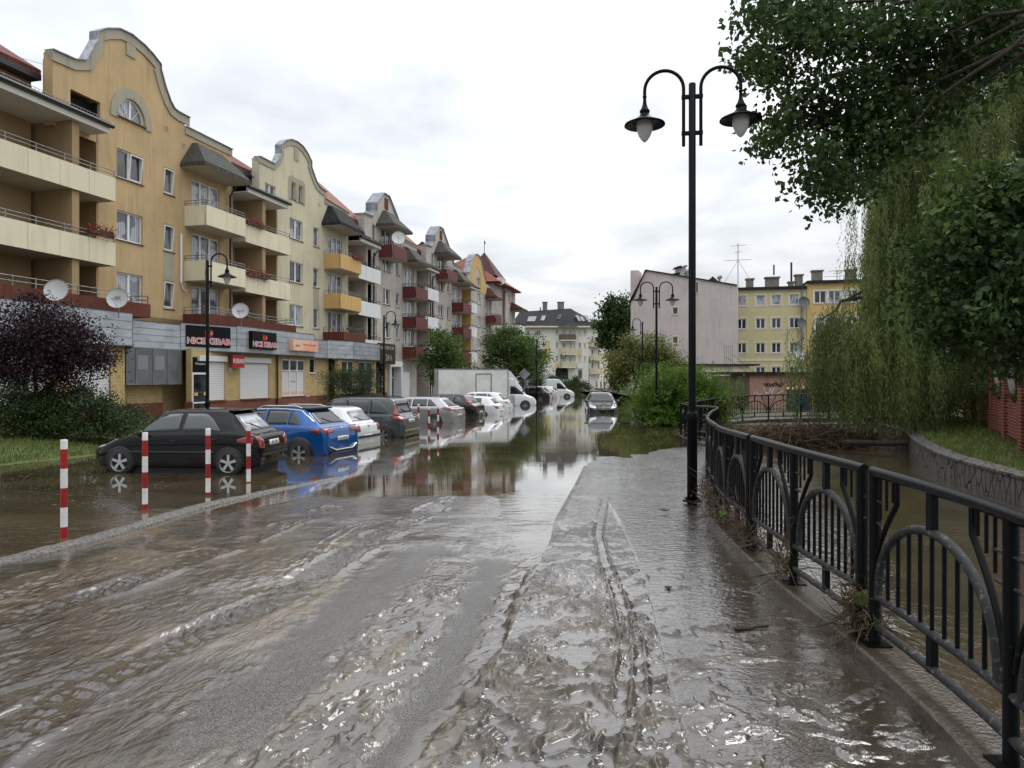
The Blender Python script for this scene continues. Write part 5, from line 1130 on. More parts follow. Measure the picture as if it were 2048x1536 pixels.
class Car:
    def __init__(s,st,sub=6):
        S_=catmull(st,sub);s.S=S_;n=len(S_);V=[];m=0
        for x,zb,zs,zt,w,wt in S_:
            q=catmull(section(w,wt,zb,zs,zt),3);m=len(q);row=[(x,-y,z) for y,z in q]+[(x,y,z) for y,z in q[-2::-1]];V+=row
        k=2*m-1;Fc=[(i*k+j,i*k+j+1,(i+1)*k+j+1,(i+1)*k+j) for i in range(n-1) for j in range(k-1)]
        for r in (0,n-1):
            base=r*k;mid=len(V);xs=S_[r][0];V.append((xs,0,(S_[r][1]+S_[r][3])/2))
            for j in range(k-1): Fc.append((base+j,base+j+1,mid) if r else (base+j+1,base+j,mid))
            Fc.append((base+k-1,base,mid) if r else (base,base+k-1,mid))
        s.V=V;s.F=Fc;s.bvh=BVHTree.FromPolygons(V,Fc);s.L=S_[-1][0]
    def prof(s,x,c): return float(np.interp(x,s.S[:,0],s.S[:,c]))
    def body(s,fr,mt,root):
        b=MB(fr);b.add(s.V,s.F,0,True);return b.build('body',mt,root)
    def hit(s,axis,a,c):
        if axis=='L':o,d=Vector((a,-3,c)),Vector((0,1,0))
        elif axis=='R':o,d=Vector((a,3,c)),Vector((0,-1,0))
        elif axis=='B':o,d=Vector((s.L+2,a,c)),Vector((-1,0,0))
        elif axis=='F':o,d=Vector((-2,a,c)),Vector((1,0,0))
        else:o,d=Vector((a,c,4)),Vector((0,0,-1))
        h,n,_,_=s.bvh.ray_cast(o,d)
        return (h,n) if h else None
    def decal(s,fr,root,name,mt,axis,lo,up,off=.006,nu=10,nv=5,skirt=.02):
        lo=catl(lo,nu);up=catl(up,nu);P=[];ok=True
        for j in range(nv+1):
            for i in range(nu+1):
                a=lo[i][0]+(up[i][0]-lo[i][0])*j/nv;c=lo[i][1]+(up[i][1]-lo[i][1])*j/nv;h=s.hit(axis,a,c)
                if h is None:
                    P.append(None);continue
                n=h[1]
                dv={'L':Vector((0,-1,0)),'R':Vector((0,1,0)),'B':Vector((1,0,0)),'F':Vector((-1,0,0)),'T':Vector((0,0,1))}[axis]
                if n.dot(dv)<0:n=-n
                P.append((h[0]+n*off,n))
        k=nu+1;V=[];idx={}
        for q,p in enumerate(P):
            if p is not None: idx[q]=len(V);V.append(p[0])
        f=[];
        for j in range(nv):
            for i in range(nu):
                q=[j*k+i,j*k+i+1,(j+1)*k+i+1,(j+1)*k+i]
                if all(P[z] is not None for z in q): f.append([idx[z] for z in q])
        if not f: return None
        # rim down into the body
        ring=[i for i in range(k)]+[j*k+nu for j in range(1,nv+1)]+[nv*k+i for i in range(nu-1,-1,-1)]+[j*k for j in range(nv-1,0,-1)]
        ring=[r for r in ring if P[r] is not None];b0=len(V);V+=[P[r][0]-P[r][1]*(off+skirt) for r in ring];m=len(ring)
        for i in range(m): f.append([idx[ring[i]],b0+i,b0+(i+1)%m,idx[ring[(i+1)%m]]])
        b=MB(fr);b.add(V,f,0,True);o=b.build(name,mt,root,fixn=True)
        # keep rim crisp
        for pl in o.data.polygons:
            if pl.index>=len(f)-m: pl.use_smooth=False
        return o
def catl(P,n):
    P=[np.array(p,float) for p in P];d=[0]
    for a,b in zip(P[:-1],P[1:]): d.append(d[-1]+np.linalg.norm(b-a))
    t=np.linspace(0,d[-1],n+1);A=np.array(P);return list(zip(np.interp(t,d,A[:,0]),np.interp(t,d,A[:,1])))
def wheel(fr,root,x,y,R,side,style,body):
    root_w=None;b=MB(fr);cz=R;w=.2
    prof=[(R*.60,-.0),(R*.64,.0),(R*.9,.003),(R*.985,.03),(R,.06),(R,w-.04),(R*.95,w),(R*.6,w)]
    yo=y if side<0 else y
    def P(r,q): return (r,q)
    sgn=1 if side<0 else -1   # outer face at y (side<0 -> -y side), tyre extends inward
    vs=[];n=28
    for r,q in prof:
        for k in range(n): a=2*PI*k/n;vs.append((x+r*math.cos(a),y+sgn*q,cz+r*math.sin(a)))
    b.add(vs,[(i*n+k,i*n+(k+1)%n,(i+1)*n+(k+1)%n,(i+1)*n+k) for i in range(len(prof)-1) for k in range(n)],0,True)
    wo=b.build('wheel',M['tyre'],root)
    b=MB(fr);r0=R*.63
    b.add([(x+r0*math.cos(2*PI*k/n),y+sgn*.05,cz+r0*math.sin(2*PI*k/n)) for k in range(n)],[tuple(range(n))]);b.build('brake_gap',M['rimd'],wo,fixn=False)
    b=MB(fr)
    for ra,rb,qa,qb in ((R*.66,R*.60,.0,.012),(R*.60,R*.60,.012,.05)):
        for k in range(n):
            a0=2*PI*k/n;a1=2*PI*(k+1)/n;b.add([(x+ra*math.cos(a0),y+sgn*(qa-.004),cz+ra*math.sin(a0)),(x+ra*math.cos(a1),y+sgn*(qa-.004),cz+ra*math.sin(a1)),(x+rb*math.cos(a1),y+sgn*qb,cz+rb*math.sin(a1)),(x+rb*math.cos(a0),y+sgn*qb,cz+rb*math.sin(a0))],[(0,1,2,3)])
    ns,sw,ph,dbl=style
    for k in range(ns):
        a=ph+2*PI*k/ns;ca,sa=math.cos(a),math.sin(a);t=(-sa,ca)
        for dd in ((0,) if not dbl else (-.13,.13)):
            w0,w1=sw*R*.8,sw*R*(1.1 if not dbl else .6);oa=a+dd;co,so=math.cos(oa),math.sin(oa)
            pr=[(R*.10*ca+w0*t[0],R*.10*sa+w0*t[1]),(R*.10*ca-w0*t[0],R*.10*sa-w0*t[1]),(R*.61*co-w1*t[0],R*.61*so-w1*t[1]),(R*.61*co+w1*t[0],R*.61*so+w1*t[1])]
            b.add([(x+p,y+sgn*.008,cz+q) for p,q in pr]+[(x+p,y+sgn*.04,cz+q) for p,q in pr],[(0,1,2,3),(0,4,5,1),(1,5,6,2),(2,6,7,3),(3,7,4,0)])
    b.add([(x+R*.15*math.cos(2*PI*k/12),y+sgn*.004,cz+R*.15*math.sin(2*PI*k/12)) for k in range(12)]+[(x+R*.15*math.cos(2*PI*k/12),y+sgn*.04,cz+R*.15*math.sin(2*PI*k/12)) for k in range(12)],[tuple(range(12))]+[(k,(k+1)%12,12+(k+1)%12,12+k) for k in range(12)])
    b.build('rim',M['rim'],wo);return wo
def std(L,Hh,w,belt,hood,cowl,rf,rr,rb,rbz,zb=.2,nose=.55,tum=.70,hoodz=None,tailz=None):
    """x stations from nose to tail: (x, bottom, shoulder, top, half width, half width of the top)"""
    tb=belt+.04;tt=w*tum;tz=tailz or rbz
    return [(0,.32,nose-.02,nose,w*.62,w*.45),(.05,.24,nose+.03,nose+.07,w*.78,w*.55),(.22,zb,hood-.14,hood-.10,w*.93,w*.66),(cowl*.55,zb,hood-.02,hood+.04,w*.99,w*.74),(cowl*.9,zb,belt-.06,hood+.12,w,w*.78),
      (cowl+.05,zb,belt-.03,hood+.17,w,w*.80),(cowl+(rf-cowl)*.5,zb,belt,(hood+.17)*.42+Hh*.58-.04,w,w*.76),(rf,zb,belt+.01,Hh-.035,w,tt),((rf+rr)/2,zb,belt+.03,Hh,w,tt),(rr,zb,tb,Hh-.035,w*.99,tt*.99),
      (rr+(rb-rr)*.5,zb,tb-.02,(Hh+rbz)/2+.0,w*.98,tt*1.04),(rb,zb,min(tb-.04,rbz-.04),rbz,w*.965,w*.80),(L-.07,zb+.04,min(tz-.12,rbz-.12),min(tz,rbz)-.06,w*.93,w*.80),(L-.015,zb+.03,tz-.32,tz-.26,w*.88,w*.74),(L,zb+.07,tz-.42,tz-.38,w*.84,w*.70)]
def car(name,label,rear,th,pt,dims,wheels,R,glass='glass',windows=(),sub=.15,style=(5,.16,.3,False),tails=(),plate=None,extras=None,cat='car',group='cars standing in the flood water along the left side',rg=None,roof=None,cladding=False,dirt=None,frontparts=True,far=False):
    """rear=(X,Y) of the middle of the tail; th heading angle"""
    st=std(**dims) if isinstance(dims,dict) else dims
    c=Car(st,3 if far else 6);L=c.L;d=Vector((math.cos(th),-math.sin(th)));px=rear[0]-d.x*L;py=rear[1]-d.y*L
    rz=-th;fr=frame(px,py,-sub,rz);root=emp(name,label,cat,(px,py,-sub),rz,group);c.fr=fr;c.root=root
    c.body(fr,pt,root);zb_=min(s[1] for s in st);ww=max(s[4] for s in st);b=MB(fr);b.box(.45,c.L-.22,-ww*.84,ww*.84,zb_-.12,zb_+.2);b.build('underbody',M['rimd'],root);D=dims if isinstance(dims,dict) else None
    w=max(s[4] for s in st)
    for i,(xa,xb,rr_) in enumerate(windows):
        for ax in ('L','R'):
            n=10;lo=[];up=[]
            for j in range(n+1):
                x=xa+(xb-xa)*j/n;zl=c.prof(x,2)+.045;zt_=c.prof(x,3)-.10
                if rr_ and x>rr_[0]: zt_=min(zt_,zl+(c.prof(rr_[0],3)-.10-zl)*max(0.0,(1-((x-rr_[0])/(xb-rr_[0]))**1.6)))
                lo.append((x,zl));up.append((x,max(zl+.012,zt_)))
            c.decal(fr,root,'side_window',M[glass],ax,lo,up,.005,12,5,.01)
    if windows:
        xa=windows[0][0]-.05;xb=windows[-1][1]+.03
    return c
def arch_wheels(c,xs,R,style,w,arch=1.14,clad=False):
    for x in xs:
        for ax,sg in (('L',-1),('R',1)):
            n=16;lo=[(x-R*arch*math.cos(PI*j/n),R-.02*0) for j in range(n+1)];lo=[(x+R*arch*(-1+2*j/n),.21) for j in range(n+1)];up=[(x+R*arch*(-1+2*j/n),max(.212,R+R*arch*math.sqrt(max(0,1-(-1+2*j/n)**2)))) for j in range(n+1)]
            if clad:
                A=arch+.16;lo2=[(x+R*A*(-1+2*j/n),.21) for j in range(n+1)];up2=[(x+R*A*(-1+2*j/n),max(.212,R+R*A*math.sqrt(max(0,1-(-1+2*j/n)**2)))) for j in range(n+1)]
                c.decal(c.fr,c.root,'arch_cladding',M['plastic'],ax,lo2,up2,.010,18,6,.02)
            c.decal(c.fr,c.root,'wheel_arch',M['rimd'],ax,lo,up,.014 if clad else .004,18,6,.012)
            wheel(c.fr,c.root,x,sg*(w+.012),R,sg,style,c)
def rearset(c,w,zg0,zg1,wg0,wg1,plate,pz,tails,ptxt,glass='glass',pw=.26,wiper=True,spoiler=None,tm='tail',py=0.):
    fr,r=c.fr,c.root
    n=8;c.decal(fr,r,'rear_window',M[glass],'B',[(-wg0+2*wg0*j/n,zg0) for j in range(n+1)],[(-wg1+2*wg1*j/n,zg1) for j in range(n+1)],.006,12,6,.01)
    for lo,up in tails:
        for sg in (1,-1): c.decal(fr,r,'tail_light',M[tm],'B',[(sg*a,b) for a,b in lo],[(sg*a,b) for a,b in up],.014,8,5,.03)
    if plate:
        p=c.decal(fr,r,'number_plate',M['plate'],'B',[(py-pw,pz-.055),(py+pw,pz-.055)],[(py-pw,pz+.055),(py+pw,pz+.055)],.016,4,2,.02)
        h=c.hit('B',py,pz)
        if ptxt and h: text(ptxt,.10,M['dark'],fr@Matrix.Translation(Vector((h[0].x+.022,py,pz)))@Matrix.Rotation(PI/2,4,'Z')@Matrix.Rotation(PI/2,4,'X')@Matrix.Rotation(0,4,'X'),p,'lettering',.001)
    if wiper:
        h=c.hit('B',0,zg0+.03);h2=c.hit('B',-.30,zg0+.14)
        if h and h2: b=MB(fr);b.tube([h[0]+Vector((.02,.0,0)),h2[0]+Vector((.02,0,0))],.012,5);b.build('rear_wiper',M['plastic'],r)
def sidebits(c,handles,mirror,belt,w,col,trimz=None,joints=(),fuel=None):
    fr,r=c.fr,c.root
    for x,z in handles:
        for ax in 'LR':c.decal(fr,r,'door_handle',col,ax,[(x-.09,z-.012),(x+.09,z-.012)],[(x-.09,z+.014),(x+.09,z+.014)],.028,4,2,.03)
    for sg in (-1,1):
        b=MB(fr);x,z=mirror;y=sg*(w+.10);b.smooth=True
        V=[];n=8;m=10
        for i in range(n+1):
            t=PI*i/n
            for k in range(m): a=2*PI*k/m;V.append((x+.06*math.sin(t)*math.cos(a),y-.105*math.cos(t),z+.075*math.sin(t)*math.sin(a)))
        b.add(V,[(i*m+k,i*m+(k+1)%m,(i+1)*m+(k+1)%m,(i+1)*m+k) for i in range(n) for k in range(m)],0,True);b.bar((x,sg*(w-.12),z-.06),(x,y,z-.03),.05,.03);b.build('mirror',col,r)
    if trimz:
        xa,xb,z=trimz
        for ax in 'LR':c.decal(fr,r,'side_moulding',M['plastic'],ax,[(xa,z-.022),(xb,z-.022)],[(xa,z+.022),(xb,z+.022)],.012,16,2,.015)
    for P in joints:
        for ax in 'LR':
            for (x0,z0),(x1,z1) in zip(P[:-1],P[1:]):
                d=math.hypot(x1-x0,z1-z0);nx,nz=(z1-z0)/d*.006,-(x1-x0)/d*.006
                c.decal(fr,r,'door_gap',M['rimd'],ax,[(x0-nx,z0-nz),(x1-nx,z1-nz)],[(x0+nx,z0+nz),(x1+nx,z1+nz)],.002,6,1,.002)
def frontset(c,w,z0,z1,heads,grille,glass='glass',badge=None):
    fr,r=c.fr,c.root;D=c
    for lo,up in heads:
        for sg in (1,-1):c.decal(fr,r,'headlight',M['head'],'F',[(sg*a,b) for a,b in lo],[(sg*a,b) for a,b in up],.012,8,4,.02)
    if grille:c.decal(fr,r,'grille',M['plastic'],'F',*grille,.010,8,3,.02)
def windscreen(c,xa,xb,wa,wb,glass='glass'):
    n=8;c.decal(c.fr,c.root,'windscreen',M[glass],'T',[(xa,-wa+2*wa*j/n) for j in range(n+1)],[(xb,-wb+2*wb*j/n) for j in range(n+1)],.006,12,6,.008)
def roofrails(c,x0,x1,y,H,mt):
    for sg in (-1,1):
        b=MB(c.fr);n=8;P=[(x0+(x1-x0)*j/n,sg*y,H+(.035 if 0<j<n else -.02)) for j in range(n+1)];b.tube(P,.016,6);b.build('roof_rail',mt,c.root)
deg=math.radians
# 1 black hatchback
D=dict(L=3.84,Hh=1.44,w=.83,belt=.90,hood=.74,cowl=.92,rf=1.62,rr=3.05,rb=3.58,rbz=.93,zb=.18,tum=.66)
pk=paint('black_car_paint',(.004,.004,.005),.0,.2,.06);pk.node_tree.nodes['Principled BSDF'].inputs['Coat IOR'].default_value=1.4;pk.node_tree.nodes['Principled BSDF'].inputs['Specular IOR Level'].default_value=0.
c=car('hatchback','black five door hatchback with five spoke wheels, nearest parked car',(-5.33,15.95),deg(5),pk,D,None,.3,'glassl',windows=[(1.22,2.02,None),(2.10,2.95,(2.55,0))],sub=.06)
windscreen(c,1.0,1.62,.62,.52,'glassl');arch_wheels(c,(.72,3.17),.30,(5,.10,.3,False),.83)
rearset(c,.83,.98,1.31,.58,.46,True,.70,[([(.52,.60),(.74,.62)],[(.50,.76),(.74,.90)])],'NE 798',glass='pb',pw=.24,tm='tail')
for ax in 'LR':c.decal(c.fr,c.root,'tail_light',M['tail'],ax,[(3.35,.74),(3.70,.68)],[(3.35,.80),(3.70,.90)],.012,8,4,.02)
sidebits(c,((1.95,.76),(2.85,.80)),(1.27,.93),.9,.83,pk,(.98,2.85,.52),joints=[[(1.10,.9),(1.06,.6),(1.12,.26)],[(2.06,.92),(2.08,.5),(2.05,.26)],[(2.90,.95),(2.86,.72),(2.74,.52)]])
frontset(c,.83,0,0,[([(.40,.55),(.64,.60)],[(.42,.66),(.64,.78)])],([(-.35,.32),(.35,.32)],[(-.33,.44),(.33,.44)]))
b=MB(c.fr);b.box(3.02,3.20,-.50,.50,1.385,1.41);b.build('spoiler',pk,c.root)
b=MB(c.fr);b.bar((3.85,-.66,.46),(3.85,.66,.46),.03,.05);b.build('bumper_strip',M['plastic'],c.root)
# 2 blue crossover
D=dict(L=4.23,Hh=1.58,w=.91,belt=1.02,hood=.90,cowl=1.05,rf=1.75,rr=3.30,rb=3.98,rbz=1.06,zb=.24,tum=.66,nose=.66)
pb=paint('blue_car_paint',c255(14,84,152),.35,.25,.15)
c=car('crossover','bright blue crossover with black roof and silver roof line',(-4.66,19.6),deg(19),pb,D,None,.34,'glass',windows=[(1.35,2.2,None),(2.28,2.98,None),(3.03,3.42,(3.04,0))],sub=.30)
windscreen(c,1.12,1.74,.68,.56);arch_wheels(c,(.85,3.44),.345,(5,.09,.3,True),.91,1.12,True)
rearset(c,.91,1.12,1.45,.60,.50,True,.72,[([(.40,.90),(.82,.86)],[(.42,1.00),(.82,1.02)])],'GD 5K293',tm='tail')
for ax in 'LR':
    c.decal(c.fr,c.root,'tail_light',M['tail'],ax,[(3.72,.93),(4.05,.86)],[(3.72,.96),(4.05,1.02)],.014,8,4,.02);c.decal(c.fr,c.root,'sill_cladding',M['plastic'],ax,[(1.25,.24),(3.05,.24)],[(1.25,.40),(3.05,.40)],.012,12,2,.02)
    c.decal(c.fr,c.root,'roof_line_trim',M['chrome'],ax,[(1.35,1.20),(1.75,1.475),(2.5,1.515),(3.3,1.475),(3.75,1.16)],[(1.35,1.225),(1.75,1.5),(2.5,1.535),(3.3,1.497),(3.78,1.18)],.012,24,1,.01)
n=10;c.decal(c.fr,c.root,'black_roof',M['plastic'],'T',[(1.72,-.56+1.12*j/n) for j in range(n+1)],[(3.36,-.56+1.12*j/n) for j in range(n+1)],.006,12,10,.006)
b=MB(c.fr);b.box(3.28,3.52,-.54,.54,1.50,1.54);b.build('spoiler',M['plastic'],c.root);roofrails(c,1.9,3.3,.56,1.56,M['chrome'])
sidebits(c,((2.1,.93),(3.0,.95)),(1.42,1.05),1.,.91,pb,None,joints=[[(2.24,1.02),(2.26,.6),(2.22,.3)],[(3.02,1.05),(2.98,.8),(2.86,.6)]])
c.decal(c.fr,c.root,'bumper_insert',M['plastic'],'B',[(-.7,.30),(.7,.30)],[(-.7,.46),(.7,.46)],.012,10,3,.02);b=MB(c.fr);b.tube([(4.24,-.66,.52),(4.27,-.4,.42),(4.28,.4,.42),(4.24,.66,.52)],.022,6);b.build('bumper_trim',M['chrome'],c.root)
h=c.hit('B',0,.97);b=MB(c.fr);b.lathe([(.05,0),(.04,.01),(.001,.012)],0,0,0,12);
b=MB(c.fr@Matrix.Translation(h[0]+Vector((.01,0,0)))@Matrix.Rotation(PI/2,4,'Y'));b.lathe([(.055,0),(.045,.012),(.001,.012)],0,0,0,14);b.build('badge',M['chrome'],c.root)
# 3 white older hatchback
D=dict(L=4.15,Hh=1.44,w=.865,belt=.90,hood=.80,cowl=1.05,rf=1.75,rr=3.45,rb=3.93,rbz=.93,zb=.2,tum=.68)
pw=paint('silver_white_paint',c255(214,216,218),.25,.3,.2)
c=car('hatchback','silver white older hatchback squeezed between the blue car and the dark estate',(-4.55,22.7),deg(17),pw,D,None,.31,'glass',windows=[(1.35,2.15,None),(2.23,3.0,None),(3.05,3.35,(3.08,0))],sub=.28)
windscreen(c,1.12,1.74,.66,.54);arch_wheels(c,(.85,3.36),.31,(9,.07,.3,False),.865)
rearset(c,.865,.98,1.32,.60,.50,True,.50,[([(.56,.66),(.83,.66)],[(.56,.90),(.83,.90)])],'GWE 1S7',glass='pb',py=-.1)
sidebits(c,((2.05,.80),(2.95,.82)),(1.42,.95),.9,.865,pw,(1.2,3.,.5));b=MB(c.fr);b.bar((4.16,-.72,.50),(4.16,.72,.50),.03,.07);b.build('bumper_strip',M['plastic'],c.root)
b=MB(c.fr@Matrix.Translation(c.hit('B',0,.82)[0]+Vector((.01,0,0)))@Matrix.Rotation(PI/2,4,'Y'));b.lathe([(.05,0),(.04,.012),(.001,.012)],0,0,0,14);b.build('badge',M['chrome'],c.root)
# 4 dark green grey family estate
D=dict(L=4.55,Hh=1.66,w=.89,belt=1.02,hood=.92,cowl=1.1,rf=1.85,rr=4.0,rb=4.34,rbz=1.02,zb=.24,tum=.74,nose=.64)
pg=paint('dark_green_grey_paint',c255(62,72,72),.4,.28,.2)
c=car('estate_car','dark green grey tall estate with roof rails and long red tail lights',(-3.55,25.3),deg(13),pg,D,None,.345,'glass',windows=[(1.45,2.3,None),(2.38,3.2,None),(3.28,4.02,(3.5,0))],sub=.28)
windscreen(c,1.2,1.84,.68,.58);arch_wheels(c,(.9,3.78),.345,(6,.085,.2,True),.89,1.12,True)
rearset(c,.89,1.12,1.50,.58,.52,True,.84,[([(.62,.86),(.84,.86)],[(.62,1.04),(.86,1.02)]),([(.66,1.02),(.84,1.02)],[(.60,1.46),(.68,1.46)])],'GD 9KX',tm='tail')
sidebits(c,((2.2,.92),(3.1,.94)),(1.55,1.05),1.,.89,pg,None,joints=[[(2.34,1.02),(2.36,.6),(2.32,.3)],[(3.24,1.05),(3.2,.8),(3.1,.6)]]);roofrails(c,1.95,3.95,.60,1.65,M['plastic'])
for ax in 'LR':c.decal(c.fr,c.root,'tail_light',M['tail'],ax,[(4.12,.88),(4.36,.88)],[(4.12,.98),(4.38,1.03)],.012,8,4,.02)
text('DACIA',.10,M['wht'],c.fr@Matrix.Translation(Vector((c.hit('B',0,.98)[0].x+.015,0,.98)))@Matrix.Rotation(PI/2,4,'Z')@Matrix.Rotation(PI/2,4,'X'),c.root,'lettering',.002,1.3)
b=MB(c.fr);b.bar((4.56,-.70,.52),(4.56,.70,.52),.03,.06);b.build('bumper_trim',M['chrome'],c.root)
# 5 silver hatch
D=dict(L=4.46,Hh=1.47,w=.88,belt=.96,hood=.82,cowl=1.1,rf=1.85,rr=3.55,rb=4.18,rbz=1.0,zb=.2,tum=.65)
ps=paint('silver_paint',c255(168,170,172),.6,.28,.2)
c=car('hatchback','silver hatchback with swept rear lights behind the far bollards',(-2.45,33.4),deg(16),ps,D,None,.32,'glass',windows=[(1.45,2.3,None),(2.38,3.1,None),(3.15,3.6,(3.16,0))],sub=.28)
windscreen(c,1.2,1.84,.66,.54);arch_wheels(c,(.9,3.54),.33,(10,.05,.2,False),.88)
rearset(c,.88,1.04,1.34,.58,.48,True,.62,[([(.48,.80),(.84,.86)],[(.50,.90),(.80,1.0)])],'GD 2L6')
for ax in 'LR':c.decal(c.fr,c.root,'tail_light',M['tail'],ax,[(3.85,.94),(4.28,.84)],[(3.85,.96),(4.26,.98)],.012,8,4,.02)
sidebits(c,((2.2,.85),(3.05,.88)),(1.5,1.0),1.,.88,ps,joints=[[(2.34,.95),(2.36,.6),(2.32,.3)]]);
# further cars: smaller in the picture, fewer bits
def farcar(name,label,rear,th,pt,D,tails,wins,R=.33,sub=.3,plate='GD 71',glass='glass',clad=False,style=(8,.06,.2,False)):
    c=car(name,label,rear,deg(th),pt,D,None,R,glass,windows=wins,sub=sub,far=True);w=D['w']
    windscreen(c,D['cowl']+.08,D['rf'],w*.75,w*.62);arch_wheels(c,(.9,D['L']-.9),R,style,w,1.12,clad)
    rearset(c,w,D['rbz']+.06,D['Hh']-.13,w*.68,w*.56,True,.62,tails,plate);sidebits(c,((2.2,.9),),(1.5,D['belt']+.05),1.,w,pt);return c
pkb=paint('near_black_paint',(.008,.008,.01),.3,.2,.15);pwh=paint('white_paint',c255(228,230,232),.05,.3,.15)
D=dict(L=4.42,Hh=1.60,w=.91,belt=1.03,hood=.92,cowl=1.1,rf=1.85,rr=3.6,rb=4.2,rbz=1.06,zb=.24,tum=.68,nose=.66)
farcar('crossover','black crossover with tall red tail lights next to the silver hatchback',Wp(962,0,38.5)[:2],15,pkb,D,[([(.55,.90),(.84,.88)],[(.55,1.08),(.84,1.10)]),([(.68,1.1),(.82,1.1)],[(.60,1.42),(.66,1.42)])],[(1.45,2.3,None),(2.38,3.1,None),(3.15,3.7,(3.16,0))],.35,.38,clad=True)
D2=dict(L=4.2,Hh=1.46,w=.87,belt=.95,hood=.82,cowl=1.1,rf=1.8,rr=3.5,rb=4.0,rbz=1.0,zb=.2,tum=.67)
farcar('hatchback','light grey hatchback mostly hidden between black and white cars',Wp(981,0,41.5)[:2],14,paint('light_grey_paint',c255(178,182,186),.3,.3,.2),D2,[([(.58,.80),(.82,.80)],[(.58,.95),(.82,.95)])],[(1.45,2.3,None),(2.38,3.2,None)],.31,.40)
D3=dict(L=4.1,Hh=1.45,w=.87,belt=.93,hood=.82,cowl=1.05,rf=1.75,rr=3.4,rb=3.9,rbz=.98,zb=.2,tum=.67)
farcar('hatchback','low white hatchback standing deep in water before the box van',Wp(1003,0,41.)[:2],14,pwh,D3,[([(.56,.76),(.82,.76)],[(.56,.93),(.82,.93)])],[(1.45,2.3,None),(2.38,3.1,None)],.31,.42)
farcar('crossover','white crossover with black spoiler and wide tail lights before the box van',Wp(1020,0,45.)[:2],14,pwh,D,[([(.40,.92),(.84,.90)],[(.42,1.04),(.84,1.06)])],[(1.45,2.3,None),(2.38,3.1,None),(3.15,3.7,(3.16,0))],.35,.40)
farcar('estate_car','dark maroon crossover beyond the box van',Wp(1102,0,70.)[:2],14,paint('dark_maroon_paint',c255(44,30,36),.3,.25,.15),D,[([(.40,.92),(.84,.90)],[(.42,1.04),(.84,1.06)])],[(1.45,2.3,None),(2.38,3.1,None)],.35,.35)
farcar('hatchback','white car with red tail lights in front of the panel van',Wp(1119,0,74.)[:2],14,pwh,D,[([(.60,.92),(.84,.90)],[(.60,1.3),(.84,1.2)])],[(1.45,2.3,None),(2.38,3.1,None)],.35,.35)
# dark compact facing the camera in mid street
D=dict(L=3.84,Hh=1.60,w=.88,belt=1.02,hood=.86,cowl=.75,rf=1.45,rr=3.1,rb=3.6,rbz=1.08,zb=.24,tum=.70,nose=.62)
pd_=paint('dark_grey_compact_paint',c255(44,48,56),.4,.22,.1)
# nose at pixel 1208 : the front looks towards the camera
fx,fy=Wp(1207,0,42.3)[:2];th=deg(90+3)  # heading -y : local -x points to the camera
c=Car(std(**D));d=Vector((math.cos(-th),math.sin(-th)));th2=math.radians(88);fr=frame(fx,fy,-.40,th2)
root=emp('compact_car','dark grey compact car facing the viewer, alone in the flooded street','car',(fx,fy,-.40),th2,'cars standing in the flood water');c.fr=fr;c.root=root;c.body(fr,pd_,root)
windscreen(c,.84,1.45,.66,.56,'glassl');arch_wheels(c,(.62,3.1),.31,(5,.15,.3,False),.88)
for ax in 'LR':c.decal(fr,root,'side_window',M['glass'],ax,[(1.2,1.07),(3.1,1.09)],[(1.25,1.10),(1.6,1.45),(3.0,1.48)],.005,12,5,.01)
for sg in (1,-1):c.decal(fr,root,'headlight',M['head'],'F',[(sg*.46,.64),(sg*.80,.70)],[(sg*.46,.78),(sg*.82,.90)],.014,8,5,.02)
c.decal(fr,root,'grille',M['plastic'],'F',[(-.40,.58),(.40,.58)],[(-.38,.76),(.38,.76)],.012,10,4,.02)
h=c.hit('F',0,.67);b=MB(fr@Matrix.Translation(h[0]+Vector((-.03,0,0)))@Matrix.Rotation(-PI/2,4,'Y'))
b.tube([(.085*math.cos(2*PI*k/20),.085*math.sin(2*PI*k/20),0) for k in range(21)],.009,6,cap=False)
for k in range(3): a=2*PI*k/3;b.tube([(0,0,0),(.085*math.cos(a),.085*math.sin(a),0)],.009,5)
b.build('star_badge',M['chrome'],root)
for z in (.62,.72):
    h=c.hit('F',.2,z);b=MB(fr);b.tube([(c.hit('F',y,z)[0].x-.02,y,z) for y in (-.36,-.18,0,.18,.36)],.007,5);b.build('grille_bar',M['chrome'],root)
sidebits(c,((1.9,.92),),(1.05,1.08),1.,.88,pd_)
b=MB(fr);b.tube([(.80,.35,.98),(1.0,-.25,1.14)],.012,5);b.build('wiper',M['plastic'],root)
# tiny dark car far down the street
farcar('estate_car','tiny dark car far down the street beside the trees',Wp(1238,0,140)[:2],80,pkb,D3,[([(.56,.76),(.82,.76)],[(.56,.93),(.82,.93)])],[(1.45,2.3,None),(2.38,3.1,None)],.31,.12)
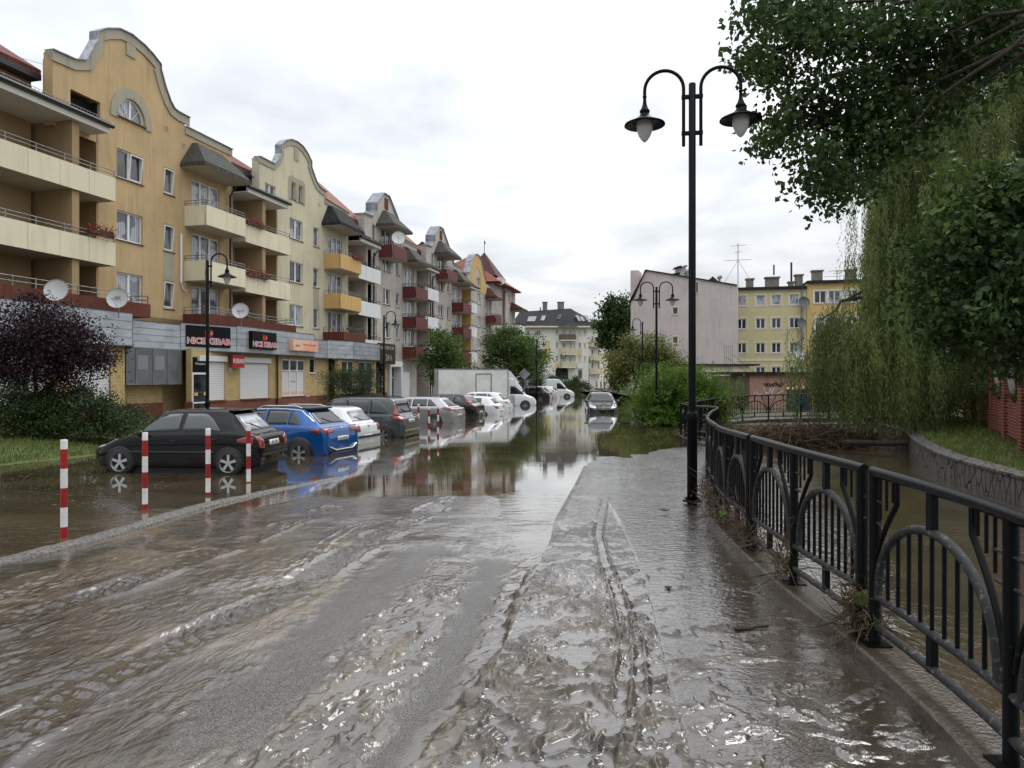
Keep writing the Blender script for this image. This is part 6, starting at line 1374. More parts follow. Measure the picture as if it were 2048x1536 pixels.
# ---------- vans
def van_profile(L,Hh,w,hood=1.05,cowl=.85,rf=1.75,box=None):
    e=box or L
    return [(0,.42,.62,.70,w*.70,w*.5),(.06,.34,.74,.84,w*.84,w*.6),(.25,.30,.92,1.0,w*.95,w*.66),(cowl*.75,.30,1.02,1.14,w,w*.75),(cowl+.05,.30,1.10,1.30,w,w*.80),(cowl+(rf-cowl)*.5,.30,1.15,1.30*.4+Hh*.6-.1,w,w*.84),(rf,.30,1.18,Hh-.10,w,w*.86),(rf+.4,.30,1.18,Hh,w,w*.88),(e*.75,.30,1.18,Hh,w,w*.88),(e-.08,.30,1.18,Hh-.02,w,w*.88),(e-.01,.32,1.17,Hh-.08,w*.98,w*.86),(e,.36,1.15,Hh-.14,w*.96,w*.84)]
def van(name,label,nose,th,pt,L,Hh,w,cabL=None,sub=.4):
    c=Car(van_profile(L,Hh,w,box=cabL or L),4);rz=th;fr=frame(nose[0],nose[1],-sub,rz);root=emp(name,label,'van',(nose[0],nose[1],-sub),rz);c.fr=fr;c.root=root;c.body(fr,pt,root)
    windscreen(c,.95,1.72,w*.78,w*.76)
    for ax in 'LR':c.decal(fr,root,'side_window',M['glass'],ax,[(1.02,1.22),(2.1,1.24)],[(1.06,1.26),(1.75,Hh-.45 if Hh<2.4 else 1.85),(2.1,Hh-.42 if Hh<2.4 else 1.85)],.006,12,5,.01)
    for sg in (1,-1):c.decal(fr,root,'headlight',M['head'],'F',[(sg*w*.55,.72),(sg*w*.86,.86)],[(sg*w*.55,.80),(sg*w*.88,1.0)],.012,6,4,.02)
    c.decal(fr,root,'grille',M['plastic'],'F',[(-w*.5,.55),(w*.5,.55)],[(-w*.45,.86),(w*.45,.86)],.012,8,4,.02);c.decal(fr,root,'bumper',M['plastic'],'F',[(-w*.8,.36),(w*.8,.36)],[(-w*.8,.54),(w*.8,.54)],.014,8,3,.02)
    return c
# box van: nose right and nearer the street; local -x is forward, pointing right
th=math.radians(180+13)
c=van('box_van','white box van with a tall cargo body and side hatch, nose towards the street',Wp(1068,0,55)[:2],th,pwh,6.9,2.45,1.0,2.35,.36)
arch_wheels(c,(.95,),.36,(8,.05,.2,False),1.0);fr=c.fr
for sg in (-1,1): wheel(fr,c.root,5.3,sg*1.03,.36,sg,(8,.05,.2,False),c)
b=MB(fr);b.box(2.3,7.6,-1.08,1.08,.85,3.12);bx=b.build('cargo_box',noisy('white_box_panel',c255(232,234,230),c255(208,210,204),1.2,.45),c.root)
b=MB(fr)
for y in (-1.085,1.085):
    for z in (.86,3.11): b.bar((2.3,y,z),(7.6,y,z),.05,.07)
    for x in (2.31,7.59): b.bar((x,y,.85),(x,y,3.12),.05,.06)
b.build('corner_trim',M['zinc'],bx)
for y,n in ((1.09,1),):
    b=MB(fr)
    for p,q in (((3.6,.95),(3.6,2.75)),((4.75,.95),(4.75,2.75)),((3.6,2.75),(4.75,2.75))): b.bar((p[0],y,p[1]),(q[0],y,q[1]),.03,.05)
    b.build('hatch_frame',M['plastic'],bx)
b=MB(fr);b.prism([(1.35,2.1),(2.28,2.1),(2.28,3.08),(2.05,2.95)],-.85,.85);b.build('wind_deflector',pwh,c.root);b=MB(fr);b.box(2.2,7.4,-.6,.6,.45,.84);b.build('chassis',M['plastic'],c.root)
sidebits(c,(),(1.15,1.45),1.,1.0,M['plastic'])
c=van('panel_van','white panel van parked beyond the box van, nose towards the street',Wp(1146,0,80)[:2],math.radians(180+10),pwh,5.6,2.35,1.0,None,.35)
arch_wheels(c,(.95,4.5),.35,(8,.05,.2,False),1.0);sidebits(c,(),(1.15,1.4),1.,1.0,M['plastic'])
# ---------- railings
class Path:
    def __init__(s,P):
        s.P=P;d=np.hypot(np.diff(P[:,0]),np.diff(P[:,1]));s.a=np.concatenate([[0],np.cumsum(d)]);s.L=s.a[-1]
    def at(s,t,h,o=0.):
        x,y,z=[float(np.interp(t,s.a,s.P[:,i])) for i in range(3)]
        if o:
            x2,y2=[float(np.interp(t+.05,s.a,s.P[:,i])) for i in range(2)];x1,y1=[float(np.interp(t-.05,s.a,s.P[:,i])) for i in range(2)]
            L=math.hypot(x2-x1,y2-y1) or 1;x+=(y2-y1)/L*o;y-=(x2-x1)/L*o
        return (x,y,z-1.15+h)
M['railm']=noisy('black_railing_paint',(.004,.005,.006),(.03,.03,.028),30,.30,.5,.004,spec=.10,lo=.64,hi=.72)
M['railm'].node_tree.nodes['Principled BSDF'].inputs['Coat Weight'].default_value=.05
M['railb']=noisy('lichened_rail',(.012,.012,.013),c255(112,110,98),34,.55,.8,.01,lo=.56,hi=.68)
def fence_panel(path,t0,n,unit,label,group,detail=2,endpost=True):
    e=path.at(t0+n*unit/2,0);root=emp('railing_panel',label,'railing',e,0,group)
    T=t0+n*unit;g=.03
    b=MB();b.smooth=True
    st=[t0+g+(T-t0-2*g)*i/max(2,int((T-t0)/.2)) for i in range(max(2,int((T-t0)/.2))+1)]
    b.tube([path.at(t,1.10) for t in st],.034,12);b.build('handrail',M['railm'],root)
    for h in (.12,.31):
        b=MB();b.tube([path.at(t,h) for t in st],.025,8);b.build('lower_rail',M['railb'],root)
    for i in range(n+1):
        if i==n and not endpost: continue
        t=t0+i*unit+(g+.03 if i==0 else (-g-.03 if i==n else 0))
        b=MB();p=path.at(t,-.02);q=path.at(t,1.10);b.tube([p,q],.037 if i in (0,n) else .034,10)
        b.box(p[0]-.075,p[0]+.075,p[1]-.075,p[1]+.075,p[2]+.012,p[2]+.03);b.build('post',M['railm'],root)
    for i in range(n):
        a=t0+i*unit;mid=a+unit/2;hw=unit/2-.10;k=18 if detail>1 else 10
        # inner arch standing on the upper lower-rail
        b=MB();b.tube([path.at(mid+hw*math.cos(PI*j/k),.31+.55*math.sin(PI*j/k)**.9) for j in range(k+1)],.026,8)
        b.build('arch',M['railb'] if detail>1 else M['railm'],root)
        for sg in (-1,1):   # pointed outer curves
            b=MB();pts=[path.at(mid+sg*(unit/2-.045-.30*(j/8)**1.6),.42+.52*(j/8)) for j in range(9)]+[path.at(mid+sg*(unit/2-.345),1.0),path.at(mid+sg*(unit/2-.345),1.10)]
            b.tube(pts,.018,6);b.build('outer_curve',M['railm'],root)
        b=MB();b.bar(path.at(mid,.86),path.at(mid,1.11),.05,.04);b.build('centre_bar',M['railm'],root)
        b=MB();b.bar(path.at(mid,.10),path.at(mid,.31),.05,.04);b.build('stub_post',M['railm'],root)
        if detail>0:
            nb=9 if detail>1 else 7
            for j in range(1,nb+1):
                x=-hw+2*hw*j/(nb+1);hh=.31+.55*math.sqrt(max(0,1-(x/hw)**2))**.9
                b=MB();b.tube([path.at(mid+x,.31),path.at(mid+x,hh)],.012,6);b.build('baluster',M['railm'],root)
            for sg in (-1,1):
                for j,x in enumerate((.09,.17,.25)):
                    u=unit/2-x-.045
                    b=MB();b.tube([path.at(mid+sg*u,1.1),path.at(mid+sg*u,.62+.30*(x/.3)**.7+.06)],.0095,5);b.build('short_bar',M['railm'],root)
                for hh in (.78,.92):
                    b=MB();b.tube([path.at(mid+sg*(unit/2-.02),hh),path.at(mid+sg*(unit/2-.10-.16*(hh-.6)),hh)],.010,5);b.build('cross_bar',M['railb'],root)
    return root
P1=Path(FPs);P2=Path(FBs)
def tofY(Y): return float(np.interp(Y,FPs[:,1],P1.a))
tB=tofY(4.65)   # the gap between the two nearest panels
u=1.22
grp='arched railing panels along the river'
fence_panel(P1,tB-2*1.5-.04,2,1.5,'nearest black arched railing panel at the right edge of the pavement',grp)
fence_panel(P1,tB+.02,2,u,'black arched railing panel second from the viewer, beside the street lamp foot',grp)
fence_panel(P1,tB+.06+2*u,2,u,'black railing panel where the fence starts to curve by the lamp post',grp)
fence_panel(P1,tB+.10+4*u,3,u,'curved black railing panel just behind the tall lamp post',grp,1)
fence_panel(P1,tB+.14+7*u,4,u,'black railing panel on the outside of the bend beyond the lamp post',grp,1)
tt=tB+.18+11*u;nn=int((P1.L-tt)/u);fence_panel(P1,tt,nn,u,'far black railing panel running up to the bridge corner',grp,0)
nb=int(P2.L/1.5)
gb='railing panels on the bridge'
for i,(a,n,l) in enumerate([(0,2,'bridge railing panel at the corner by the feathery bush'),(2,2,'bridge railing panel just right of the corner, in front of the wooden doors'),(4,3,'bridge railing panel in front of the graffiti wall'),(7,max(1,nb-7),'bridge railing panel partly behind the willow strands')]):
    fence_panel(P2,a*1.5+.03,n,1.48,l,gb,1)
mb=MB();Q=FBs.copy();Q[:,2]-=1.15;sweep(Q,[(-.25,-.45),(-.25,0),(.2,0),(.2,-.42)],mb);mb.smooth=False
mb.add([(8.5,30.5,.02),(20,33.,.02),(20,36,.14),(8.5,36,.14)],[(0,1,2,3)])
tag(mb.build('bridge_deck',M['conc'],fixn=False),'low concrete footbridge edge under the far arched railing','bridge')
# ---------- street lamps
M['globe']=mat('frosted_lamp_glass',(.75,.76,.77),.25,spec=.5,Transmission_Weight=.25)
def lamp_head(fr,root):
    b=MB(fr);b.lathe([(0.001,0),(.022,0),(.03,-.02),(.03,-.04),(.022,-.05),(.03,-.14),(.055,-.21),(.075,-.235),(.075,-.26),(.06,-.275),(.09,-.33),(.14,-.36),(.16,-.375),(.30,-.44),(.305,-.455),(.15,-.41),(.10,-.40),(.001,-.39)],n=24)
    b.build('lamp_shade',M['black'],root)
    g=MB(fr);g.lathe([(.12,-.40),(.125,-.46),(.115,-.54),(.085,-.62),(.045,-.68),(.012,-.71),(0.001,-.715)],n=20);g.build('lamp_glass',M['globe'],root)
def street_lamp(x,y,z,H,label,sides,rz=0,group=None,detail=True,R=.285):
    root=emp('street_lamp',label,'street lamp',(x,y,z),rz,group);fr=frame(x,y,z,rz)
    b=MB(fr);b.lathe([(.001,-.25),(.075,-.25),(.075,1.20),(.085,1.22),(.085,1.30),(.07,1.33),(.055,1.34)],n=16)
    b.build('pole_base',M['black'],root)
    b=MB(fr);b.lathe([(.055,1.34),(.052,H-.01),(.045,H),(.001,H)],n=14);b.build('pole',M['black'],root)
    b=MB(fr);b.lathe([(.001,0.002),(.14,.002),(.14,.02),(.08,.03)],n=12);
    for k in range(4):
        a=PI/4+k*PI/2;b.lathe([(.02,.02),(.02,.05),(.001,.05)],.115*math.cos(a),.115*math.sin(a),0,6)
    b.build('base_plate',M['black'],root)
    for sg in sides:
        b=MB(fr);x0=sg*.125;pts=[(x0,0,H-.93),(x0,0,H-.07)]
        pts+=[(x0+sg*(R-R*math.cos(PI*j/16)),0,H-.07+R*math.sin(PI*j/16)*1.0) for j in range(1,17)]
        e=(x0+sg*2*R,0,H-.13);pts.append(e);b.tube(pts,.026,10);b.build('arm',M['black'],root)
        lamp_head(fr@Matrix.Translation(Vector(e)),root)
    for h in (H-.20,H-.74):
        b=MB(fr);lo=-.155 if -1 in sides else 0;hi=.155 if 1 in sides else 0
        b.bar((lo,0,h),(hi,0,h),.06,.05);b.build('bracket',M['black'],root)
    return root
gl='wrought lamps with hooked arms along the street'
street_lamp(2.68,10.56,.22,6.22,'tall double armed black street lamp standing on the muddy pavement',(-1,1),-.16,gl)
street_lamp(*Wp(415,0,24)[:2],-.05,6.1,'single armed black lamp in front of the kebab shop',(1,),-.1,gl)
street_lamp(*Wp(768,0,42)[:2],-.05,5.85,'single armed black lamp beside the dark shrub and the grey stepped houses',(1,),-.1,gl)
street_lamp(*Wp(1073,0,68)[:2],-.05,5.9,'single armed black lamp standing in the water by the white box van',(1,),-.1,gl)
street_lamp(*Wp(1313,0,31)[:2],-.05,6.1,'double armed black lamp rising out of the feathery bush',(-1,1),-.05,gl)
street_lamp(*Wp(1285,0,50)[:2],-.05,6.1,'single armed black lamp with arm to the left before the pale gable wall',(-1,),0,gl)
street_lamp(*Wp(1122,0,110)[:2],-.05,6.,'distant thin black lamp before the white corner house balconies',(1,),0,gl)
street_lamp(*Wp(1178,0,118)[:2],-.05,5.6,'distant black lamp nearest the far end of the street',(1,),0,gl)
# ---------- bollards
M['bw']=noisy('white_bollard_paint',(.78,.78,.76),(.6,.58,.54),6,.45);M['br']=noisy('red_bollard_paint',c255(160,24,28),c255(128,20,24),6,.45)
def bollard(x,y,label,H=1.17):
    root=emp('bollard',label,'bollard',(x,y,-.12),0,'red and white bollards by the parking lot');r=.042
    z=H;i=0
    while z>-.12:
        k=.11 if i==0 else .25;z0=max(-.12,z-k);b=MB();p=[(r,z0),(r,z)]
        if i==0:p+=[(r*.92,z+.012),(.001,z+.014)]
        b.lathe(p,x,y,0,14);b.build('white_band' if i%2==0 else 'red_band',M['bw' if i%2==0 else 'br'],root);z=z0;i+=1
for (px,py,l,H) in [(128,1075,'nearest red and white striped bollard, standing alone at the left edge',1.25),(290,1018,'red and white bollard in front of the black hatchback front door',1.19),(416,990,'red and white bollard in front of the black hatchback rear door',1.16),(497,965,'red and white bollard before the black hatchback tail light',1.13)]:
    x,y=G(px,py,0);bollard(x,y,l,H)
for px,py,l in [(858,866,'far red and white bollard in front of the silver hatchback door'),(876,861,'far red and white bollard before the silver hatchback rear wheel'),(837,856,'far red and white bollard half hidden behind the dark green estate')]:
    x,y=G(px,py,0);bollard(x,y,l,.98)
# ---------- trees and shrubs
def leaves(name,c,size,mt,root,nrm=None,aspect=.62,droop=.0,jit=.6):
    """each leaf: a folded pair of quads along its midrib"""
    k=len(c);a=RNG.normal(size=(k,3));a[:,2]-=droop;a/=np.linalg.norm(a,axis=1)[:,None]
    n=RNG.normal(size=(k,3));n[:,2]+=.8;n-=a*(a*n).sum(1)[:,None];n/=np.linalg.norm(n,axis=1)[:,None];b=np.cross(n,a)
    s=(size*(1-jit/2+jit*RNG.random(k)))[:,None]
    t0=c;t1=c+a*s;m=c+a*s*.45-n*s*.10;l=c+a*s*.42+b*s*aspect*.5+n*s*.05;r=c+a*s*.42-b*s*aspect*.5+n*s*.05;q=c+a*s*.8-n*s*.05
    V=np.stack([t0,l,t1,m,r],1).reshape(-1,3);i=np.arange(k)[:,None]*5
    Fc=np.concatenate([i+np.array([[0,3,2,1]]),i+np.array([[0,4,2,3]])],0)
    return npmesh(name,V,Fc,[mt],root,smooth=False)
def rb(n): return RNG.normal(size=(n,3))/1.0
def branch(mb,p,q,r0,r1,w=.12,n=6):
    p=Vector(p);q=Vector(q);L=(q-p).length;pts=[];rs=[]
    for i in range(n+1):
        t=i/n;o=Vector((random.gauss(0,1),random.gauss(0,1),random.gauss(0,.6)))*w*L*math.sin(PI*t)*.35;pts.append(p.lerp(q,t)+o);rs.append(r0+(r1-r0)*t)
    mb.tube(pts,rs,6);return pts
def crown_tree(name,label,cat,base,blobs,nleaf,lsize,mt,trunk_r=.15,fork=.45,clump=.35,nclump=60,group=None,barkm='bark',droop=.3,aspect=.62,twigs=True,hollow=.45):
    bx,by,bz=base;root=emp(name,label,cat,base,0,group);vol=[b[3]*b[4]*b[5] for b in blobs];tot=sum(vol)
    C_=[];mb=MB();top=Vector((sum(b[0]*v for b,v in zip(blobs,vol))/tot,sum(b[1]*v for b,v in zip(blobs,vol))/tot,sum(b[2]*v for b,v in zip(blobs,vol))/tot))
    f=Vector(base).lerp(top,fork)
    if trunk_r>0: branch(mb,(bx,by,bz-.3),f,trunk_r*1.15,trunk_r*.8,.06)
    for b,v in zip(blobs,vol):
        n=max(3,int(nclump*v/tot));u=RNG.normal(size=(n,3));u/=np.linalg.norm(u,axis=1)[:,None];rr=(hollow+(1-hollow)*RNG.random(n)**.6)[:,None]
        C_.append(np.array(b[:3])+u*rr*np.array(b[3:6]))
        if trunk_r>0:
            hub=Vector(b[:3])-Vector((0,0,b[5]*.35));branch(mb,f,hub,trunk_r*.6,trunk_r*.32,.1)
            if twigs:
                for j in range(0,n,2): branch(mb,hub,C_[-1][j],trunk_r*.22,trunk_r*.05,.15,4)
    if trunk_r>0: mb.build('trunk',M[barkm],root)
    Cc=np.concatenate(C_);w=.5+RNG.random(len(Cc));w/=w.sum();k=RNG.choice(len(Cc),nleaf,p=w)
    sz=clump*(.6+.8*RNG.random(len(Cc)))[k][:,None];P=Cc[k]+RNG.normal(size=(nleaf,3))*sz*np.array([1,1,.62])
    leaves('crown',P,np.full(nleaf,lsize),M[mt],root,droop=droop,aspect=aspect);return root
M['lf_dark']=leafm('dark_leaves',c255(38,56,26),c255(76,102,48),.35,.9);M['lf_mid']=leafm('mid_leaves',c255(52,76,34),c255(104,128,60),.3,1.1);M['lf_purple']=leafm('purple_leaves',c255(34,18,26),c255(62,36,46),.15,1.)
M['lf_willow']=leafm('willow_leaves',c255(72,88,46),c255(124,138,78),.35,.5);M['lf_feather']=leafm('feathery_green',c255(74,106,38),c255(124,154,64),.35,.8);M['lf_shrub']=leafm('shrub_leaves',c255(42,58,34),c255(84,104,60),.2,1.5)
M['lf_yel']=leafm('yellowing_leaves',c255(84,96,46),c255(136,138,76),.3,1.)
def at(px,py,Y): return Wp(px,py,Y)
def blob(px,py,Y,rx,ry,rz): x,y,z=at(px,py,Y);return (x,y,z,rx,ry,rz)
# small street trees by the houses
x,y,_=at(888,0,57);crown_tree('street_tree','round green street tree to the left of the white box van','tree',(x,y,-.1),[(x,y,4.0,1.9,1.9,1.7),(x+.3,y-.2,2.6,1.5,1.5,1.2),(x-.1,y,5.0,1.2,1.2,.9)],9000,.20,'lf_mid',.13,clump=.42,nclump=60)
x,y,_=at(1017,0,69);crown_tree('street_tree','larger bright green street tree above the box van cab','tree',(x,y,-.1),[(x,y,4.6,2.2,2.0,2.2),(x+1.,y,3.2,1.8,1.5,1.6),(x-.2,y,6.,1.5,1.4,1.2)],11000,.22,'lf_mid',.16,clump=.5,nclump=70)
x,y,_=at(1068,0,86);crown_tree('street_tree','smaller darker street tree before the white corner house','tree',(x,y,-.1),[(x,y,4.0,1.9,1.9,1.9),(x-.6,y,6.,1.3,1.3,1.3)],6000,.22,'lf_mid',.14,clump=.5,nclump=50)
for lb,px,Y,w,h in [('low hedge bush between the parked van and the corner house',1110,100,4.5,2.6),('clipped hedge at the foot of the white corner house',1150,112,2.4,1.6),('dark bush behind the road sign and box van cab',1045,78,2.2,3.2),('grey green bush behind the white box van roof',955,62,2.2,3.4)]:
    x,y,_=at(px,0,Y);crown_tree('bush',lb,'bush',(x,y,-.2),[(x,y,h*.45,w,1.6,h*.5)],4500,.20,'lf_shrub',0,clump=.4,nclump=40)
# big dark trees at the far right of the street
x,y,_=at(1232,0,125);crown_tree('broadleaf_tree','tall dark tree between the corner house and the pink gable','tree',(x+1,y,-.1),[(x,y,12.5,2.6,2.6,4.6),(x+2,y,9,3.2,3,4),(x-.6,y,9.5,2.4,2.4,3.5)],17000,.55,'lf_dark',.35,clump=.85,nclump=130,hollow=.2)
x,y,_=at(1262,0,66);crown_tree('broadleaf_tree','loose yellowish small tree behind the feathery bush','tree',(x,y,-.1),[(x,y,4.0,1.8,1.8,2.0),(x+1.4,y,4.4,2.,1.6,2.1),(x+3.4,y,3.4,1.6,1.5,1.6),(x-.6,y,2.4,1.2,1.2,1.2)],14000,.20,'lf_yel',.12,clump=.55,nclump=60)
x,y,_=at(1234,0,96);crown_tree('bush','green bush beside the far bend of the street','bush',(x,y,-.2),[(x+.2,y,2.2,1.3,1.5,2.2)],4000,.24,'lf_shrub',0,clump=.5,nclump=30)
# dark shrub in front of the grey fascia
x,y,_=at(700,0,39);crown_tree('shrub','wide dark green shrub in front of the shop windows','shrub',(x,y,-.1),[(x,y,1.3,1.7,1.5,1.4),(x-.5,y,2.0,1.1,1,1.),(x+.7,y,1.9,1.,1,1.1)],15000,.10,'lf_shrub',.05,clump=.26,nclump=110,droop=0,aspect=.35,hollow=.2)
# purple leaved tree and hedge on the left
x,y,_=at(70,0,21.2);crown_tree('plum_tree','purple leaved plum tree at the left edge before the shops','tree',(x,y,.2),[(x,y,3.3,1.5,1.3,1.2),(x+1.0,y,2.9,1.3,1.1,.95),(x-1,y,2.8,1.2,1.2,1.0),(x+.4,y,1.9,1.1,1,.8),(x+1.5,y,3.1,.7,.7,.55)],26000,.085,'lf_purple',.10,clump=.24,nclump=190,droop=.1)
for lb,px,Y,w,h,n,mk in [('dark tangled bush at the left edge under the purple tree',10,20.6,1.2,1.5,8000,'lf_shrub'),('broad dark bush in the middle of the verge hedge',90,21.,1.1,1.35,8000,'lf_dark'),('bush with long thin sprays before the roller shutter',165,21.3,1.2,1.3,8000,'lf_shrub'),('low reddish bush at the end of the verge hedge',235,22.5,1.1,.8,5500,'lf_shrub')]:
    x,y,_=at(px,0,Y);crown_tree('bush',lb,'bush',(x,y,.25),[(x,y,.3+h*.45,w,.9,h*.55),(x+.2,y,.25+h*.8,w*.6,.6,h*.35)],n,.075,mk,.03,clump=.2,nclump=90,droop=0,aspect=.5,hollow=.3)
# feathery tamarisk bush
x,y,_=at(1352,0,32);root=emp('tamarisk_bush','large feathery light green bush at the edge of the flooded street','bush',(x,y,-.2))
P=[];
for i in range(1900):
    th=random.uniform(0,2*PI);e=random.uniform(.05,1.)**.8;L=random.uniform(1.3,2.75);dx=math.cos(th)*math.cos(e*1.35);dy=math.sin(th)*math.cos(e*1.35)*.8;dz=math.sin(e*1.35)
    s0=Vector((x+random.gauss(0,.35)+(1.5*(random.random()-.35)),y+random.gauss(0,.3),0));k=36
    for j in range(k):
        t=j/k;P.append((s0.x+dx*L*t*1.08+random.gauss(0,.045),s0.y+dy*L*t+random.gauss(0,.045),s0.z+dz*L*t*1.2-.45*(t**2)*L*(1-dz*.6)*.5+.1+random.gauss(0,.04)))
P=np.array(P);P=P[P[:,2]>-.05];a=leaves('foliage',P,np.full(len(P),.17),M['lf_feather'],root,droop=-.3,aspect=.2)
b=MB()
for i in range(14): branch(b,(x+random.uniform(-.5,1.2),y,-.2),(x+random.uniform(-1.8,2.6),y+random.uniform(-1,1),random.uniform(.9,2.3)),.03,.008)
b.build('stems',M['bark'],root)
x,y,_=at(1432,0,31);crown_tree('goldenrod','yellow flowering weed at the right end of the feathery bush','plant',(x,y,0),[(x,y,.9,.35,.3,.45)],1500,.07,'lf_yel',.01,clump=.12,nclump=25)
# weeping willow on the far bank
wx,wy=13.7,25.2;root=emp('weeping_willow','weeping willow hanging over the river','tree',(wx+1.5,wy+1,.2))
b=MB();hub=Vector((wx+1.2,wy+.6,5.5));branch(b,(wx+1.5,wy+1,-.3),hub,.42,.3,.05)
SP=[]
def strandset(px,py0,Y,w,n,L0,L1):
    x,yy,z=at(px,py0,Y)
    for _ in range(max(3,int(n*2.1/15))):
        tx,ty,tz,tl=x+random.gauss(0,w),yy+random.gauss(0,w*.9),z+random.gauss(0,.45),random.uniform(L0,L1)
        for _ in range(15): SP.append((tx+random.gauss(0,.13),ty+random.gauss(0,.13),tz+random.gauss(0,.18),tl*random.uniform(.6,1.)))
for q in [(1990,150,25,1.4,120,4,8),(1890,250,25,1.1,140,4,8),(1840,330,25,.9,150,4,9),(1800,430,25.5,.6,110,4,8),(1775,530,25.5,.45,60,3,6),(1960,380,24,1.6,150,4,9),(1850,500,24,1.3,130,4,7.0),(1685,650,24,.5,110,2.0,4.0),(1640,665,24,.36,60,1.4,3.2),(1745,650,23.5,.7,170,2.5,4.6),(1800,650,23.5,.9,150,2.5,4.4),(1900,650,23.5,1.1,150,2.5,4.2),(1700,720,22.8,.6,100,1.6,2.6),(1780,760,22.5,.7,110,1.2,2.2),(2050,200,26,1.5,90,4,8),(2050,70,26,1.2,160,3,6),(1990,110,26,1.1,160,3,6),(1920,160,25.5,1.,150,3,6),(1870,200,25.5,.8,110,3,6),(2060,160,25,1.3,160,3,6),(1850,250,25,.8,80,2,5),(1815,330,25,.5,60,2,5),(1752,400,25.2,.3,34,3,7),(1728,500,25,.3,30,3,6),(1780,300,25.2,.35,60,3,7),(1765,380,25.2,.35,60,3,7)]: strandset(*q)
for q in [(1990,180),(1880,280),(1780,370),(1740,500),(1850,520),(1690,600),(1640,640),(1900,640)]:
    x,yy,z=at(q[0],q[1],24.8);p=branch(b,hub+Vector((0,0,random.uniform(-1.5,2))),(x,yy,z),.12,.03,.15);
b.build('trunk',M['bark'],root)
P=[];Dd=[]
tw=MB()
for (x,yy,z,L) in SP:
    zb=max(.12+random.random()*.7,z-L);L=z-zb
    if L<.5: continue
    a=random.uniform(0,2*PI);sw=random.uniform(.05,.35);n=int(L/.062);pts=[]
    for j in range(n):
        t=j/n;q=1-math.exp(-t*3);P.append((x+math.cos(a)*sw*q+random.gauss(0,.03),yy+math.sin(a)*sw*q+random.gauss(0,.03),z-L*t))
P=np.array(P);k=len(P);a=RNG.normal(0,.35,(k,3));a[:,2]=-1;a/=np.linalg.norm(a,axis=1)[:,None];bb=np.cross(a,RNG.normal(size=(k,3)));bb/=np.linalg.norm(bb,axis=1)[:,None]
s=(.13*(.6+.8*RNG.random(k)))[:,None];V=np.stack([P,P+a*s*.5+bb*.014,P+a*s,P+a*s*.5-bb*.014],1).reshape(-1,3);i=np.arange(k)[:,None]*4
npmesh('crown',V,i+np.array([[0,1,2,3]]),[M['lf_willow']],root,smooth=False)
print('willow leaves',k)
# linden reaching over the pavement from the right
root=emp('linden_tree','broad leaved tree whose dark boughs reach in from the upper right','tree',(10.2,9.6,.3))
b=MB();fork=Vector((10.0,9.6,5.2));branch(b,(10.2,9.6,-.2),fork,.40,.3,.04)
LP=[]
def spray(px,py,Y,r,n,dens=1.):
    c=Vector(at(px,py,Y));LP.append((c,r,int(n*dens)));return c
limbs=[((1570,70),(1510,110),(1500,130),(1560,150)),((1620,240),(1570,230),(1545,270),(1600,200)),((1660,330),(1650,370),(1690,380),(1640,290)),((1700,90),(1620,60),(1640,20),(1750,40)),((1780,150),(1730,200),(1700,160),(1830,130)),((1760,290),(1720,330),(1700,260),(1780,240)),((1900,60),(1860,20),(1840,100),(1960,30)),((1960,120),(1900,110),(1870,170),(2000,100)),((2010,60),(2040,60),(1990,10),(2060,40)),((1540,10),(1510,20),(1580,0),(1620,30))]
for i,Lm in enumerate(limbs):
    Y=random.uniform(11.,12.6);h=Vector(at(Lm[0][0]+40,Lm[0][1]+10,Y));mid=fork.lerp(h,.5)+Vector((0,0,random.uniform(1.1,2.)));branch(b,fork+Vector((0,0,random.uniform(1.5,3))),mid,.05,.035,.06);branch(b,mid,h,.035,.018,.08)
    for (px,py) in Lm:
        for _ in range(5):
            YY=Y+random.gauss(0,.5);q=spray(px+random.gauss(0,24),py+random.gauss(0,20),YY,.17,62);branch(b,h,q,.014,.004,.14,4)
for _ in range(330):
    px=random.uniform(1500,2090);py=random.uniform(-40,370)
    lim=np.interp(px,[1500,1560,1640,1690,1760,1850,1950,2050],[150,270,395,425,375,285,215,160])
    if py>lim or px<1530 or (px<1620 and random.random()<.6) or random.random()<.25 or noise(np.array(px/70.),np.array(py/60.))<-.34: continue
    q=spray(px,py,random.uniform(10.8,13.4),.2,62)
    if random.random()<.5: branch(b,Vector(at(px+random.uniform(30,120),py-random.uniform(0,60),12.)),q,.012,.004,.1,4)
b.build('trunk',M['bark'],root)
P=np.concatenate([np.array(c)+RNG.normal(size=(n,3))*r*np.array([1.15,1.2,.8]) for c,r,n in LP]);leaves('crown',P,np.full(len(P),.10),M['lf_dark'],root,droop=.7,aspect=.8);print('linden',len(P))
# maple like dark tree at the right edge, over the bank
root=emp('broadleaf_tree','dense dark leafy tree at the right edge before the willow','tree',(8.2,9.2,.3))
b=MB();fork=Vector((8.1,9.4,3.2));branch(b,(8.2,9.2,-.2),fork,.22,.17,.04);LP=[]
for (px,py,r,n) in [(2020,430,.24,60),(1975,500,.24,60),(2040,540,.26,60),(1950,590,.24,60),(1930,520,.2,40),(2020,370,.16,20),(1930,650,.17,30),(2000,640,.22,60),(2050,600,.24,50),(1900,570,.16,26),(1905,480,.12,12),(1950,410,.14,18),(1885,640,.10,10),(2050,690,.2,34),(2070,480,.3,50),(1990,560,.25,60),(1960,700,.08,6),(2055,430,.2,30)]:
    Y=random.uniform(7.6,8.8);h=Vector(at(px,py,Y));branch(b,fork,h,.04,.012,.1)
    for _ in range(n):
        q=h+Vector((random.gauss(0,r),random.gauss(0,.4),random.gauss(0,r)));LP.append((q,.09,26))
        if random.random()<.2: branch(b,h,q,.01,.004,.12,3)
b.build('trunk',M['bark'],root)
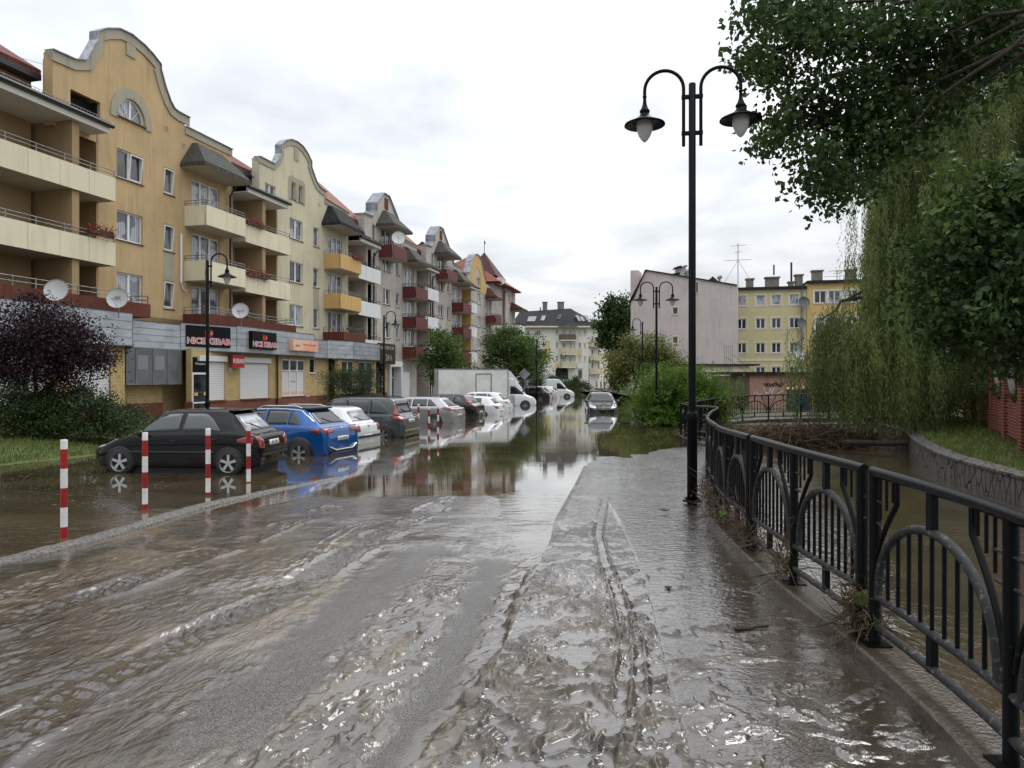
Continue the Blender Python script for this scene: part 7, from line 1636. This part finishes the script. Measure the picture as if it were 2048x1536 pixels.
P=np.concatenate([np.array(c)+RNG.normal(size=(n,3))*r for c,r,n in LP]);leaves('crown',P,np.full(len(P),.085),M['lf_dark'],root,droop=.6,aspect=.78)
Q=[]
for px,py in ((1893,330),(1905,345),(1875,420),(1866,450),(1900,470),(1880,600),(1895,650),(1935,560),(1960,620),(2000,520),(1985,400),(1950,480)):
    h=Vector(at(px,py,7.7));Q.append(np.array(h)+RNG.normal(size=(26,3))*.11)
leaves('pale_leaves',np.concatenate(Q),np.full(26*12,.08),M['lf_mid'],root,droop=.5,aspect=.78)
crown_tree('bush','dark undergrowth at the foot of the brick fence behind the willow','bush',(16.2,27.,.3),[(16.2,27,1.2,1.8,1.2,1.2),(17.,25.5,2.4,1.2,1.2,1.4)],6000,.12,'lf_dark',.04,clump=.3,nclump=60)
crown_tree('bush','dark shrubbery behind the iron bars of the brick fence','bush',(18.,22.,.3),[(16.6,21,2.,1.5,3.,1.7),(19,25,2.5,1.5,3,2.2)],7000,.13,'lf_dark',.04,clump=.35,nclump=70)
# backdrop greenery beyond the bridge on the right bank
crown_tree('broadleaf_tree','dark tree filling the gap behind the willow and brick fence','tree',(20,33,.2),[(18,33,3.0,2.5,2,2.5),(21,33,5,3,2,4),(24,32,6,3,2,5)],12000,.22,'lf_dark',.2,clump=.5,nclump=110)
# ---------- debris, log, twigs caught on the railing
def reeds(name,label,cat,cx,cy,cz,rx,ry,rz,n,L,mt='straw',r=.008,flat=.5,root=None):
    V=[];b=np.column_stack([RNG.normal(cx,rx,n),RNG.normal(cy,ry,n),cz+np.abs(RNG.normal(0,rz,n))]);a=RNG.normal(size=(n,3));a[:,2]*=flat;a/=np.linalg.norm(a,axis=1)[:,None];l=(L*(.4+RNG.random(n)))[:,None]
    w=np.cross(a,RNG.normal(size=(n,3)));w/=np.linalg.norm(w,axis=1)[:,None];w*=r;m=b+a*l*.5+RNG.normal(0,.04,(n,3))*L
    V=np.stack([b-w,b+w,m+w,m-w,b+a*l+w*.4,b+a*l-w*.4],1).reshape(-1,3);i=np.arange(n)[:,None]*6
    o=npmesh(name,V,np.concatenate([i+np.array([[0,1,2,3]]),i+np.array([[3,2,4,5]])],0),[M[mt]],root,smooth=False)
    if label: tag(o,label,cat)
    return o
x,y=G(1600,884,-.1);tag(reeds('reed_debris',None,None,x,y-.1,-.15,1.15,.55,.22,5200,.55,r=.010),'tangled brown reeds and branches dammed across the river',None,None,'stuff')
b=MB();p=G(1688,893,-.1);q=G(1818,896,-.1);b.smooth=True;branch(b,(p[0],p[1],.02),(q[0],q[1],.06),.11,.09,.03);b.tube([(q[0],q[1],-.3),(q[0],q[1],.36)],.09,8);tag(b.build('fallen_log',M['bark'],None),'dark log lying across the river against the stone wall','log')
for t,n,lb in ((4.72,170,'large clump of wet reeds and leaves snagged at the gap in the railing'),(6.0,90,'thin wisps of grass hanging on the second railing panel middle post'),(7.2,150,'reeds and green leaf snagged on the railing post near the lamp'),(8.3,170,'long mass of dead reeds caught along the foot of the curved railing'),(9.8,140,'reeds heaped against the railing behind the lamp post')):
    xx=float(FX(t));z=float(FZ(t));root=emp('snagged_reeds',lb,'debris',(xx,t,z));r_=.07 if t<8 else .16
    reeds('reed_strands',None,None,xx-.02,t,z+.02,.05,r_*(1 if t<7 else 3),.16,n*2,.26,r=.0035,flat=1.3,root=root)
    leaves('leaf',np.array([[xx-.05,t-.03,z+.2]]),np.array([.12]),M['lf_feather'],root,aspect=.8);leaves('leaf',np.array([[xx-.04,t+.05,z+.12]]),np.array([.08]),M['lf_feather'],root,aspect=.8)
b=MB();p=G(1470,1262,.25);b.smooth=True;branch(b,(p[0]-.0,p[1],.262),(p[0]+.26,p[1]+.06,.268),.014,.009,.05);tag(b.build('stick',M['bark'],None),'short dark stick lying on the muddy pavement near the railing','stick')
for px,py,lb in ((1327,1022,'small clump of wet leaves on the pavement left of the lamp foot'),(1338,1180,'tiny dark twig clump on the pavement joint')):
    p=G(px,py,.25);b=MB()
    for _ in range(9): a=random.uniform(0,6.28);r=.08 if py<1100 else .04;b.tube([(p[0],p[1],.255),(p[0]+math.cos(a)*r,p[1]+math.sin(a)*r,.27)],.006,4)
    tag(b.build('leaf_litter',M['bark'],None),lb,'debris')
# grass tufts on the left parking shore : dark floating debris
M['litter']=noisy('wet_leaf_litter',c255(84,66,44),c255(48,38,28),4,.5)
k=900;xs=RNG.uniform(-13.5,-6.4,k);ysd=RNG.uniform(11,17.5,k);a=RNG.random(k)*6.28;s=.012+.028*RNG.random(k)
V=np.stack([np.column_stack([xs+s*np.cos(a+q),ysd+s*np.sin(a+q)*1.2,np.full(k,.004)+.008*RNG.random(k)]) for q in (0,1.7,3.1,4.6)],1).reshape(-1,3)
tag(npmesh('floating_debris',V,np.arange(k)[:,None]*4+np.array([[0,1,2,3]]),[M['litter']],smooth=False),'bits of floating leaves and straw on the flooded lot',None,None,'stuff')
# road sign seen from behind, diamond
x,y,z=at(1049,748,62);r_=emp('road_sign','diamond shaped road sign seen from behind in front of the trees','road sign',(x,y,-.1));b=MB();b.tube([(x,y,-.2),(x,y,z+.4)],.035,8);b.build('post',M['rail'],r_)
b=MB();b.prism([(x-.52,z),(x,z-.52),(x+.52,z),(x,z+.52)],y-.05,y-.035);b.build('sign_plate',M['zinc'],r_)
# ---------- people far down the street
M['skin']=mat('skin',c255(190,140,115),.6);M['jkt1']=mat('dark_jacket',(.02,.022,.03),.8);M['jkt2']=mat('pale_jacket',(.4,.4,.4),.8);M['trs']=mat('dark_trousers',(.02,.02,.025),.8);M['hair']=mat('brown_hair',(.03,.02,.015),.8)
def person(label,x,y,rz,jk,z=-.05,H=1.74,phase=0.):
    J={'pel':(0,0,.95),'sp':(0,.01,1.2),'ch':(0,0,1.40),'nk':(0,0,1.50),'hd':(0,-.02,1.63),'ht':(0,0,1.74),
       'ls':(.18,0,1.43),'le':(.24,.03,1.15),'lw':(.25,-.06,.90),'lh':(.25,-.10,.80),'rs':(-.18,0,1.43),'re':(-.25,.02,1.15),'rw':(-.24,-.10,.92),'rh':(-.24,-.14,.83),
       'lp':(.10,0,.90),'lk':(.11,-.05-phase,.50),'la':(.11,.03-phase*.5,.09),'lf':(.12,-.14-phase*.5,.04),'rp':(-.10,0,.90),'rk':(-.11,-.01+phase*.5,.50),'ra':(-.11,.06+phase,.09),'rf':(-.12,-.11+phase,.04)}
    R={'pel':.14,'sp':.13,'ch':.15,'nk':.06,'hd':.10,'ht':.07,'ls':.075,'le':.05,'lw':.035,'lh':.04,'rs':.075,'re':.05,'rw':.035,'rh':.04,'lp':.09,'lk':.06,'la':.045,'lf':.045,'rp':.09,'rk':.06,'ra':.045,'rf':.045}
    E=[('pel','sp'),('sp','ch'),('ch','nk'),('nk','hd'),('hd','ht'),('ch','ls'),('ls','le'),('le','lw'),('lw','lh'),('ch','rs'),('rs','re'),('re','rw'),('rw','rh'),('pel','lp'),('lp','lk'),('lk','la'),('la','lf'),('pel','rp'),('rp','rk'),('rk','ra'),('ra','rf')]
    k=list(J);me=bpy.data.meshes.new('b');me.from_pydata([J[q] for q in k],[(k.index(a),k.index(c)) for a,c in E],[])
    o=bpy.data.objects.new('t',me);COL.objects.link(o);s=o.modifiers.new('s','SKIN')
    for i,q in enumerate(k): me.skin_vertices[0].data[i].radius=(R[q],R[q]*.85);me.skin_vertices[0].data[i].use_root=(i==0)
    o.modifiers.new('d','SUBSURF').levels=1
    m2=bpy.data.meshes.new_from_object(o.evaluated_get(bpy.context.evaluated_depsgraph_get()));bpy.data.objects.remove(o)
    for q in ('skin',jk,'trs','hair'): m2.materials.append(M[q])
    for p in m2.polygons:
        c=p.center;p.use_smooth=True;p.material_index=3 if c.z>1.66 else 0 if c.z>1.47 or (abs(c.x)>.19 and c.z<.92) else 1 if c.z>.92 else 2
    b=bpy.data.objects.new('person',m2);COL.objects.link(b);b.location=(x,y,z);b.rotation_euler=(0,0,rz);b.scale=(H/1.74,)*3;tag(b,label,'person');return b
for lb,px,Y,jk,rz_,ph in [('distant person in a pale jacket standing at the end of the street, leftmost',1193,126,'jkt2',.3,0),('distant person in dark clothes beside the pale jacketed one',1202,124,'jkt1',1.2,.12),('distant person in dark clothes walking, third from the left',1209,130,'jkt2',-.6,.15),('rightmost distant person in dark clothes near the far bushes',1221,132,'jkt1',2.5,.1)]:
    person(lb,(px-CX)/F*Y,Y,rz_,jk,0.,1.75,ph)
# far ground islands so distant things stand on dry street
tag(npmesh('far_street',[(3,112,.02),(45,112,.02),(60,320,.05),(12,320,.05)],[[0,1,2,3]],[noisy('wet_asphalt',c255(112,108,100),c255(84,80,74),.6,.25)],smooth=False),kind='structure')
tag(npmesh('far_lawn',[(-14,86,.03),(3,92,.03),(6,148,.06),(-14,148,.06)],[[0,1,2,3]],[M['grassd']],smooth=False),kind='structure')
tag(npmesh('right_bank_ground',[(10.5,36,.15),(60,30,.15),(60,140,.15),(16,140,.15)],[[0,1,2,3]],[M['soil']],smooth=False),kind='structure')
# overhead wire at the upper left
a=Wp(-60,82,30);c_=Wp(112,136,33);b=MB();b.tube([a,tuple((a[i]+c_[i])/2-(.05 if i==2 else 0) for i in range(3)),c_],.008,4);tag(b.build('overhead_wire',M['black'],None),'thin wire running to the ochre gable at the upper left','wire')
# ---------- sky, light, camera
w=bpy.data.worlds.new('World');S.world=w;w.use_nodes=True;nt=w.node_tree;bg=nt.nodes['Background']
SE,SR=math.radians(52),math.radians(38)
class _O: pass
t=NT.__new__(NT);t.t=nt;t.n=nt.nodes;t.l=nt.links;t.b=None
sky=t.node('ShaderNodeTexSky',sky_type='NISHITA');sky.sun_disc=False;sky.sun_elevation=SE;sky.sun_rotation=SR;sky.air_density=1.2;sky.dust_density=3
tc=t.node('ShaderNodeTexCoord');sp=t.node('ShaderNodeSeparateXYZ');t.link(tc.outputs['Generated'],sp.inputs[0])
zc=t.math('MAXIMUM',sp.outputs[2],.02);dv=t.math('ADD',zc,.14)
cb=t.node('ShaderNodeCombineXYZ');t.link(t.math('DIVIDE',sp.outputs[0],dv),cb.inputs[0]);t.link(t.math('DIVIDE',sp.outputs[1],dv),cb.inputs[1])
n1=t.noise(cb.outputs[0],.55,6,.52,.25);n2=t.noise(cb.outputs[0],1.7,7,.55,.3)
f=t.math('ADD',t.math('MULTIPLY',n1,.65),t.math('MULTIPLY',n2,.35))
cl=t.ramp(f,[(.40,(.52,.54,.57)),(.50,(.70,.72,.75)),(.585,(.95,.97,.99)),(.66,(1.35,1.35,1.35))])
# overcast sky: brighter towards the zenith
g=t.math('ADD',t.math('MULTIPLY_ADD',zc,.35,.84),t.mr(zc,.36,.80,0,.45))
# dimming added low in the unseen sky behind the viewer, to darken reflections
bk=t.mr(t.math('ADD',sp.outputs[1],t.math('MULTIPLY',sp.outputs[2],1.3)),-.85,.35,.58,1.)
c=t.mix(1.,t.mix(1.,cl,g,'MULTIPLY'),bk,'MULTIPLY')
q=t.node('ShaderNodeMix',data_type='RGBA',blend_type='MIX');q.inputs[0].default_value=.12
sc=t.node('ShaderNodeVectorMath',operation='SCALE');sc.inputs['Scale'].default_value=.09;t.link(sky.outputs[0],sc.inputs[0])
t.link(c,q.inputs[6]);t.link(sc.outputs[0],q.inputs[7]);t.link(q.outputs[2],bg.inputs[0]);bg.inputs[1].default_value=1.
L=bpy.data.lights.new('sun','SUN');L.energy=.7;L.angle=math.radians(25);L.color=(1,.98,.95);lo=bpy.data.objects.new('sun',L);COL.objects.link(lo)
d=Vector((math.sin(SR)*math.cos(SE),math.cos(SR)*math.cos(SE),math.sin(SE)));lo.rotation_euler=(-d).to_track_quat('-Z','Y').to_euler()
cam=bpy.data.cameras.new('camera');co=bpy.data.objects.new('camera',cam);COL.objects.link(co);S.camera=co
cam.sensor_width=36;cam.lens=36*F/2048;co.location=(0,0,C);co.rotation_euler=(math.radians(90),0,0);cam.shift_y=-(768-CY)/2048.;cam.clip_end=3000;cam.clip_start=.05
vs=S.view_settings;vs.view_transform='Standard';vs.look='None';vs.gamma=1;vs.use_curve_mapping=False;vs.exposure=.62
S.cycles.max_bounces=6;S.cycles.transparent_max_bounces=6;S.cycles.glossy_bounces=3;S.cycles.diffuse_bounces=3
